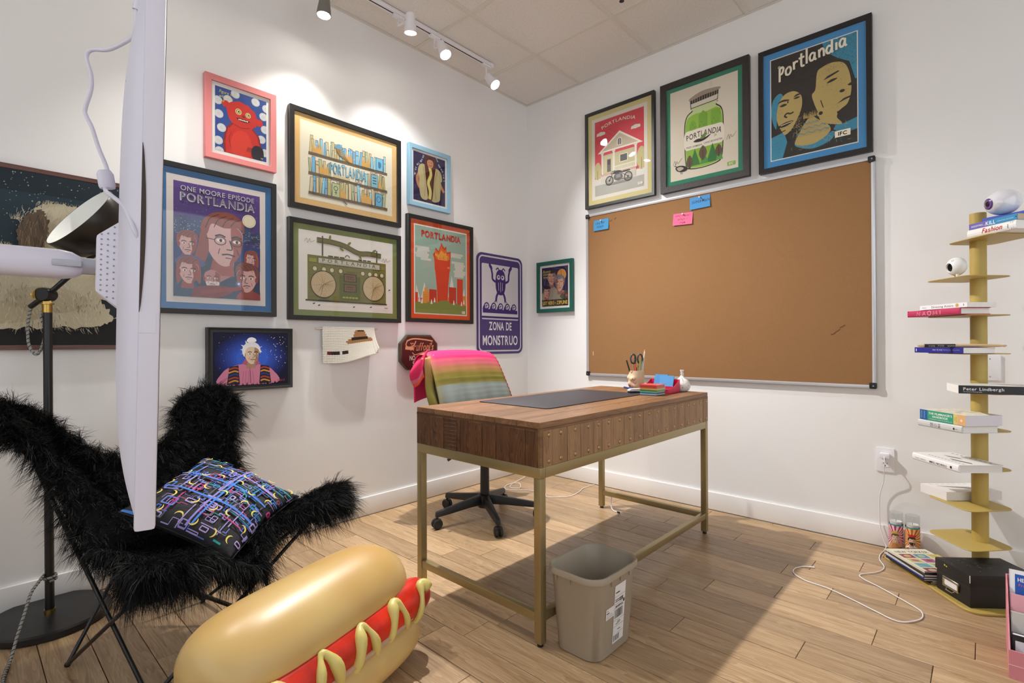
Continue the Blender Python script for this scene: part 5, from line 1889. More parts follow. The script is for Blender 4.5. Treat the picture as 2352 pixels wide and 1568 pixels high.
    for k, (lb, yy, xx, rz, ti) in enumerate((('blue sticky note pad leaning in the pink tray, nearest the cube', .04, .02, .12, .5), ('blue sticky note pad at the back of the pink tray', .07, -.03, -.1, .35))):
        o = thing('sticky_note_pad', lb, 'note pad', (1.48 + xx, -.592 + yy, z + .041), (0, 0, rz))
        o.rotation_euler = (radians(55 if k == 0 else 68), 0, rz + radians(8))
        MB().box((0, .018, 0), (.076, .076, .009)).build('pad', pad, o)
        MB().box((0, .018, .0047), (.0755, .0755, .0004)).build('top_sheet', mat('blue_sheet', (62, 130, 184), .7), o)
    o = thing('clip_heap', 'heap of silver paper clips in the pink tray', 'paper clips', (1.49, -.634, z + th))
    r = random.Random(4)
    b = MB()
    for k in range(46):
        a = r.uniform(0, pi)
        c = Vector((r.uniform(-.055, .055), r.uniform(-.022, .022), .002 + .018 * r.random()))
        d = Vector((cos(a), sin(a), r.uniform(-.25, .25))) * .012
        e = Vector((-sin(a), cos(a), 0)) * .003
        b.tube([c - d + e, c + d + e, c + d * 1.15, c + d - e, c - d * .8 - e], .0007, 5)
    st = b.build('clips', M_STEEL, o)
    st['kind'] = 'stuff'
    o['kind'] = 'stuff'
    # speckled bottle vase
    t = thing('bottle_vase', 'white bottle vase with black speckles at the desk corner', 'vase', (1.546, -.450, z))
    prof = [(0, 0), (.026, 0), (.038, .008), (.046, .03), (.044, .048), (.03, .066), (.014, .078), (.0095, .088), (.0085, .112), (.011, .118), (.0105, .121), (.006, .121), (.005, .1), (0, .1)]
    body = MB().lathe(prof, 36)
    m = mat('speckled_ceramic', (236, 234, 230), .35)
    body.build('body', m, t, smooth=50)
    r = random.Random(12)
    A = MB()

    def rad(zz):
        for (r0, z0), (r1, z1) in zip(prof[1:10], prof[2:11]):
            if z0 <= zz <= z1 and z1 > z0:
                return r0 + (r1 - r0) * (zz - z0) / (z1 - z0)
        return .01
    for k in range(110):
        zz, q = r.uniform(.006, .116), r.uniform(0, 2 * pi)
        s_ = r.uniform(.0008, .0026)
        rr = rad(zz) + .0003
        pts = []
        for (da, dz) in ((-1, -.6), (.9, -1), (1, .7), (-.5, 1)):
            z2 = zz + dz * s_ * r.uniform(.5, 1.3)
            q2 = q + da * s_ / max(rr, .008) * r.uniform(.5, 1.2)
            r2 = rad(z2) + .0004
            pts.append((r2 * cos(q2), r2 * sin(q2), z2))
        A.add(pts, [(0, 1, 2, 3)])
    A.build('speckles', mat('black_glaze', (30, 28, 30), .35), t)


desk_items()


# ------------------------------------------------------------------ waste bin
def bin_():
    BK = .955
    t = thing('waste_bin', 'taupe plastic waste bin with shipping labels beside the desk leg', 'waste bin', (1.786, -1.712, 0))
    t.scale = (BK, BK, 1.0)
    m = mat('bin_plastic', (158, 146, 128), .5)
    h = .285
    sec = lambda w, l_, r, z: [(x, y, z) for (x, y) in rrect(w, l_, r, 7)]
    rings = [sec(.170, .235, .04, 0.0), sec(.184, .249, .05, .004), sec(.224, .290, .062, .262), sec(.226, .292, .062, .264), sec(.244, .31, .068, .266), sec(.246, .312, .069, .276), sec(.240, .306, .068, h),
             sec(.226, .292, .064, h - .001), sec(.218, .284, .06, h - .006), sec(.178, .242, .046, .008)]
    n = len(rings[0])
    vs_ = [p for r in rings for p in r]
    fs_ = [(a * n + k, a * n + (k + 1) % n, (a + 1) * n + (k + 1) % n, (a + 1) * n + k) for a in range(len(rings) - 1) for k in range(n)]
    fs_.append(tuple(range(n - 1, -1, -1)))
    fs_.append(tuple((len(rings) - 1) * n + k for k in range(n)))
    MB().add(vs_, fs_).build('bucket', m, t, smooth=50)
    for y in (-.06, .0, .06):
        MB().box((.1155, y, .255), (.004, .003, .018)).build('rim_rib', m, t)
    for x in (-.06, .0):
        MB().box((x, -.148, .255), (.003, .004, .018)).build('rim_rib', m, t)
    # two shipping labels stuck on the side facing right
    wh = mat('label_white', (226, 224, 222), .6)

    def label(nm, y0, y1, z0, z1, draw):
        # bin side leans out: x grows with height
        off = lambda zz: .0926 + (.1126 - .0926) * (zz / .262) + .0006
        A = Art(y1 - y0, z1 - z0)
        A.rect(0, 0, y1 - y0, z1 - z0, (226, 224, 222))
        draw(A)
        o = A.build(nm, t, fn=lambda x, y, z: (off(z0 + y) + z, y0 + x, z0 + y))
        return o
    r = random.Random(6)

    def big(A):
        w_, h_ = A.w, A.h
        k = (40, 40, 44)

        def bars(x0, y0, x1, y1):
            x = x0
            while x < x1:
                q = r.choice([.0012, .002, .003])
                A.rect(x, y0, min(x1, x + q), y1, k)
                x += q + r.choice([.0012, .002])
        bars(.006, .006, w_ * .62, .026)
        bars(.006, .085, w_ * .8, .115)
        bars(w_ * .5, .138, w_ * .8, .152)
        for y in (.03, .056, .078, .12, .134, .16):
            A.rect(.003, y, w_ - .003, y + .0008, k)
        for k2 in range(9):
            yy = r.choice([.034, .04, .046, .062, .068, .124, .142, .148, .166, .172, .178])
            x = r.uniform(.004, .02)
            A.rect(x, yy, x + r.uniform(.015, .04), yy + .0025, (70, 70, 74))
        A.text('NY 112 9-02', .008, .122, .010, k, 'l', bold=.02, fit=.05)
        A.rect(.006, .172, .03, .176, k)
        A.rect(w_ - .012, .128, w_ - .004, .14, k)
        A.ell(w_ * .5, .068, .011, .006, (170, 170, 172), 14)
        A.rect(.004, .03, .03, .052, (226, 224, 222))

    def small(A):
        k = (50, 50, 54)
        A.rect(.004, .028, .016, .0296, k)
        A.rect(.004, .019, .022, .0225, k)
        for q in range(6):
            A.line([(.005 + .007 * q, .004), (.008 + .007 * q, .012), (.010 + .007 * q, .004)], .001, k)
        A.rect(.004, .014, .04, .0148, k)
    label('shipping_label', -.03, .042, .035, .235, big)
    label('return_label', -.082, -.031, .135, .172, small)


bin_()


# ------------------------------------------------------------------ office chair with a throw
def office_chair():
    cx, cy = .585, -1.075
    t = thing('office_chair', 'office chair on a black five-star castor base behind the desk', 'office chair', (cx, cy, 0))
    bk = M_BLACKP
    for k in range(5):
        a = radians(-103 + 72 * k)
        d = Vector((cos(a), sin(a), 0))
        s = Vector((-sin(a), cos(a), 0))
        b = MB()
        sec = []
        for (rr, zz, w, hh) in ((.03, .118, .024, .028), (.12, .108, .021, .022), (.24, .092, .018, .018), (.315, .083, .015, .015), (.325, .078, .013, .014)):
            c = d * rr + Vector((0, 0, zz))
            sec.append([c + s * w * q[0] + Vector((0, 0, hh * q[1])) for q in ((-1, -1), (1, -1), (.7, 1), (-.7, 1))])
        vs_ = [p for q in sec for p in q]
        fs_ = [(i * 4 + j, i * 4 + (j + 1) % 4, i * 4 + 4 + (j + 1) % 4, i * 4 + 4 + j) for i in range(len(sec) - 1) for j in range(4)] + [(3, 2, 1, 0), tuple(range(16, 20))]
        b.add(vs_, fs_)
        leg = b.build('base_arm', bk, t, bevel=.004)
        c = d * .318
        ca = MB()
        Rc = frame_of(s)
        for q in (-1, 1):
            M = Matrix.Translation(c + s * .013 * q + Vector((0, 0, .029)))
            ca.lathe([(.006, -.009), (.024, -.009), (.0285, -.005), (.0285, .005), (.024, .009), (.006, .009)], 20, M @ Rc.to_4x4())
        ca.box(c + d * -.004 + Vector((0, 0, .045)), (.03, .03, .02), Matrix.Rotation(a, 3, 'Z'))
        ca.tube([c + Vector((0, 0, .05)), c + Vector((0, 0, .074))], .007, 10)
        ca.build('castor', bk, t, smooth=40)
    MB().lathe([(.0, .07), (.04, .07), (.042, .14), (.034, .148), (0, .148)], 24).build('hub', bk, t, smooth=40)
    MB().lathe([(.0, .14), (.028, .14), (.026, .36), (0, .36)], 24).build('column_cover', bk, t, smooth=40)
    MB().lathe([(.0, .35), (.013, .35), (.013, .42), (0, .42)], 20).build('gas_lift', M_STEEL, t, smooth=40)
    MB().box((-.02, 0, .432), (.22, .14, .04)).box((.12, 0, .425), (.10, .07, .05)).build('mechanism', bk, t, bevel=.008)
    MB().tube([(.0, -.06, .425), (.0, -.16, .42), (-.02, -.24, .40), (-.02, -.27, .392)], [.006, .006, .006, .009], 10).build('tilt_lever', bk, t, smooth=40)
    MB().tube([(.06, .07, .42), (.10, .14, .395)], [.02, .024], 14).build('tension_knob', bk, t, smooth=40)
    # seat: padded cushion, front toward the desk (+x)

    def seat(a, b):
        q = 2 * pi * a
        v = -1 + 2 * b
        k = max(0, 1 - abs(v) ** 3.2) ** (1 / 3.2)
        e = lambda x: math.copysign(abs(x) ** .55, x)
        return (.01 + .235 * e(cos(q)) * k, .245 * e(sin(q)) * k, .482 + .034 * v - .02 * max(0, cos(q)) ** 3 * k)
    MB().grid(seat, 48, 14, cu=True).build('seat', mat('chair_fabric', (38, 38, 42), .8), t, smooth=180)
    # back: pale shell, tilted
    sh = mat('chair_shell', (214, 210, 206), .45)

    def back(a, b):
        y = (-.235 + .47 * a)
        z = .56 + .42 * b
        cur = .045 * (1 - (2 * a - 1) ** 2)
        return (-.20 - cur - .07 * b, y * (1 - .12 * b * b), z)
    o = MB().grid(back, 18, 14).build('backrest', sh, t, smooth=180)
    md = o.modifiers.new('thickness', 'SOLIDIFY')
    md.thickness = .03
    MB().tube([(-.1, 0, .44), (-.24, 0, .46), (-.30, 0, .56), (-.315, 0, .72)], [.025, .025, .022, .016], 12, flat=.5).build('back_bar', bk, t, smooth=40)
    # throw blanket over the backrest: a thing of its own
    th = thing('throw_blanket', 'pink, olive and grey-blue striped throw draped over the chair back', 'blanket', (cx, cy, 0))
    pts = [Vector(p) for p in ((-.345, 0, .72), (-.35, 0, .86), (-.345, 0, .96), (-.315, 0, 1.004), (-.27, 0, 1.012), (-.225, 0, .99), (-.200, 0, .94), (-.176, 0, .84), (-.155, 0, .74), (-.145, 0, .66))]
    path = bez(pts, 10)
    lens = [0]
    for a, b in zip(path[:-1], path[1:]):
        lens.append(lens[-1] + (b - a).length)
    tot = lens[-1]

    def at(f):
        d = f * tot
        for k in range(len(lens) - 1):
            if lens[k + 1] >= d:
                q = (d - lens[k]) / max(1e-9, lens[k + 1] - lens[k])
                return path[k].lerp(path[k + 1], q)
        return path[-1]

    def cloth(a, b):
        p = at(b)
        front = max(0, (b - .45) / .55)
        y = -.262 + .54 * a + front * (.10 * a + .05)
        cur = -.045 * (1 - (2 * a - 1) ** 2) * (1.1 if b < .45 else .55)
        w = .006 * sin(a * 19 + b * 4) * (front + .3) + .004 * sin(a * 41 + 2) * front
        z = p.z - .018 * front * sin(a * pi) - .008 * (1 - a) - .02 * abs(2 * a - 1) ** 3
        return (p.x + cur + w, y, z)

    def col(a, b):
        f = (b - .42) / .58
        st = [(-9, (222, 52, 104)), (.26, (222, 58, 104)), (.29, (208, 92, 116)), (.36, (202, 106, 112)), (.39, (188, 126, 92)), (.46, (176, 136, 84)), (.49, (140, 126, 58)), (.55, (148, 138, 68)), (.57, (122, 112, 50)), (.63, (134, 126, 62)), (.655, (150, 160, 156)), (2, (160, 174, 180))]
        g = f + .03 * (1 - a)
        for (q0, c0), (q1, c1) in zip(st[:-1], st[1:]):
            if q0 <= g < q1:
                k = max(0, min(1, (g - q0) / min(q1 - q0, .05) - 0)) if q1 - q0 < 1 else 1
                k = 0 if q1 - q0 > .2 else max(0, min(1, (g - q0) / (q1 - q0)))
                c = tuple(x + (y - x) * k for x, y in zip(c0, c1))
                break
        if a < .12 and f > 0:      # sun-bleached selvedge side of the weave is greener
            m = (1 - a / .12) * .5
            c = tuple(x + (y - x) * m for x, y in zip(c, (178, 160, 92)))
        n = 6 * sin(a * 300) * sin(b * 410)
        return tuple(max(0, min(255, x + n)) for x in c)
    wm = ink_mat('woven_wool', rough=.95)
    ink_grid('cloth', cloth, 48, 90, col, th, wm, thick=.006)
    # stitched orange edge
    ed = [Vector(cloth(1, .45 + .55 * k / 60)) + Vector((.002, .003 + .002 * sin(k * 1.6), .002 * cos(k * 1.6))) for k in range(61)]
    MB().tube(ed, .003, 6).build('stitched_edge', mat('orange_yarn', (190, 82, 52), .9), th, smooth=60)

    # folded end hanging off the near side, pink
    def flap(a, b):
        x = -.315 + .09 * a
        y = -.240 - .080 * sin(min(1, b * 1.6) * pi / 2) * (1 - .25 * a) + .03 * b * b + .008 * sin(b * 7 + a * 5)
        z = 1.022 - .04 * (1 - a) - .005 - b * (.19 - .03 * a) - .012 * sin(a * pi)
        return (x, y, z)

    def colf(a, b):
        c = (218, 50, 98) if b < .78 else ((206, 108, 130) if b < .9 else (226, 84, 70))
        return c
    ink_grid('folded_end', flap, 14, 26, colf, th, wm, thick=.008)

    def strip(a, b):
        x = -.245 + .055 * b + .026 * sin(a * pi) + .005 * sin(b * 8)
        y = -.285 + .062 * a + .02 * b + .006 * sin(b * 6)
        z = .965 + .012 * a - .30 * b
        return (x, y, z)

    def cols(a, b):
        c0, c1 = (198, 140, 96), (124, 116, 56)
        k = min(1, b * 1.6)
        return tuple(x + (y - x) * k for x, y in zip(c0, c1))
    ink_grid('side_fold', strip, 10, 26, cols, th, wm, thick=.008)


office_chair()


# ------------------------------------------------------------------ floor lamp
def braided(name, pts, r, parent, n=10):
    path = bez(pts, n)
    o = MB().tube(path, r, 8).build(name, mat('braid_grey', (150, 148, 144), .8), parent, smooth=60)
    # dark thread wound round the pale cord
    tot = [0.0]
    for a, b in zip(path[:-1], path[1:]):
        tot.append(tot[-1] + (b - a).length)
    pts2 = []
    step = r * .55
    k = 0
    s = 0.0
    while s < tot[-1]:
        while k < len(tot) - 2 and tot[k + 1] < s:
            k += 1
        f = (s - tot[k]) / max(1e-9, tot[k + 1] - tot[k])
        p = path[k].lerp(path[k + 1], f)
        t = (path[k + 1] - path[k]).normalized()
        a = t.cross(Vector((.31, .2, .93))).normalized()
        b = t.cross(a)
        q = s / (r * 3.2) * 2 * pi
        pts2.append(p + (a * cos(q) + b * sin(q)) * r * .92)
        s += step
    MB().tube(pts2, r * .36, 4).build('dark_thread', mat('thread_black', (26, 26, 28), .8), o)
    return o


def floor_lamp():
    t = thing('floor_lamp', 'black floor lamp with brass joint and tilted bowl shade', 'floor lamp', (.175, -2.995, 0))
    O = Vector((.175, -2.995, 0))
    MB().lathe([(0, 0), (.186, 0), (.19, .004), (.19, .024), (.184, .03), (.03, .034), (0, .034)], 48).build('base', M_BLACK, t, smooth=40)
    MB().lathe([(0, .034), (.017, .034), (.017, .046), (0, .046)], 20).build('base_collar', M_BRASS, t, smooth=40)
    MB().tube([(0, 0, .045), (-.006, -.003, .62), (-.014, -.005, 1.176)], .0142, 16).build('pole', M_BLACK, t, smooth=40)
    top = Vector((-.015, -.006, 1.176))
    MB().lathe([(.0155, 0), (.0155, .03), (.021, .031), (.021, .036), (0, .036)], 20, Matrix.Translation(top)).build('pole_collar', M_BRASS, t, smooth=40)
    J = Vector((.158, -3.002, 1.245)) - O
    d = (Vector((.259, -2.909, 1.331)) - Vector((.117, -3.039, 1.206))).normalized()
    side = Vector((.7, -.72, 0)).normalized()
    MB().lathe([(0, -.022), (.024, -.022), (.026, -.018), (.026, .018), (.024, .022), (0, .022)], 24, Matrix.Translation(J) @ frame_of(side).to_4x4()).build('joint', M_BLACK, t, smooth=40)
    pl = MB()
    a = Vector((-.736, -.677, 0))
    pl.lathe([(0, 0), (.027, 0), (.027, .004), (0, .004)], 24, Matrix.Translation(J + a * .022) @ frame_of(a).to_4x4())
    pl.tube([J + a * .022, J + a * .046], .006, 10)
    pl.box(J + a * .052, (.006, .006, .028)).box(J + a * .052 + Vector((0, 0, .0)), (.02, .02, .008))
    pl.bb(J + Vector((-.02, -.012, -.034)), J + Vector((.006, .012, -.014)))
    pl.build('wing_nut', M_BRASS, t, smooth=40)
    c = Vector((.301, -2.926, 1.536)) - O            # centre of the shade opening
    n = Vector((.192, -.802, .593)).normalized()
    M = Matrix.Translation(c) @ frame_of(-n).to_4x4()
    boom = [Vector((.110, -3.045, 1.198)) - O, J + d * .02, c - n * .126]
    MB().tube([boom[0], boom[0].lerp(boom[1], .5), boom[1], boom[1].lerp(boom[2], .7), boom[2]], .0095, 12).build('boom', M_BLACK, t, smooth=40)
    R = .142
    outer = [(R, 0), (R + .001, .004), (R - .004, .04), (R - .014, .08), (R - .034, .108), (.07, .127), (.02, .134), (0, .1345)]
    MB().lathe(outer, 48, M, cap=False).build('shade', mat('shade_bronze', (44, 40, 36), .3, metal=.3), t, smooth=60)
    inner = [(R - .0015, .0005), (R - .008, .04), (R - .018, .078), (R - .038, .104), (.06, .12), (0, .125)]
    MB().lathe(inner, 48, M, cap=False).build('shade_lining', mat('shade_white', (236, 236, 232), .5), t, smooth=60)
    MB().ball(M @ Vector((0, 0, .075)), .028).build('bulb', mat('frosted_bulb', (240, 238, 230), .3), t, smooth=180)
    L_ = [[0.112, -3.043, 1.196], [0.104, -3.051, 1.131], [0.106, -3.049, 1.055], [0.126, -3.03, 1.015], [0.143, -3.014, 1.047], [0.149, -3.007, 1.105], [0.152, -3.02, 1.172]]
    braided('cord', [Vector(p) - O for p in L_], .0048, t)
    w = [Vector((.175 + .019 * cos(q), -2.995 + .019 * sin(q), .155 + .012 * q / 6)) for q in [k * .7 for k in range(18)]]
    tail = [(.22, -3.03, .172), (.27, -3.055, .155), (.33, -3.075, .115), (.385, -3.098, .06), (.43, -3.115, .012), (.52, -3.135, .006), (.64, -3.15, .006), (.8, -3.2, .006)]
    braided('cord', [p - O for p in w[::2]] + [Vector(p) - O for p in tail], .0048, t, 6)


floor_lamp()


# ------------------------------------------------------------------ portrait display on a swing arm stand, close to the camera
def display():
    cr = Vector((_rt.x, _rt.y, 0))
    cf = Vector((-sin(_yaw), cos(_yaw), 0))
    an = radians(35.0)
    wd = (cr * -sin(an) + cf * cos(an))          # panel width, away from the camera
    td = (cr * -cos(an) + cf * -sin(an))         # thickness, toward the back cover (left in the picture)
    A = CAM + cr * -.3985 + cf * .583            # near front edge
    zb, h, w, th = CAM.z - .2085, .645, .36, .0200
    base = Vector((A.x, A.y, 0)) + wd * (w / 2) + td * .46
    t = thing('display_stand', 'white portrait display seen edge-on with its swing arm, at the left', 'display', (base.x, base.y, 0))
    O = Vector((base.x, base.y, 0))
    zc = zb + h / 2
    lean = radians(1.05)

    def P(a, b, c):
        """a along the width, b height, c thickness (0 = screen, grows to the back)"""
        c2 = c * cos(lean) - (b - h / 2) * sin(lean) * 1.0
        return A + wd * a + td * c2 + Vector((0, 0, zb + b * cos(lean) + c * sin(lean))) - O - Vector((0, 0, A.z)) + Vector((0, 0, 0))
    mw = mat('display_white', (214, 209, 220), .42)

    def box(name, a0, a1, b0, b1, c0, c1, m, bev=.003, par=None):
        vs_ = [P(a, b, c) for c in (c0, c1) for (a, b) in ((a0, b0), (a1, b0), (a1, b1), (a0, b1))]
        return MB().add(vs_, [(0, 3, 2, 1), (4, 5, 6, 7), (0, 1, 5, 4), (1, 2, 6, 5), (2, 3, 7, 6), (3, 0, 4, 7)]).build(name, m, par or t, bevel=bev)
    box('bezel', 0, w, 0, h, 0, th, mw, .004)
    box('screen', .008, w - .008, .008, h - .008, -.0006, .0004, mat('dark_screen', (16, 16, 18), .12), 0)

    def cover(u, v):
        k = (max(0, 1 - abs(2 * u - 1) ** 3.5) ** .6) * (max(0, 1 - abs(2 * v - 1) ** 4.5) ** .75)
        return P(.006 + (w - .012) * u, .006 + (h - .012) * v, th - .002 + .027 * k)
    cv = MB().grid(cover, 28, 40).build('back_cover', mw, t, smooth=180)
    # seam of the cable door: a slim dark opening along the near side, with the door lip
    sl = MB()
    n = 24
    pts = []
    for i in range(n + 1):
        f = i / n
        b = .245 + .19 * f
        wdt = .0042 * sin(pi * min(1, f * 1.0)) ** .7 + .0006
        pts.append((P(-.0009, b, th - .0005 + .0), P(-.0009, b, th - .0005 - wdt)))
    sl.add([q for p in pts for q in p], [(2 * i, 2 * i + 1, 2 * i + 3, 2 * i + 2) for i in range(n)])
    sl.build('cable_door_seam', mat('seam_dark', (58, 44, 36), .7), t)
    box('cable_door', -.0004, .0006, .222, .246, th - .016, th - .001, mw, 0)
    # vents: dots on the mount housing
    bc, bm = CAM.z + .104 - zb, w / 2
    hs = [(-.062, .066, th + .010), (.062, .066, th + .010), (.062, -.070, th + .010), (-.062, -.070, th + .010), (-.045, .036, th + .048), (.045, .036, th + .048), (.045, -.036, th + .048), (-.045, -.036, th + .048)]
    fr = MB()
    fr.add([P(bm + a, bc + b, c) for (a, b, c) in hs], [(3, 2, 1, 0), (4, 5, 6, 7), (0, 1, 5, 4), (1, 2, 6, 5), (2, 3, 7, 6), (3, 0, 4, 7)])
    ho = fr.build('mount_housing', mw, t, bevel=.004)
    vt = MB()
    for i in range(5):
        for j in range(12):
            f = .15 + .7 * i / 4
            bb = (.066 - .030 * f) - ((.066 - .030 * f) + (.070 - .034 * f)) * (j + .5 + .5 * (i % 2)) / 12.5
            a = -(.062 - .017 * f)
            c = th + .010 + .038 * f
            p = P(bm + a - .0003, bc + bb, c)
            vt.lathe([(.0, .0), (.0011, .0), (.0011, .0005), (0, .0005)], 6, Matrix.Translation(p) @ frame_of(-wd).to_4x4())
    vt.build('vent_holes', mat('vent_grey', (150, 144, 160), .8), ho)
    # hinge knuckle and arm
    zc2 = bc
    MB().tube([P(bm, zc2, th + .046), P(bm, zc2, th + .07)], .011, 16).build('hinge_pin', mat('hinge_grey', (176, 176, 184), .35), t, smooth=40)
    sec = []
    arm0 = P(bm, zc2, th + .062)
    end = Vector((0, 0, arm0.z + .006))
    L_ = (Vector((end.x, end.y, arm0.z)) - arm0).length
    ad = (Vector((end.x, end.y, arm0.z)) - arm0).normalized()
    an2 = Vector((-ad.y, ad.x, 0))
    ar = MB()
    vs_, ns = [], 16
    stn = [(0.0, .3), (.004, .62), (.012, .88), (.024, 1.0), (L_ * .5, 1.03), (L_, 1.05)]
    for (s_, k) in stn:
        for j in range(ns):
            q = 2 * pi * j / ns
            e = lambda x: math.copysign(abs(x) ** .6, x)
            vs_.append(arm0 + ad * s_ + an2 * (.024 * k * e(cos(q))) + Vector((0, 0, .0185 * k * e(sin(q)) + .006 * s_ / L_)))
    fs_ = [(i * ns + j, i * ns + (j + 1) % ns, (i + 1) * ns + (j + 1) % ns, (i + 1) * ns + j) for i in range(len(stn) - 1) for j in range(ns)] + [tuple(range(ns - 1, -1, -1)), tuple((len(stn) - 1) * ns + j for j in range(ns))]
    ar.add(vs_, fs_).build('arm', mw, t, smooth=60)
    kn = MB()
    p0 = arm0 + ad * .010
    kn.box(p0 + ad * .006 + an2 * 0, (.03, .052, .009), Matrix.Rotation(atan2(ad.y, ad.x), 3, 'Z'))
    kn.build('hinge_knuckle', mat('hinge_grey', (176, 176, 184), .35), t, bevel=.003)
    # stand: pole and round base out of the picture
    MB().tube([(0, 0, .03), (0, 0, arm0.z + .05)], .02, 20).build('pole', mw, t, smooth=40)
    MB().lathe([(0, 0), (.17, 0), (.18, .008), (.175, .024), (.03, .034), (0, .034)], 40).build('base', mw, t, smooth=40)
    # cable with its clip
    C = [[1.957, -3.074, 1.511], [1.955, -3.075, 1.482], [1.952, -3.079, 1.469], [1.94, -3.089, 1.46], [1.927, -3.101, 1.453], [1.912, -3.115, 1.453], [1.906, -3.12, 1.444], [1.911, -3.116, 1.419], [1.911, -3.116, 1.399], [1.905, -3.121, 1.375], [1.905, -3.121, 1.365], [1.912, -3.115, 1.346], [1.917, -3.109, 1.32], [1.926, -3.101, 1.29], [1.925, -3.102, 1.276], [1.925, -3.102, 1.265], [1.945, -3.106, 1.258], [1.976, -3.109, 1.246], [2.02, -3.109, 1.231], [2.066, -3.108, 1.213], [2.089, -3.107, 1.196], [2.1, -3.104, 1.179], [2.099, -3.097, 1.166]]
    cb = MB().tube(bez([Vector(p) - O for p in C], 6), .0026, 10).build('power_cable', mw, t, smooth=60)
    MB().lathe([(0, -.012), (.0085, -.012), (.0095, -.009), (.0095, .007), (.007, .012), (0, .012)], 18, Matrix.Translation(Vector((1.925, -3.102, 1.276)) - O) @ Matrix.Rotation(.15, 4, 'X')).build('cable_clip', mw, cb, smooth=40)
    pl = Vector(C[0]) - O
    MB().tube([pl + Vector((0, 0, -.004)), pl + Vector((.004, .004, .016))], [.005, .0065], 12).build('plug', mw, cb, smooth=40)
    # two small screws near the top of the back
    for (b, c) in ((.475, .0), (.51, .0)):
        p = P(.06, h - .142 + (.021 if b > .5 else 0), th + .016)
        MB().ball(p, .0026, 10, 8).build('screw', M_STEEL, t, smooth=180)


display()


# ------------------------------------------------------------------ butterfly chair
TIP = {'BN': Vector((.455, -3.135, .845)), 'BF': Vector((.254, -2.478, .845)), 'FN': Vector((1.200, -2.892, .452)), 'FF': Vector((.970, -2.245, .475))}
FOOT = {'A': Vector((.593, -2.991, .006)), 'B': Vector((1.0, -2.853, .006)), 'C': Vector((.45, -2.553, .006)), 'D': Vector((.858, -2.416, .006))}
_f = Vector((.951, .309, 0))
_s = Vector((-.309, .951, 0))


_C = Vector((.74, -2.66, .335))


def _outline():
    def lobe(k, wide, deep, first, second):
        t = TIP[k]
        inw = (_C - t).normalized()
        tan = Vector((inw.y, -inw.x, 0)).normalized()
        if tan.dot(first) < 0:
            tan = -tan
        return [t + inw * (deep * 2.1) + tan * wide * .96, t + inw * deep * .7 + tan * wide, t + inw * .012 + tan * wide * .5, t - inw * .012, t + inw * .012 - tan * wide * .5, t + inw * deep * .7 - tan * wide, t + inw * (deep * 2.1) - tan * wide * .96]
    pts = lobe('BN', .105, .10, _s, -_s)
    pts += [Vector((.80, -3.03, .45)) + _s * .055]
    pts += lobe('FN', .075, .09, -_f, _f)
    pts += [Vector((1.055, -2.60, .325)) + _f * .02]
    pts += lobe('FF', .112, .11, -_s, _f)
    pts += [Vector((.62, -2.36, .42)) - _s * .11]
    pts += lobe('BF', .105, .10, _f, -_s)
    pts += [Vector((.385, -2.82, .625)) + _f * .06]
    k = len(pts)
    out = []
    for i in range(k):
        a_, b_, c_, d_ = (pts[(i + j) % k] for j in (-1, 0, 1, 2))
        for q in range(10):
            t = q / 10
            out.append(0.5 * ((2 * b_) + (c_ - a_) * t + (2 * a_ - 5 * b_ + 4 * c_ - d_) * t * t + (3 * b_ - a_ - 3 * c_ + d_) * t ** 3))
    return out


_OUT = _outline()
_NO = len(_OUT)


def sling(a, r):
    """a: once round the rim, r: 0 in the seat to 1 at the rim"""
    f = (a % 1.0) * _NO
    i = int(f) % _NO
    B = _OUT[i].lerp(_OUT[(i + 1) % _NO], f - int(f))
    P = _C.lerp(B, r)
    P.z = _C.z + (B.z - _C.z) * (.25 * r + .75 * r ** 1.9)
    return P


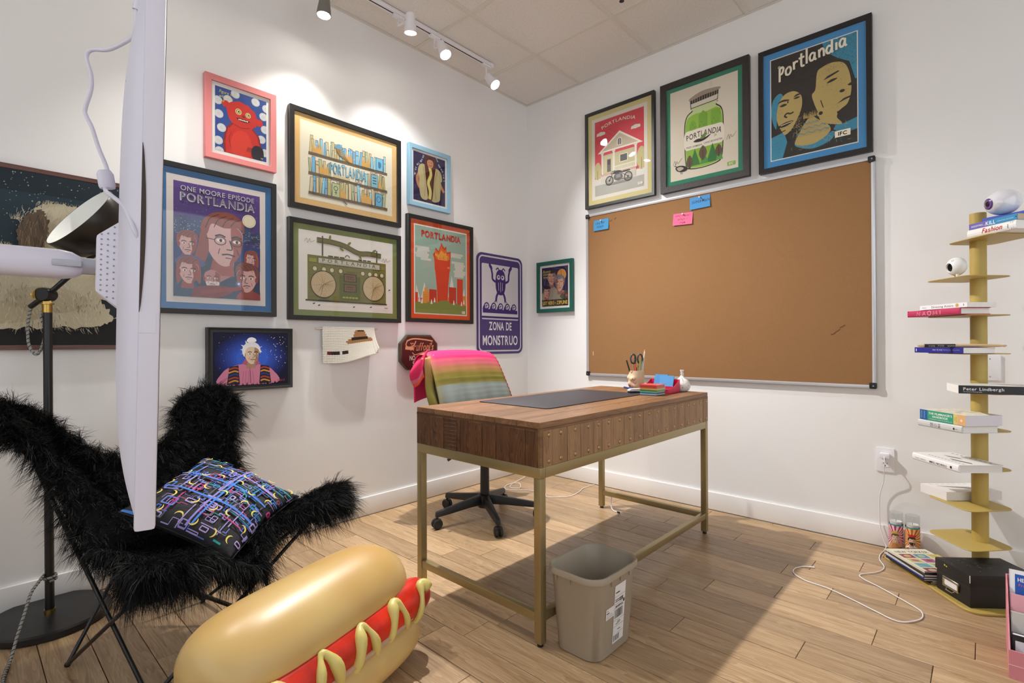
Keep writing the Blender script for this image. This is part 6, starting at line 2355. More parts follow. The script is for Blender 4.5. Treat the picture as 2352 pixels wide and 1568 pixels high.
def butterfly_chair():
    t = thing('butterfly_chair', 'butterfly chair with a shaggy black fur sling on thin black rods', 'armchair', (.726, -2.703, 0))
    O = Vector((.726, -2.703, 0))
    S = lambda p: Vector(p) - O
    r = .0065
    for (a, b) in (('A', 'FN'), ('A', 'BF'), ('B', 'BN'), ('B', 'FF'), ('C', 'FF'), ('C', 'BN'), ('D', 'BF'), ('D', 'FN')):
        p, q = FOOT[a].copy(), TIP[b].copy()
        q = q + (_C - q).normalized() * .045 + Vector((0, 0, -.022))
        MB().tube([S(p), S(p.lerp(q, .5)), S(q)], r, 10).build('frame_rod', M_BLACK, t, smooth=40)
    for k in FOOT.values():
        MB().ball(S(k), .009, 12, 8).build('foot', M_BLACKP, t, smooth=180)
    hide = mat('fur_hide', (7, 7, 8), .95, spec=.1)
    cv = MB().grid(lambda u, v: S(sling(u, v)), 160, 22, cu=True).build('sling', hide, t, smooth=180)
    md = cv.modifiers.new('thickness', 'SOLIDIFY')
    md.thickness = .014
    md.offset = 0
    # fur: tapered strands in clumps, longer toward the rim and the front
    import numpy as np
    rg = np.random.default_rng(4)
    VV, FF, off = [], [], [0]

    def clump(u, v, side, lk=1.0):
        e = .004
        P = sling(u, v)
        du = sling(u + e, max(.05, v)) - sling(u - e, max(.05, v))
        dv = sling(u, min(1, v + e)) - sling(u, max(0, v - e))
        n = du.cross(dv)
        if n.length < 1e-12:
            return
        du.normalize()
        dv.normalize()
        n = n.normalized() * (1 if n.z > 0 else -1) * side
        rim = v
        out = dv * v ** 8
        comb = _f - n * _f.dot(n) + dv * .35 * v
        front = max(0, min(1, ((P - _C).dot(_f) + .05) / .4))
        ln = (.019 + .030 * max(0, (rim - .7) / .3) ** 1.5 + .013 * front) * rg.uniform(.75, 1.25) * lk
        d = n * rg.uniform(.1, .5) + comb * rg.uniform(.6, 1.1) + out * rg.uniform(.2, 1.2) + Vector(rg.normal(0, .38, 3))
        d.normalize()
        if side < 0:
            d = (d + Vector((0, 0, -.7))).normalized()
        k = int(rg.integers(8, 13))
        base = np.array(P + n * .005 - O)
        dd, nn = np.array(d), np.array(n)
        hang = np.array((0, 0, -1.0)) * ln * (.5 if rim > .8 else .2)
        curl = rg.normal(0, .30, 3) * ln
        j = rg.normal(0, .0075, (k, 3))
        j -= np.outer(j @ nn, nn)
        sp = rg.normal(0, 1, (k, 3)) * ln * .10
        lr = rg.uniform(.75, 1.15, (k, 1))
        b0 = base + j
        m1 = base + dd * ln * .36 * lr + nn * ln * .10 + j * .9 + sp * .25 + curl * .25
        m2 = base + dd * ln * .70 * lr + hang * .45 + j * .65 + sp * .6 + curl * .8
        t0 = base + dd * ln * lr + hang + j * .4 + sp + curl
        ax = rg.normal(0, 1, (k, 3))
        ax /= np.linalg.norm(ax, axis=1, keepdims=True)
        ax *= rg.uniform(.0004, .0008, (k, 1))
        VV.append(np.stack([b0 - ax, b0 + ax, m1 - ax, m1 + ax, m2 - ax * .7, m2 + ax * .7, t0], 1).reshape(-1, 3))
        o = off[0] + 7 * np.arange(k)[:, None]
        FF.append((o + np.array([[0, 1, 3, 2, 2, 3, 5, 4, 4, 5, 6]])))
        off[0] += 7 * k
    for _ in range(7400):
        u, v = rg.uniform(0, 1, 2)
        clump(float(u), float(v) ** .5, 1)
    for _ in range(6400):      # rim
        u = float(rg.uniform(0, 1))
        v = max(.85, min(1.0, float(1 - abs(rg.normal(0, .03)))))
        clump(u, v, 1 if rg.uniform() < .5 else -1, 1.1)
    for _ in range(1600):
        u, v = rg.uniform(0, 1, 2)
        clump(float(u), float(v) ** .5, -1)
    V = np.concatenate(VV)
    lp = np.concatenate(FF).astype(np.int32)
    ns = len(lp)
    me = bpy.data.meshes.new('fur')
    me.vertices.add(len(V))
    me.vertices.foreach_set('co', V.astype(np.float32).ravel())
    me.loops.add(ns * 11)
    me.loops.foreach_set('vertex_index', lp.ravel())
    me.polygons.add(ns * 3)
    me.polygons.foreach_set('loop_start', (np.arange(ns)[:, None] * 11 + np.array([[0, 4, 8]])).astype(np.int32).ravel())
    me.update(calc_edges=True)
    me.polygons.foreach_set('use_smooth', [True] * len(me.polygons))
    me.materials.append(mat('black_fur', (13, 13, 14), .55, spec=.2))
    fo = bpy.data.objects.new('fur', me)
    fo.parent = cv
    fo['kind'] = 'stuff'
    COL.objects.link(fo)


butterfly_chair()


# ------------------------------------------------------------------ cushion on the chair
def cushion():
    T, R_, B, L_ = Vector((.540, -2.552, .605)), Vector((.795, -2.335, .438)), Vector((1.010, -2.630, .372)), Vector((.755, -2.880, .502))
    c = (T + R_ + B + L_) / 4
    ex = ((R_ - T) + (B - L_)) / 4 * 1.05
    ey = ((T - L_) + (R_ - B)) / 4 * 1.05
    nn = ex.cross(ey).normalized()
    if nn.z < 0:
        nn = -nn
    t = thing('cushion', 'black cushion printed with yellow moons and neon circuit lines', 'cushion', c)

    def surf(x, y, off=0.0, sgn=1):
        px = x * (1 - .075 * (1 - y * y) * abs(x) ** 1.5)
        py = y * (1 - .075 * (1 - x * x) * abs(y) ** 1.5)
        hgt = .068 * (max(0, (1 - x * x)) * max(0, (1 - y * y))) ** .5
        hgt += .004 * sin(5 * x + 2 * y) * (1 - x * x) * (1 - y * y)
        return ex * px + ey * py + nn * (sgn * hgt + off)
    mb = MB()
    mb.grid(lambda u, v: surf(2 * u - 1, 2 * v - 1), 36, 36)
    mb.grid(lambda u, v: surf(2 * u - 1, 2 * v - 1, 0, -1), 36, 36)
    mb.build('cover', mat('cushion_black', (17, 15, 20), .75), t, smooth=180)
    pts = []
    for k in range(96):
        f = k / 24
        s_, q = int(f), f - int(f)
        a = [(-1 + 2 * q, 1), (1, 1 - 2 * q), (1 - 2 * q, -1), (-1, -1 + 2 * q)][s_ % 4]
        pts.append(surf(*a))
    MB().tube(pts, .0022, 6, closed=True).build('seam_piping', mat('cushion_black', (17, 15, 20), .75), t, smooth=60)
    r = random.Random(31)
    A = Art(2, 2, dz=1.5e-5)
    cols = [(74, 128, 214), (74, 128, 214), (60, 110, 200), (48, 150, 146), (150, 136, 200), (170, 150, 206), (200, 70, 130), (96, 98, 110)]

    def seg(a, b, wd, c):
        n = 16
        A.line([(a[0] + (b[0] - a[0]) * i / n, a[1] + (b[1] - a[1]) * i / n) for i in range(n + 1)], wd, c)
    cl = lambda x: max(-.985, min(.985, x))
    for k in range(250):
        x, y = (r.gauss(0, .5), r.gauss(0, .5)) if k % 2 else (r.uniform(-1.05, .98), r.uniform(-1.05, .98))
        if abs(x) > 1.06 or abs(y) > 1.06:
            continue
        c = r.choice(cols) if (x + y) > -1.1 else r.choice([(200, 70, 130), (96, 98, 110), (74, 128, 214)])
        if y < -.3 and r.random() < .6:
            c = r.choice([(150, 136, 200), (170, 150, 206), (110, 120, 200)])
        wd = r.choice([.012, .016, .02, .028])
        kind = r.random()
        if kind < .45:
            l_ = r.uniform(.12, .55)
            if r.random() < .5:
                seg((cl(x), cl(y)), (cl(x + l_), cl(y)), wd, c)
            else:
                seg((cl(x), cl(y)), (cl(x), cl(y + l_)), wd, c)
        elif kind < .75:
            a, b = r.uniform(.06, .2), r.uniform(.05, .16)
            q = [(cl(x), cl(y)), (cl(x + a), cl(y)), (cl(x + a), cl(y + b)), (cl(x), cl(y + b))]
            for i in range(4):
                seg(q[i], q[(i + 1) % 4], wd * .9, c)
        else:
            px, py = x, y
            for i in range(r.randint(3, 6)):
                nx, ny = (px + r.uniform(.05, .14), py) if i % 2 else (px, py + r.uniform(-.12, .12))
                seg((cl(px), cl(py)), (cl(nx), cl(ny)), wd * .8, c)
                px, py = nx, ny
    for (a, b) in (((-.9, .1), (.85, .1)), ((.05, -.95), (.05, .9)), ((.12, -.9), (.12, .8)), ((-.6, -.35), (.9, -.35)), ((-.1, .45), (.8, .45))):
        seg(a, b, .034, r.choice([(74, 128, 214), (140, 130, 200)]))
    for i in range(6):
        for j in range(6):
            x, y = -.84 + .336 * i + r.uniform(-.05, .05), -.84 + .336 * j + r.uniform(-.05, .05)
            R0, a0 = .07, r.uniform(0, 360)
            out = [(cl(x + R0 * cos(radians(a0 + q))), cl(y + R0 * sin(radians(a0 + q)))) for q in range(-100, 101, 20)]
            inn = [(cl(x + .026 * cos(radians(a0 + 180)) + .068 * cos(radians(a0 + q * .62))), cl(y + .026 * sin(radians(a0 + 180)) + .068 * sin(radians(a0 + q * .62)))) for q in range(100, -101, -20)]
            A.poly(out + inn, (226, 206, 104))
    A.build('print', t, fn=lambda x, y, z: surf(x, y, .0007 + z), material=ink_mat('cushion_ink', rough=.75))


cushion()


# ------------------------------------------------------------------ giant hot dog prop
def hot_dog():
    ax = Vector((.30, -.954, 0)).normalized()
    sd = Vector((.954, .30, 0)).normalized()
    E0 = Vector((1.253, -2.163, 0))
    t = thing('hot_dog_prop', 'giant resin hot dog with mustard lying on the floor', 'prop', E0)
    bun = bpy.data.materials.new('bun_resin')
    bun.use_nodes = True
    nt = bun.node_tree
    b = nt.nodes['Principled BSDF']
    b.inputs['Roughness'].default_value = .36
    tc = nt.nodes.new('ShaderNodeTexCoord')
    nz = nt.nodes.new('ShaderNodeTexNoise')
    nz.inputs['Scale'].default_value = 3.0
    nz.inputs['Detail'].default_value = 2
    nt.links.new(tc.outputs['Object'], nz.inputs['Vector'])
    rp = nt.nodes.new('ShaderNodeValToRGB')
    rp.color_ramp.elements[0].position = .3
    rp.color_ramp.elements[1].position = .7
    rp.color_ramp.elements[0].color = (*lin((192, 150, 86)), 1)
    rp.color_ramp.elements[1].color = (*lin((206, 176, 114)), 1)
    nt.links.new(nz.outputs['Fac'], rp.inputs['Fac'])
    nt.links.new(rp.outputs['Color'], b.inputs['Base Color'])
    L_ = .74

    def body(off, zc, rs, rz, l0, l1, bend, nu=64, nv=40, cut=None, tilt=0.0, pw=2.3):
        def fn(u, v):
            f = u
            k = max(1e-4, 1 - abs(2 * f - 1) ** pw) ** (1 / pw) if True else 1
            kk = max(1e-4, 1 - abs(2 * f - 1) ** 5) ** (1 / 2.2)
            q = 2 * pi * v
            y, z = rs * kk * cos(q), rz * kk * sin(q)
            if cut is not None and z < cut * kk:
                z = cut * kk + (z - cut * kk) * .12
            y, z = y * cos(tilt) - z * sin(tilt), y * sin(tilt) + z * cos(tilt)
            return ax * (l0 + (l1 - l0) * f) + sd * (off + y + bend * sin(pi * f)) + Vector((0, 0, zc + z))
        return fn
    MB().grid(body(-.035, .245, .150, .122, .0, L_, .0, cut=-.045, tilt=-.20), 60, 40, cv=True).build('upper_bun', bun, t, smooth=180)
    MB().grid(body(.035, .09, .140, .090, .012, L_ - .02, .0, cut=None), 60, 40, cv=True).build('lower_bun', bun, t, smooth=180)
    inside = mat('bun_inside', (196, 160, 132), .5)

    def floor_(u, v):
        kk = max(1e-4, 1 - abs(2 * u - 1) ** 5) ** (1 / 2.2)
        q = 2 * pi * v
        return ax * (.016 + (L_ - .044) * u) + sd * (.038 + .120 * kk * cos(q)) + Vector((0, 0, .150 + .018 * kk * sin(q)))
    MB().grid(floor_, 50, 16, cv=True).build('cut_face', inside, t, smooth=180)
    sau = mat('sausage_resin', (204, 44, 26), .3, noise=.45, nscale=9)
    r0 = .066

    def dog(u, v):
        kk = max(1e-4, 1 - abs(2 * u - 1) ** 9) ** (1 / 2.4)
        q = 2 * pi * v
        return ax * (-.036 + (L_ + .03) * u) + sd * (.084 + r0 * kk * cos(q)) + Vector((0, 0, .176 + r0 * kk * sin(q)))
    MB().grid(dog, 70, 28, cv=True).build('sausage', sau, t, smooth=180)
    pts = []
    N = 150
    for i in range(N):
        f = .07 + .86 * i / (N - 1)
        ph = (f * 5.2) % 1.0
        tri = (ph / .5 if ph < .5 else 2 - ph / .5)
        q = radians(-78 + 132 * (0.5 - .5 * cos(pi * tri)))
        rr = r0 + .003
        pts.append(ax * (-.036 + (L_ + .03) * f) + sd * (.084 + rr * cos(q)) + Vector((0, 0, .176 + rr * sin(q))))
    rad_ = [.0135 + .0040 * sin(i * .33 + 1) + .002 * sin(i * 1.1) for i in range(N)]
    MB().tube(pts, rad_, 12).build('mustard', mat('mustard_resin', (208, 192, 112), .35), t, smooth=180)
    MB().bb(tuple(ax * .3 + sd * -.03)[:2] + (0.0,), tuple(ax * .6 + sd * .03)[:2] + (.02,)).build('base_pad', M_BLACKP, t)


hot_dog()


# ------------------------------------------------------------------ tower shelf
PX, PY = 2.79, -.235
M_OCHRE = mat('ochre_paint', (186, 160, 84), .5)
SZ = [.19 + .1625 * i for i in range(9)]


def rounded(poly, r, n=6):
    out = []
    k = len(poly)
    for i in range(k):
        a, b, c = Vector(poly[i - 1]), Vector(poly[i]), Vector(poly[(i + 1) % k])
        u, v = (a - b).normalized(), (c - b).normalized()
        d = min(r, (a - b).length * .45, (c - b).length * .45)
        p0, p1 = b + u * d, b + v * d
        for q in range(n + 1):
            t = q / n
            out.append(tuple(p0 * (1 - t) ** 2 + b * 2 * t * (1 - t) + p1 * t * t))
    return out


def tower():
    t = thing('tower_shelf', 'ochre metal tower of small stacked shelves holding books', 'bookshelf', (PX, PY, 0))
    MB().tube([(0, 0, .01), (0, 0, 1.607)], .0285, 32).build('pole', M_OCHRE, t, smooth=40)
    base = rounded([(2.42 - PX, -.15 - PY), (2.765 - PX, -.60 - PY), (3.12 - PX, -.33 - PY), (2.80 - PX, -.02 - PY)], .06)
    MB().prism(base, 0.0, .010).build('base_plate', M_OCHRE, t, bevel=.002, seg=1)
    for i, z in enumerate(SZ):
        fl = i in (8, 4)
        cx = .04 if fl else -.036
        pl = rounded([(cx - .150, .01), (cx + .005, -.185), (cx + .150, -.02), (cx - .005, .165)], .045)
        MB().prism(pl, z - .004, z).build('shelf', M_OCHRE, t, bevel=.0015, seg=1)


tower()


def book(label, org, ang, L_, W, th, cover, spine_art=None, top_art=None, pages=(238, 234, 230), hard=False, cat='book', spine_rgb=None, group=None, open_left=False):
    t = thing('book', label, cat, org, radians(ang), group)
    cm = mat('cover_%d_%d_%d' % cover, cover, .4)
    sm = mat('cover_%d_%d_%d' % spine_rgb, spine_rgb, .4) if spine_rgb else cm
    c = .0025 if hard else .0008
    o = .003 if hard else 0
    pb = MB().bb((o, .002, c), (L_ - o, W - o, th - c)).build('pages', mat('pages_%d_%d_%d' % pages, pages, .8, noise=.05, nscale=300), t)
    MB().bb((0, 0.0005, 0), (L_, W, c)).build('back_cover', cm, t)
    MB().bb((0, 0.0005, th - c), (L_, W, th)).build('front_cover', cm, t)
    if hard:
        pr = [(0.0005, 0), (.004, 0), (.004, th), (.0005, th), (-.0035, th * .8), (-.0045, th * .5), (-.0035, th * .2)]
        MB().prism(pr, 0, L_, Matrix(((0, 0, 1, 0), (1, 0, 0, 0), (0, 1, 0, 0), (0, 0, 0, 1)))).build('spine', sm, t)
    else:
        MB().bb((0, -.0006, 0), (L_, .0022, th)).build('spine', sm, t)
    if spine_art:
        A = Art(L_, th)
        spine_art(A)
        off = -.0052 if hard else -.0009
        bow = (lambda y: -.001 * 0) if not hard else (lambda y: (abs(y / th - .5) * 2) ** 2 * .0016)
        A.build('spine_print', t, fn=lambda x, y, z: (x, off + bow(y) - z, y))
    if top_art:
        A = Art(L_, W)
        top_art(A)
        A.build('cover_print', t, fn=lambda x, y, z: (x, y, th + .0002 + z))
    return t


def books():
    G = 'books on the ochre tower shelf'
    e = .0006

    def N(nx, ny, L_, ang):
        """origin (left end of the spine) from the near corner"""
        a = radians(ang)
        return nx - L_ * cos(a), ny - L_ * sin(a)
    # topmost shelf
    z = SZ[8] + e

    def fash(A):
        A.text('Fashion', .105, .009, .028, (196, 36, 40), sx=1.0, shear=.3, bold=.008, fit=.085)
        for x in (.178, .186):
            A.rect(x, .002, x + .003, A.h - .002, (214, 212, 210))
        for q in range(4):
            A.rect(.168, .008 + .004 * q, .171, .0105 + .004 * q, (90, 90, 90))
    x, y = N(2.903, -.455, .2, -44)
    book('white hardback with red script spine on the top shelf', (x, y, z), -44, .2, .19, .034, (236, 234, 230), fash, hard=True, group=G)
    z += .034 + e

    def kill(A):
        A.rect(0, 0, A.w * .42, A.h, (112, 104, 176))
        A.rect(A.w * .42, 0, A.w, A.h, (56, 142, 190))
        A.text('SHOOTING', .035, .007, .010, (226, 230, 240), fit=.05, bold=.01)
        A.text('TO', .066, .005, .005, (226, 230, 240))
        A.text('KILL', .092, .004, .020, (240, 240, 246), fit=.042, bold=.02)
        A.text('CHRISTINE VACHON', .15, .008, .006, (190, 220, 240), fit=.065, bold=.01)
        A.ell(.192, .012, .0025, .0025, (20, 40, 60), 10)
    book('blue and purple paperback lying above the red script book', (x + .004, y - .004, z), -44, .196, .14, .0235, (66, 140, 190), kill, pages=(196, 176, 150), group=G)
    z += .0235 + e
    book('plain royal blue book under the eyeball ornament', (x + .045, y + .005, z), -30, .15, .12, .020, (38, 66, 170), None, group=G)
    z += .020 + e
    # eyeball ornament
    t = thing('eyeball_ornament', 'glossy white eyeball ornament with purple iris on the top shelf', 'ornament', (2.868, -.330, z))
    R = frame_of(Vector((-.80, -.58, -.10))).to_4x4()
    prof = []
    for i in range(25):
        q = pi * i / 24
        rr = .0515 * sin(q) ** .9 if 0 < i < 24 else 0
        prof.append((max(rr, 1e-6), -.060 * cos(q)))
    T = Matrix.Translation((0, 0, .0525))
    MB().lathe(prof, 40, T @ R).build('globe', mat('glossy_white', (232, 230, 236), .08, coat=1.0), t, smooth=180)

    def cap(r0, r1, off, n=6):
        p = []
        for i in range(n + 1):
            r_ = r0 + (r1 - r0) * i / n
            q = math.asin(min(.999, (r_ / .0515) ** (1 / .9)))
            p.append((max(r_, 1e-6), .060 * cos(q) + off))
        return p
    MB().lathe(cap(0, .0215, .0009), 32, T @ R).build('iris', mat('iris_purple', (112, 70, 150), .15, coat=1.0, noise=.4, nscale=220), t, smooth=180)
    MB().lathe(cap(.0205, .0225, .0011), 32, T @ R).build('iris_ring', mat('iris_dark', (58, 32, 92), .2), t, smooth=180)
    MB().lathe(cap(0, .0115, .0013), 24, T @ R).build('pupil', mat('pupil_black', (12, 10, 12), .1, coat=1.0), t, smooth=180)
    # second shelf: little ball with a hole
    t = thing('ball_ornament', 'small white ball ornament with a round mouth on short feet', 'ornament', (2.722, -.345, SZ[7] + e))
    m = mat('matt_white', (232, 231, 228), .45)
    t.rotation_euler = (0, 0, _yaw)
    t.scale = (.82, 1, 1)
    c = Vector((0, 0, .0445))
    hd = Vector((-.97, .16, -.14)).normalized()
    Rm = frame_of(hd).to_4x4()
    pr = [(.0395 * sin(pi * i / 24), -.0395 * cos(pi * i / 24)) for i in range(0, 21)]
    pr = [(max(a, 1e-6), b) for a, b in pr] + [(.0175, .031), (.016, .02), (.0145, .005), (0, .003)]
    MB().lathe(pr, 36, Matrix.Translation(c) @ Rm).build('ball', m, t, smooth=50)
    MB().lathe([(0, .0035), (.014, .0055), (.0155, .018), (.0165, .0285)], 24, Matrix.Translation(c) @ Rm, cap=False).build('mouth', mat('mouth_dark', (52, 50, 50), .6), t, smooth=180)
    for q in (-1, 1):
        MB().box((.016 * q * .4 - .002, .013 * q, .006), (.012, .008, .012)).build('foot', m, t, bevel=.002)
    ring = []
    ed = (hd + Vector((.35, -.35, .62))).normalized()
    Re = frame_of(ed)
    for k in range(16):
        q = 2 * pi * k / 16
        ring.append(c + (ed * .0392 + Re @ Vector((.0045 * cos(q), .0045 * sin(q), 0))))
    MB().tube(ring, .0008, 5, closed=True).build('eye_ring', mat('ring_grey', (120, 118, 116), .4), t)
    # third shelf
    z = SZ[6] + e

    def naomi(A):
        for (g, x0) in ((((.0, 0), (.0, 1), (.6, 0), (.6, 1)), .055), (((.0, 0), (.3, 1), (.6, 0)), .085), (None, .113), (((.0, 0), (.12, 1), (.38, .2), (.64, 1), (.76, 0)), .142), (((.0, 0), (.0, 1)), .178)):
            if g:
                A.line([(x0 + a * .026, .005 + b * .017) for a, b in g], .0016, (240, 226, 230))
                if len(g) == 3:
                    A.line([(x0 + .005, .010), (x0 + .0115, .010)], .0014, (240, 226, 230))
            else:
                A.ring(x0 + .009, .0135, .009, .0016, (240, 226, 230), 18)
        A.rect(.0, 0, .004, A.h, (168, 40, 80))
    x, y = N(2.735, -.420, .27, -46)
    book('thick pink hardback with wide white letters on its spine', (x, y, z), -46, .27, .128, .028, (190, 52, 92), naomi, hard=True, group=G)
    z += .028 + e

    def direct(A):
        A.text('Weston', .012, .007, .006, (120, 120, 124), 'l')
        A.text('Directing Actors', .11, .005, .013, (60, 60, 66), fit=.105)
        A.ell(.178, A.h / 2, .0075, .0075, (196, 160, 70), 20)
        A.ring(.178, A.h / 2, .0052, .001, (236, 220, 160), 16)
        A.rect(.206, .006, .209, .014, (110, 110, 112))
    x, y = N(2.757, -.434, .222, -43)
    book('white paperback with a gold seal lying on the pink hardback', (x, y, z), -43, .222, .13, .0195, (238, 236, 238), direct, group=G)
    # fourth shelf
    z = SZ[5] + e

    def shot(A):
        A.text('shot by shot', .122, .016, .010, (206, 206, 226), fit=.052, bold=.01, rot=180)
        A.text('Film Directing', .170, .015, .006, (190, 190, 220), fit=.036, rot=180)
        A.text('Steven D. Katz', .212, .015, .006, (190, 190, 220), fit=.034, rot=180)
        A.rect(.008, .006, .012, .018, (226, 226, 236))
    x, y = N(2.743, -.435, .245, -46)
    book('navy blue paperback under the wooden drumstick', (x, y, z), -46, .245, .135, .024, (40, 42, 138), shot, lambda A: A.rect(.01, .01, A.w - .01, A.h - .01, (66, 66, 150)), group=G)
    z += .024 + e
    t = thing('drumstick', 'pale wooden drumstick with black printed band on the navy book', 'drumstick', (2.70, -.40, z + .0072), radians(15))
    wm = wood('stick_wood', [(190, 150, 106), (214, 178, 134), (226, 194, 152)], along=0, stretch=12, scale=6, rough=.5, rand=.1)
    MB().tube([(-.108, 0, 0), (-.1, 0, 0), (-.07, 0, 0), (.1, 0, 0), (.16, 0, 0), (.166, 0, 0), (.170, 0, 0), (.176, 0, 0), (.181, 0, 0)], [.0025, .0045, .0070, .0070, .0052, .0035, .0046, .0046, .0015], 16).build('stick', wm, t, smooth=50)
    MB().tube([(-.085, 0, 0), (-.08, 0, 0), (.018, 0, 0)], .00735, 16).build('band', M_BLACKP, t, smooth=50)
    A = Art(.1, .02)
    for (x0, n, hh) in ((.012, 4, .006), (.042, 4, .0085), (.075, 5, .006)):
        for q in range(n):
            A.line([(x0 + .0055 * q, .004), (x0 + .001 + .0055 * q, .004 + hh), (x0 + .004 + .0055 * q, .004 + hh * .5), (x0 + .0042 + .0055 * q, .004)], .0012, (230, 228, 222))
    A.build('band_print', t, fn=lambda x, y, z: (x - .084, -.0075 * cos((y - .008) / .0075) - z, .0075 * sin((y - .008) / .0075)))
    # fifth shelf
    z = SZ[4] + e

    def lind(A):
        A.text('Peter Lindbergh', .014, .0135, .0165, (240, 240, 242), 'l', fit=.128, bold=.018)
        A.text('On Fashion Photography', .014, .006, .0055, (230, 230, 232), 'l', fit=.06)
    bk = book('large book with a black spine and bold white lettering', (2.729, -.462, z), 16, .30, .155, .033, (226, 226, 222), lind, spine_rgb=(34, 33, 36), group=G)
    A = Art(.03, .033)
    A.text('S', .015, .006, .026, (240, 240, 242), bold=.01)
    A.build('spine_logo', bk, fn=lambda x, y, z: (x + .19, -.0009 - z, y))
    # sixth shelf
    z = SZ[3] + e

    def seoul(A):
        k = (60, 62, 62)
        for q in range(3):
            A.line([(.068 + .006 * q, .006), (.068 + .006 * q, .024)], .0012, k)
        A.line([(.066, .02), (.082, .016)], .0012, k)
        A.ring(.094, .015, .0055, .001, k, 14)
        for q in range(2):
            A.line([(.108 + .006 * q, .006), (.108 + .006 * q, .024)], .0014, k)
        A.line([(.106, .009), (.116, .012)], .0014, k)
        A.rect(.178, .010, .184, .018, (34, 34, 34))
        A.rect(.187, .013, .198, .015, (150, 150, 150))
    x, y = N(2.740, -.468, .215, -45)
    book('pale grey hardback beneath the green and blue handbook', (x, y, z), -45, .215, .155, .030, (206, 208, 206), seoul, hard=True, pages=(232, 230, 226), group=G)
    z += .030 + e

    def film(A):
        A.rect(0, 0, .04, A.h, (44, 96, 156))
        A.rect(.04, 0, .166, A.h, (62, 158, 122))
        A.rect(.166, 0, .184, A.h, (218, 200, 120))
        A.rect(.184, 0, A.w, A.h, (226, 176, 122))
        wh = (238, 240, 234)
        A.text("THE FILMMAKER'S", .103, .0265, .0125, wh, fit=.114, bold=.02)
        A.text('HANDBOOK', .103, .0135, .0125, wh, fit=.078, bold=.02)
        A.text('A COMPREHENSIVE GUIDE FOR THE DIGITAL AGE', .103, .005, .0045, wh, fit=.112)
        for q, s in enumerate(('STEVEN ASCHER', 'EDWARD PINCUS')):
            A.text(s, .012 + .014 * q, .022, .006, (190, 214, 236), rot=90, fit=.032)
        A.text('FIFTH', .174, .022, .0055, (70, 60, 40), rot=90)
        A.text('EDITION', .181, .022, .0055, (70, 60, 40), rot=90)
        A.ell(.202, .02, .005, .005, (240, 226, 200), 16)

    def filmtop(A):
        A.rect(0, 0, A.w, A.h, (232, 226, 210))
        r = random.Random(3)
        for q in range(46):
            x, y = r.uniform(.01, A.w - .04), r.uniform(.01, A.h - .012)
            A.rect(x, y, x + r.uniform(.008, .03), y + .004, r.choice([(150, 190, 150), (214, 190, 130), (190, 206, 190), (206, 176, 120)]))
    x, y = N(2.750, -.470, .22, -45)
    book('thick paperback with a green and blue banded spine', (x, y, z), -45, .22, .155, .043, (222, 226, 216), film, filmtop, pages=(222, 218, 226), group=G)
    # seventh shelf
    z = SZ[2] + e

    def nich(A):
        A.text('MARK HARRIS', .05, .010, .008, (150, 150, 152), fit=.06)
        A.text('MIKE NICHOLS', .15, .009, .012, (56, 56, 60), fit=.095, bold=.004)
        A.rect(.215, .010, .224, .020, (30, 30, 32))

    def nictop(A):
        A.rect(0, 0, A.w, A.h, (236, 235, 233))
        for q in range(9):
            A.rect(.02 + .024 * q, A.h * .86, .034 + .024 * q, A.h * .9, (120, 120, 120))
        for q in range(11):
            A.rect(.05 + .018 * q, A.h * .16, .06 + .018 * q, A.h * .2, (150, 150, 150))
        A.poly([(.06, A.h * .5), (.12, A.h * .62), (.15, A.h * .56), (.1, A.h * .46)], (140, 140, 138))
        A.poly([(.13, A.h * .34), (.22, A.h * .44), (.24, A.h * .38), (.16, A.h * .28)], (108, 108, 106))
    x, y = N(2.722, -.470, .255, -52)
    book('white hardback biography tilted out of the seventh shelf down', (x, y, z), -50, .255, .175, .032, (238, 237, 236), nich, nictop, hard=True, pages=(226, 222, 216), group=G)
    # eighth shelf
    z = SZ[1] + e

    def wtop(A):
        A.rect(0, 0, A.w, A.h, (236, 233, 230))
        r = random.Random(8)
        for q in range(9):
            A.curve([(.045 + .003 * q, .04 + .012 * q), (.07, .09 + .01 * q), (.09 + .004 * q, .15 + .004 * q)], .004, r.choice([(110, 106, 102), (140, 136, 132), (90, 86, 84)]))
        for q in range(7):
            A.line([(.012 + .003 * (q % 2), .03 + .026 * q), (.02, .042 + .026 * q)], .0025, (120, 118, 116))
    x, y = N(2.682, -.287, .142, -47)
    book('thick blank white book passing behind the shelf pole', (x, y, z), -47, .142, .245, .038, (232, 228, 226), None, wtop, pages=(226, 220, 216), group=G)


books()


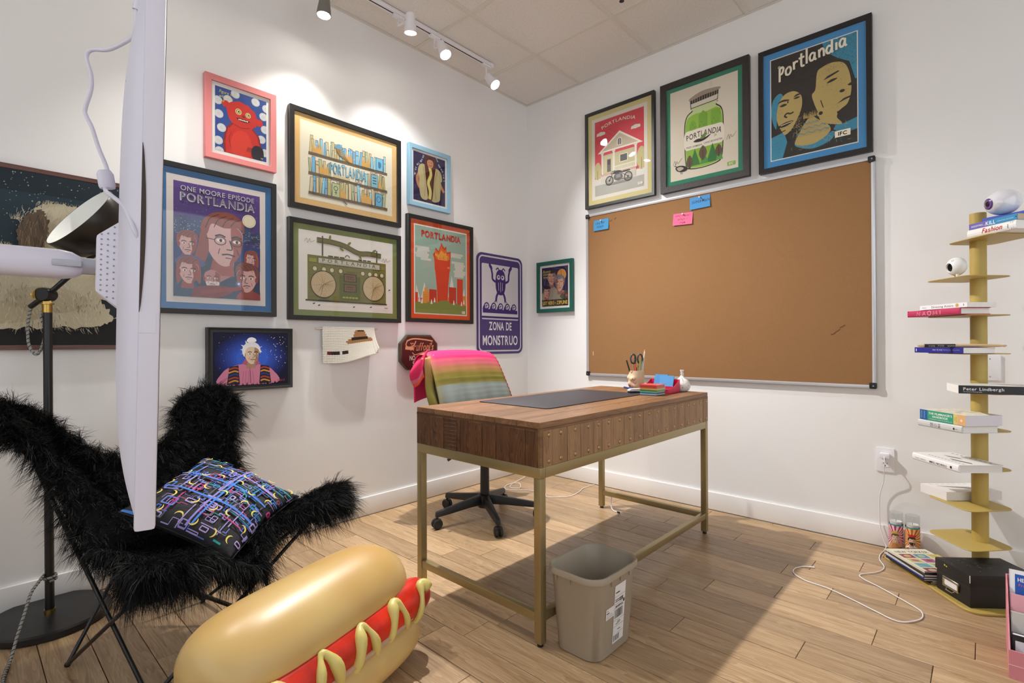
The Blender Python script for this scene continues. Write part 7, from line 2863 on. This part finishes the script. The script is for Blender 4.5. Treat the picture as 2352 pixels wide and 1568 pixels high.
# ------------------------------------------------------------------ things on the floor by the shelf
def floor_right():
    # archive box on the base plate
    zb = .0106
    ang = math.degrees(atan2(.635, .775))
    t = thing('archive_box', 'worn black archive box with a metal label holder', 'box', (2.761, -.558, zb), radians(ang))
    bm = mat('box_black', (30, 29, 30), .5, noise=.35, nscale=14, bump=.1, bscale=60)
    w, d, h = .262, .178, .128
    MB().bb((.004, .004, 0), (w - .004, d - .004, h - .045)).build('body', bm, t, bevel=.002)
    lid = MB().bb((0, 0, h - .044), (w, d, h)).build('lid', bm, t, bevel=.0025)
    sm = mat('box_scuff', (120, 118, 116), .8)
    r = random.Random(2)
    A = Art(w, d)
    for k in range(90):
        x, y = min(w - .01, max(.01, r.gauss(.11, .05))), min(d - .01, max(.01, r.gauss(.11, .035)))
        a = r.uniform(0, pi)
        A.line([(x, y), (x + .008 * cos(a), y + .008 * sin(a))], r.uniform(.0004, .0016), r.choice([(110, 108, 106), (140, 138, 136), (84, 82, 80)]))
    A.build('scuffs', lid, fn=lambda x, y, z: (x, y, h + .0002 + z))
    # label holder on the short side (local -X face looks to the left of the picture)
    ms = mat('holder_metal', (196, 184, 160), .3, metal=.9)
    hl = MB().bb((-.003, .055, .03), (.004, .135, .036)).bb((-.003, .055, .064), (.004, .135, .07)).bb((-.003, .055, .036), (.004, .061, .064)).bb((-.003, .129, .036), (.004, .135, .064)).build('label_holder', ms, t, bevel=.001, seg=1)
    MB().bb((.0005, .061, .036), (.0035, .129, .064)).build('label_card', mat('label_card_white', (236, 234, 232), .8), hl)
    MB().tube([(-.001, .075, .028), (-.008, .08, .022), (-.008, .11, .022), (-.001, .115, .028)], .0018, 6).build('pull', ms, hl, smooth=40)
    MB().box((-.0006, .125, h - .012), (.001, .006, .006)).box((-.0006, .115, h - .014), (.001, .006, .004)).build('tape_scrap', mat('tape_yellow', (214, 206, 70), .6), lid)
    MB().bb((-.0006, -.0006, h - .03), (.0016, .0016, h - .001)).build('worn_corner', mat('bare_board', (206, 204, 202), .8), lid)
    # magazines, one thing each
    G = 'magazines stacked beside the archive box'
    a = Vector((.653, -.757, 0))
    ang = math.degrees(atan2(.757, .653))
    lab = ['comic panel magazine topping the pile by the black box', 'dark covered magazine second in the pile by the black box', 'pale magazine third in the pile by the black box', 'blue and red covered magazine in the middle of the pile',
           'black covered magazine low in the pile by the black box', 'white edged magazine second from the bottom of the pile', 'dark magazine at the bottom of the pile by the black box']
    cols = [(226, 220, 196), (38, 36, 36), (214, 212, 208), (40, 66, 150), (30, 30, 32), (224, 222, 220), (34, 34, 36)]
    z = zb
    r = random.Random(19)
    ths = [.009, .007, .006, .008, .005, .005, .007]
    for k in range(6, -1, -1):
        th = ths[k]
        dx, dy = r.uniform(-.012, .018), r.uniform(-.012, .012)
        t = thing('magazine', lab[k], 'magazine', (2.458 + dx, -.215 + dy, z), radians(-49 + r.uniform(-5, 5)), G)
        W, H_ = .182, .252
        if k == 0:
            W, H_ = .18, .25
        c = mat('mag_%d' % k, cols[k], .35)
        MB().bb((0.002, .001, .0006), (H_ - .001, W - .0015, th - .0006)).build('pages', M_PAPER if k % 2 else mat('pages_grey', (206, 204, 202), .7), t)
        MB().bb((0, 0, th - .0006), (H_, W, th)).bb((0, -.0004, 0), (H_, .0006, th)).build('cover', c, t)
        if k == 0:
            A = Art(H_, W)
            A.rect(.004, .004, H_ - .004, W - .004, (228, 222, 200))
            A.rect(0, 0, .006, W, (60, 56, 50))
            # the cover is read from its short left edge; x runs down the page here
            A.text('THE NEW YORKER', .03, W / 2, .024, (40, 38, 36), rot=90, fit=W * .82, bold=.01) if False else None
            A.text('THE', .022, W * .5, .012, (40, 38, 36), rot=90)
            A.text('NEW YORKER', .056, W * .5, .034, (40, 38, 36), rot=90, fit=W * .84, bold=.012)
            pc = [(150, 74, 96), (96, 150, 170), (206, 190, 120), (176, 120, 150), (120, 170, 180), (190, 200, 150)]
            q = 0
            for i in range(4):
                for j in range(3):
                    x0, y0 = .068 + .05 * i, .012 + .062 * j
                    A.rect(x0, y0, x0 + .044, y0 + .056, pc[(i * 2 + j) % 6])
                    A.ell(x0 + .022, y0 + .028, .012, .016, pc[(i + j * 3 + 2) % 6], 14)
                    A.line([(x0 + .008, y0 + .012), (x0 + .036, y0 + .044)], .003, (70, 60, 66))
            A.build('cover_print', t, fn=lambda x, y, z: (x, y, th + .0002 + z))
        if k == 3:
            A = Art(H_, W)
            A.poly([(0, 0), (H_ * .5, 0), (H_ * .2, W * .6), (0, W * .5)], (206, 60, 50))
            A.poly([(0, 0), (H_ * .4, 0), (H_ * .1, W * .5), (0, W * .4)], (236, 234, 230))
            A.build('cover_print', t, fn=lambda x, y, z: (x, y, th + .0002 + z))
        z += th + .0008
    # two glass prayer candles
    for i, (x, y, c1, c2, robe, hair) in enumerate(((2.4785, -.062, (186, 60, 96), (232, 206, 206), (206, 150, 90), (120, 84, 56)), (2.544, -.066, (206, 96, 40), (232, 196, 130), (236, 232, 226), (70, 46, 34)))):
        lb = ['glass candle with a pink rayed figure label, nearer the outlet', 'glass candle with an orange rayed crowned figure label'][i]
        t = thing('glass_candle', lb, 'candle', (x, y, 0.0004), group='glass candles by the baseboard')
        R, h = .0292, .203
        MB().lathe([(0, 0), (R - .003, 0), (R, .004), (R, h - .004), (R - .001, h), (R - .003, h), (R - .0034, h - .004), (R - .0034, .01), (0, .01)], 36).build('glass', glass_mat('candle_glass', (.96, .97, .97), boost=1.4), t, smooth=50)
        MB().lathe([(0, .011), (R - .0045, .011), (R - .0045, .160), (R - .008, .158), (0, .156)], 32).build('wax', mat('candle_wax', (240, 238, 232), .4), t, smooth=50)
        MB().tube([(0, 0, .156), (.001, 0, .168)], .0009, 5).build('wick', M_BLACK, t)
        W, H_ = 2 * pi * R, .142
        A = Art(W, H_)
        A.rect(0, 0, W, H_, c1)
        A.rect(0, H_ - .006, W, H_, (60, 150, 160))
        # figure centred on the side that faces the room
        cx = W * .75
        for q in range(26):
            a = 2 * pi * q / 26
            A.clip(0, 0, W, H_ - .006)
            A.poly([(cx, .085), (cx + .09 * cos(a - .06), .085 + .09 * sin(a - .06)), (cx + .09 * cos(a + .06), .085 + .09 * sin(a + .06))], c2)
        A.blob([(cx - .034, 0), (cx - .03, .035), (cx - .012, .056), (cx + .012, .056), (cx + .03, .035), (cx + .034, 0)], robe)
        for q in range(5):
            A.curve([(cx - .02 + .008 * q, .002), (cx - .014 + .007 * q, .03), (cx - .006 + .003 * q, .05)], .0014, (150, 90, 60) if i == 0 else (190, 60, 40))
        if i == 0:
            A.poly([(cx + .012, 0), (cx + .034, 0), (cx + .028, .034), (cx + .01, .03)], (60, 74, 130))
        else:
            A.poly([(cx - .036, 0), (cx - .014, 0), (cx - .012, .046), (cx - .03, .036)], (190, 60, 40))
            A.poly([(cx + .036, 0), (cx + .014, 0), (cx + .012, .046), (cx + .03, .036)], (190, 60, 40))
        face(A, cx, .076, .036, (232, 196, 170), (206, 160, 134), hair, beard=(hair if i else None))
        A.poly([(cx - .013, .098), (cx + .013, .098), (cx + .016, .112), (cx + .008, .105), (cx, .114), (cx - .008, .105), (cx - .016, .112)], (206, 170, 80) if i == 0 else (196, 50, 44))
        A.K = None
        # fine columns so the paper follows the glass
        o = bpy.data.objects.new('label_wrap', None) if False else None
        B = Art(W, H_)
        B.v, B.f, B.c, B.n = A.v, A.f, A.c, A.n
        o = B.build('label_wrap', t)
        me = o.data
        bm = bmesh.new()
        bm.from_mesh(me)
        for q in range(1, 30):
            g = list(bm.verts) + list(bm.edges) + list(bm.faces)
            bmesh.ops.bisect_plane(bm, geom=g, plane_co=(W * q / 30, 0, 0), plane_no=(1, 0, 0))
        for v in bm.verts:
            a = v.co.x / W * 2 * pi
            rr = R + .0004 + v.co.z * 2
            v.co = (rr * cos(a), rr * sin(a), .006 + v.co.y)
        bm.to_mesh(me)
        bm.free()
    # pink crate at the right edge with books standing in it
    t = thing('pink_crate', 'open pink cardboard file box at the right edge, full of books', 'box', (2.858, -1.008, 0))
    pm = mat('pink_card', (214, 138, 148), .6)
    D_, W_ = .29, .32
    MB().bb((0, 0, 0), (W_, D_, .004)).build('bottom', pm, t)
    MB().bb((0, 0, .004), (W_, .004, .088)).build('front_panel', pm, t)
    MB().bb((-.0006, -.0008, .042), (W_, -.0001, .0435)).build('crease', mat('crease_white', (236, 206, 210), .6), t)
    sp = [(.004, .004), (D_, .004), (D_, .23), (.20, .21), (.004, .088)]
    for x in (0, W_ - .004):
        MB().prism(sp, x, x + .004, Matrix(((0, 0, 1, 0), (1, 0, 0, 0), (0, 1, 0, 0), (0, 0, 0, 1)))).build('side_panel', pm, t)
    MB().bb((.004, D_ - .004, .004), (W_ - .004, D_, .23)).build('back_panel', pm, t)
    x0, y0 = 2.858, -1.008
    g2 = 'books in the pink file box'

    def upright(label, y, th, h, cover, lean, draw=None, pages=(226, 224, 228), spine=None):
        """book standing in the crate, cover toward the camera"""
        o = thing('book', label, 'book', (x0 + .008, y0 + y, .005 + th * sin(radians(-lean))), group=g2)
        o.rotation_euler = (radians(lean), 0, 0)
        W = .26
        c = mat('cover_%d_%d_%d' % cover, cover, .35)
        MB().bb((.002, .0015, .001), (W, th - .0015, h - .002)).build('pages', mat('pages_%d_%d_%d' % pages, pages, .8), o)
        MB().bb((0, 0, 0), (W, .0015, h)).bb((0, th - .0015, 0), (W, th, h)).bb((0, 0, 0), (.002, th, h)).build('cover', c, o)
        if draw:
            A = Art(W, h)
            draw(A)
            A.build('cover_print', o, fn=lambda x, y_, z: (x, -.0003 - z, y_))

    def helmut(A):
        h = A.h
        A.rect(.014, .09, A.w, h - .012, (48, 92, 176))
        A.rect(.014, .075, A.w, .105, (170, 150, 110))
        A.blob([(.014, .105), (.05, .13), (.11, .15), (.2, .13), (.26, .11)], (36, 54, 110))
        A.rect(.06, .1, .063, .118, (236, 236, 240))
        A.text('HELMUT NEWTON', .02, h - .035, .017, (240, 240, 244), 'l', fit=.12, bold=.02)
        A.text('Frauen', .022, h - .05, .012, (226, 90, 110), 'l', bold=.01)
    upright('white photo book with a blue cover picture standing highest in the pink box', .175, .022, .262, (238, 236, 240), -14, helmut)
    upright('pale pink book just inside the pink box', .115, .018, .205, (222, 160, 170), -12, lambda A: A.text('MODERN', .02, .12, .018, (120, 70, 84), 'l', rot=-60))
    upright('clear grey folder in front of the pink book', .075, .016, .165, (196, 192, 186), -10)
    upright('low black and white book at the front of the pink box', .03, .026, .115, (34, 34, 36), -6, lambda A: A.rect(.008, .03, A.w, .098, (222, 220, 226)))


floor_right()


# ------------------------------------------------------------------ wall plates, plug, cords
def plates():
    loc, rot = on_wall('right', 2.391, .385, 0.0006)
    t = thing('wall_outlet', 'white wall outlet with a charger plugged in, right of the corkboard', 'outlet', loc, rot)
    w, h = .078, .124
    MB().prism(rrect(w, h, .005, 4, w / 2, h / 2), 0, .006).build('plate', M_WHITE, t, bevel=.0015)
    dk = mat('slot_black', (24, 24, 24), .6)
    for k, y in enumerate((.040, .084)):
        f = MB().prism(rrect(.034, .028, .008, 5, w / 2, y), .006, .0078).build('receptacle', M_WHITE, t)
        MB().bb((w / 2 - .0085, y + .001, .0078), (w / 2 - .0065, y + .009, .0081)).bb((w / 2 + .0065, y + .001, .0078), (w / 2 + .0085, y + .009, .0081)).prism(rrect(.005, .006, .0024, 4, w / 2, y - .007), .0078, .0081).build('slots', dk, f)
    MB().lathe([(0, .006), (.003, .006), (.0025, .0072), (0, .0074)], 12, Matrix.Translation((w / 2, h / 2, 0))).build('screw', M_STEEL, t, smooth=40)
    o = thing('usb_charger', 'small white charger block pushed into the outlet', 'charger', (loc[0] + w / 2, -.0092, loc[2] + .086), rot)
    MB().box((0, 0, .0145), (.042, .026, .029)).build('body', M_WHITE, o, bevel=.004)
    MB().box((0, -.006, .031), (.010, .005, .006)).build('usb_plug', M_CORD, o, bevel=.001)
    P = Vector((loc[0] + w / 2, -.042, loc[2] + .080))
    pts = [P, P + Vector((.003, -.012, -.02)), P + Vector((.0, -.006, -.06)), P + Vector((-.004, .012, -.12)), P + Vector((-.022, .022, -.2)), P + Vector((-.024, .022, -.28)), P + Vector((-.02, .016, -.36)), P + Vector((-.004, .0, -.42)),
           Vector((2.437, -.052, .02)), Vector((2.432, -.085, .0045)), Vector((2.425, -.14, .004)), Vector((2.43, -.22, .004)), Vector((2.46, -.318, .004)), Vector((2.44, -.40, .004)), Vector((2.39, -.475, .004)), Vector((2.41, -.52, .004)),
           Vector((2.472, -.563, .004)), Vector((2.57, -.645, .004)), Vector((2.622, -.70, .004)), Vector((2.622, -.775, .004)), Vector((2.565, -.845, .004)), Vector((2.488, -.813, .004)), Vector((2.41, -.769, .004)), Vector((2.309, -.722, .004)),
           Vector((2.223, -.707, .004)), Vector((2.165, -.66, .004)), Vector((2.156, -.60, .004)), Vector((2.18, -.553, .004)), Vector((2.20, -.54, .004))]
    c = thing('charging_cable', 'white charging cable looping from the outlet across the floor', 'cable', (P.x, P.y, 0))
    path = [p - Vector((P.x, P.y, 0)) for p in bez(pts, 10)]
    MB().tube(path, .0023, 8).build('cord', M_CORD, c, smooth=60)
    e = path[-1]
    d = (path[-1] - path[-4]).normalized()
    MB().tube([e, e + d * .022], .0035, 10).build('connector', M_CORD, c, smooth=40)
    # blank plate behind the shelf pole
    loc, rot = on_wall('right', 2.789, .872, 0.0006)
    t = thing('wall_plate', 'blank white wall plate with two screws behind the shelf pole', 'wall plate', loc, rot)
    MB().prism(rrect(.075, .118, .005, 4, .0375, .059), 0, .006).build('plate', M_WHITE, t, bevel=.0015)
    for y in (.018, .10):
        MB().lathe([(0, .006), (.003, .006), (.0025, .0072), (0, .0074)], 12, Matrix.Translation((.0375, y, 0))).build('screw', M_STEEL, t, smooth=40)
    # loose white cord under the desk
    c = thing('power_cord', 'thin tangled white cord on the floor under the desk', 'cord', (.4, -.45, 0))
    O = Vector((.4, -.45, 0))
    z = .0045
    pts = [(.12, -.03, .30), (.13, -.06, .15), (.16, -.18, .03), (.2, -.396, z), (.26, -.50, z), (.33, -.47, z + .004), (.25, -.40, z + .012), (.20, -.47, z), (.28, -.56, z), (.398, -.47, z), (.533, -.444, z), (.60, -.50, z), (.66, -.46, z), (.712, -.38, z), (.70, -.26, z), (.669, -.162, z), (.676, -.03, z)]
    MB().tube([p - O for p in bez(pts, 10)], .0024, 8).build('cord', M_CORD, c, smooth=60)
    c2 = thing('power_cord', 'short white cord end dangling beside the far desk leg', 'cord', (1.06, -.43, 0))
    pts = [(0.0, .03, .12), (.002, .01, .06), (.01, -.005, .02), (.035, -.02, z), (.07, -.03, z)]
    MB().tube(bez(pts, 8), .0028, 8).build('cord', M_CORD, c2, smooth=60)
    MB().tube([(.07, -.03, .006), (.088, -.036, .006)], .0055, 8).build('plug', M_BLACKP, c2, smooth=40)
    for pts_, lb in (((.1, 0), 0),):
        pass


plates()
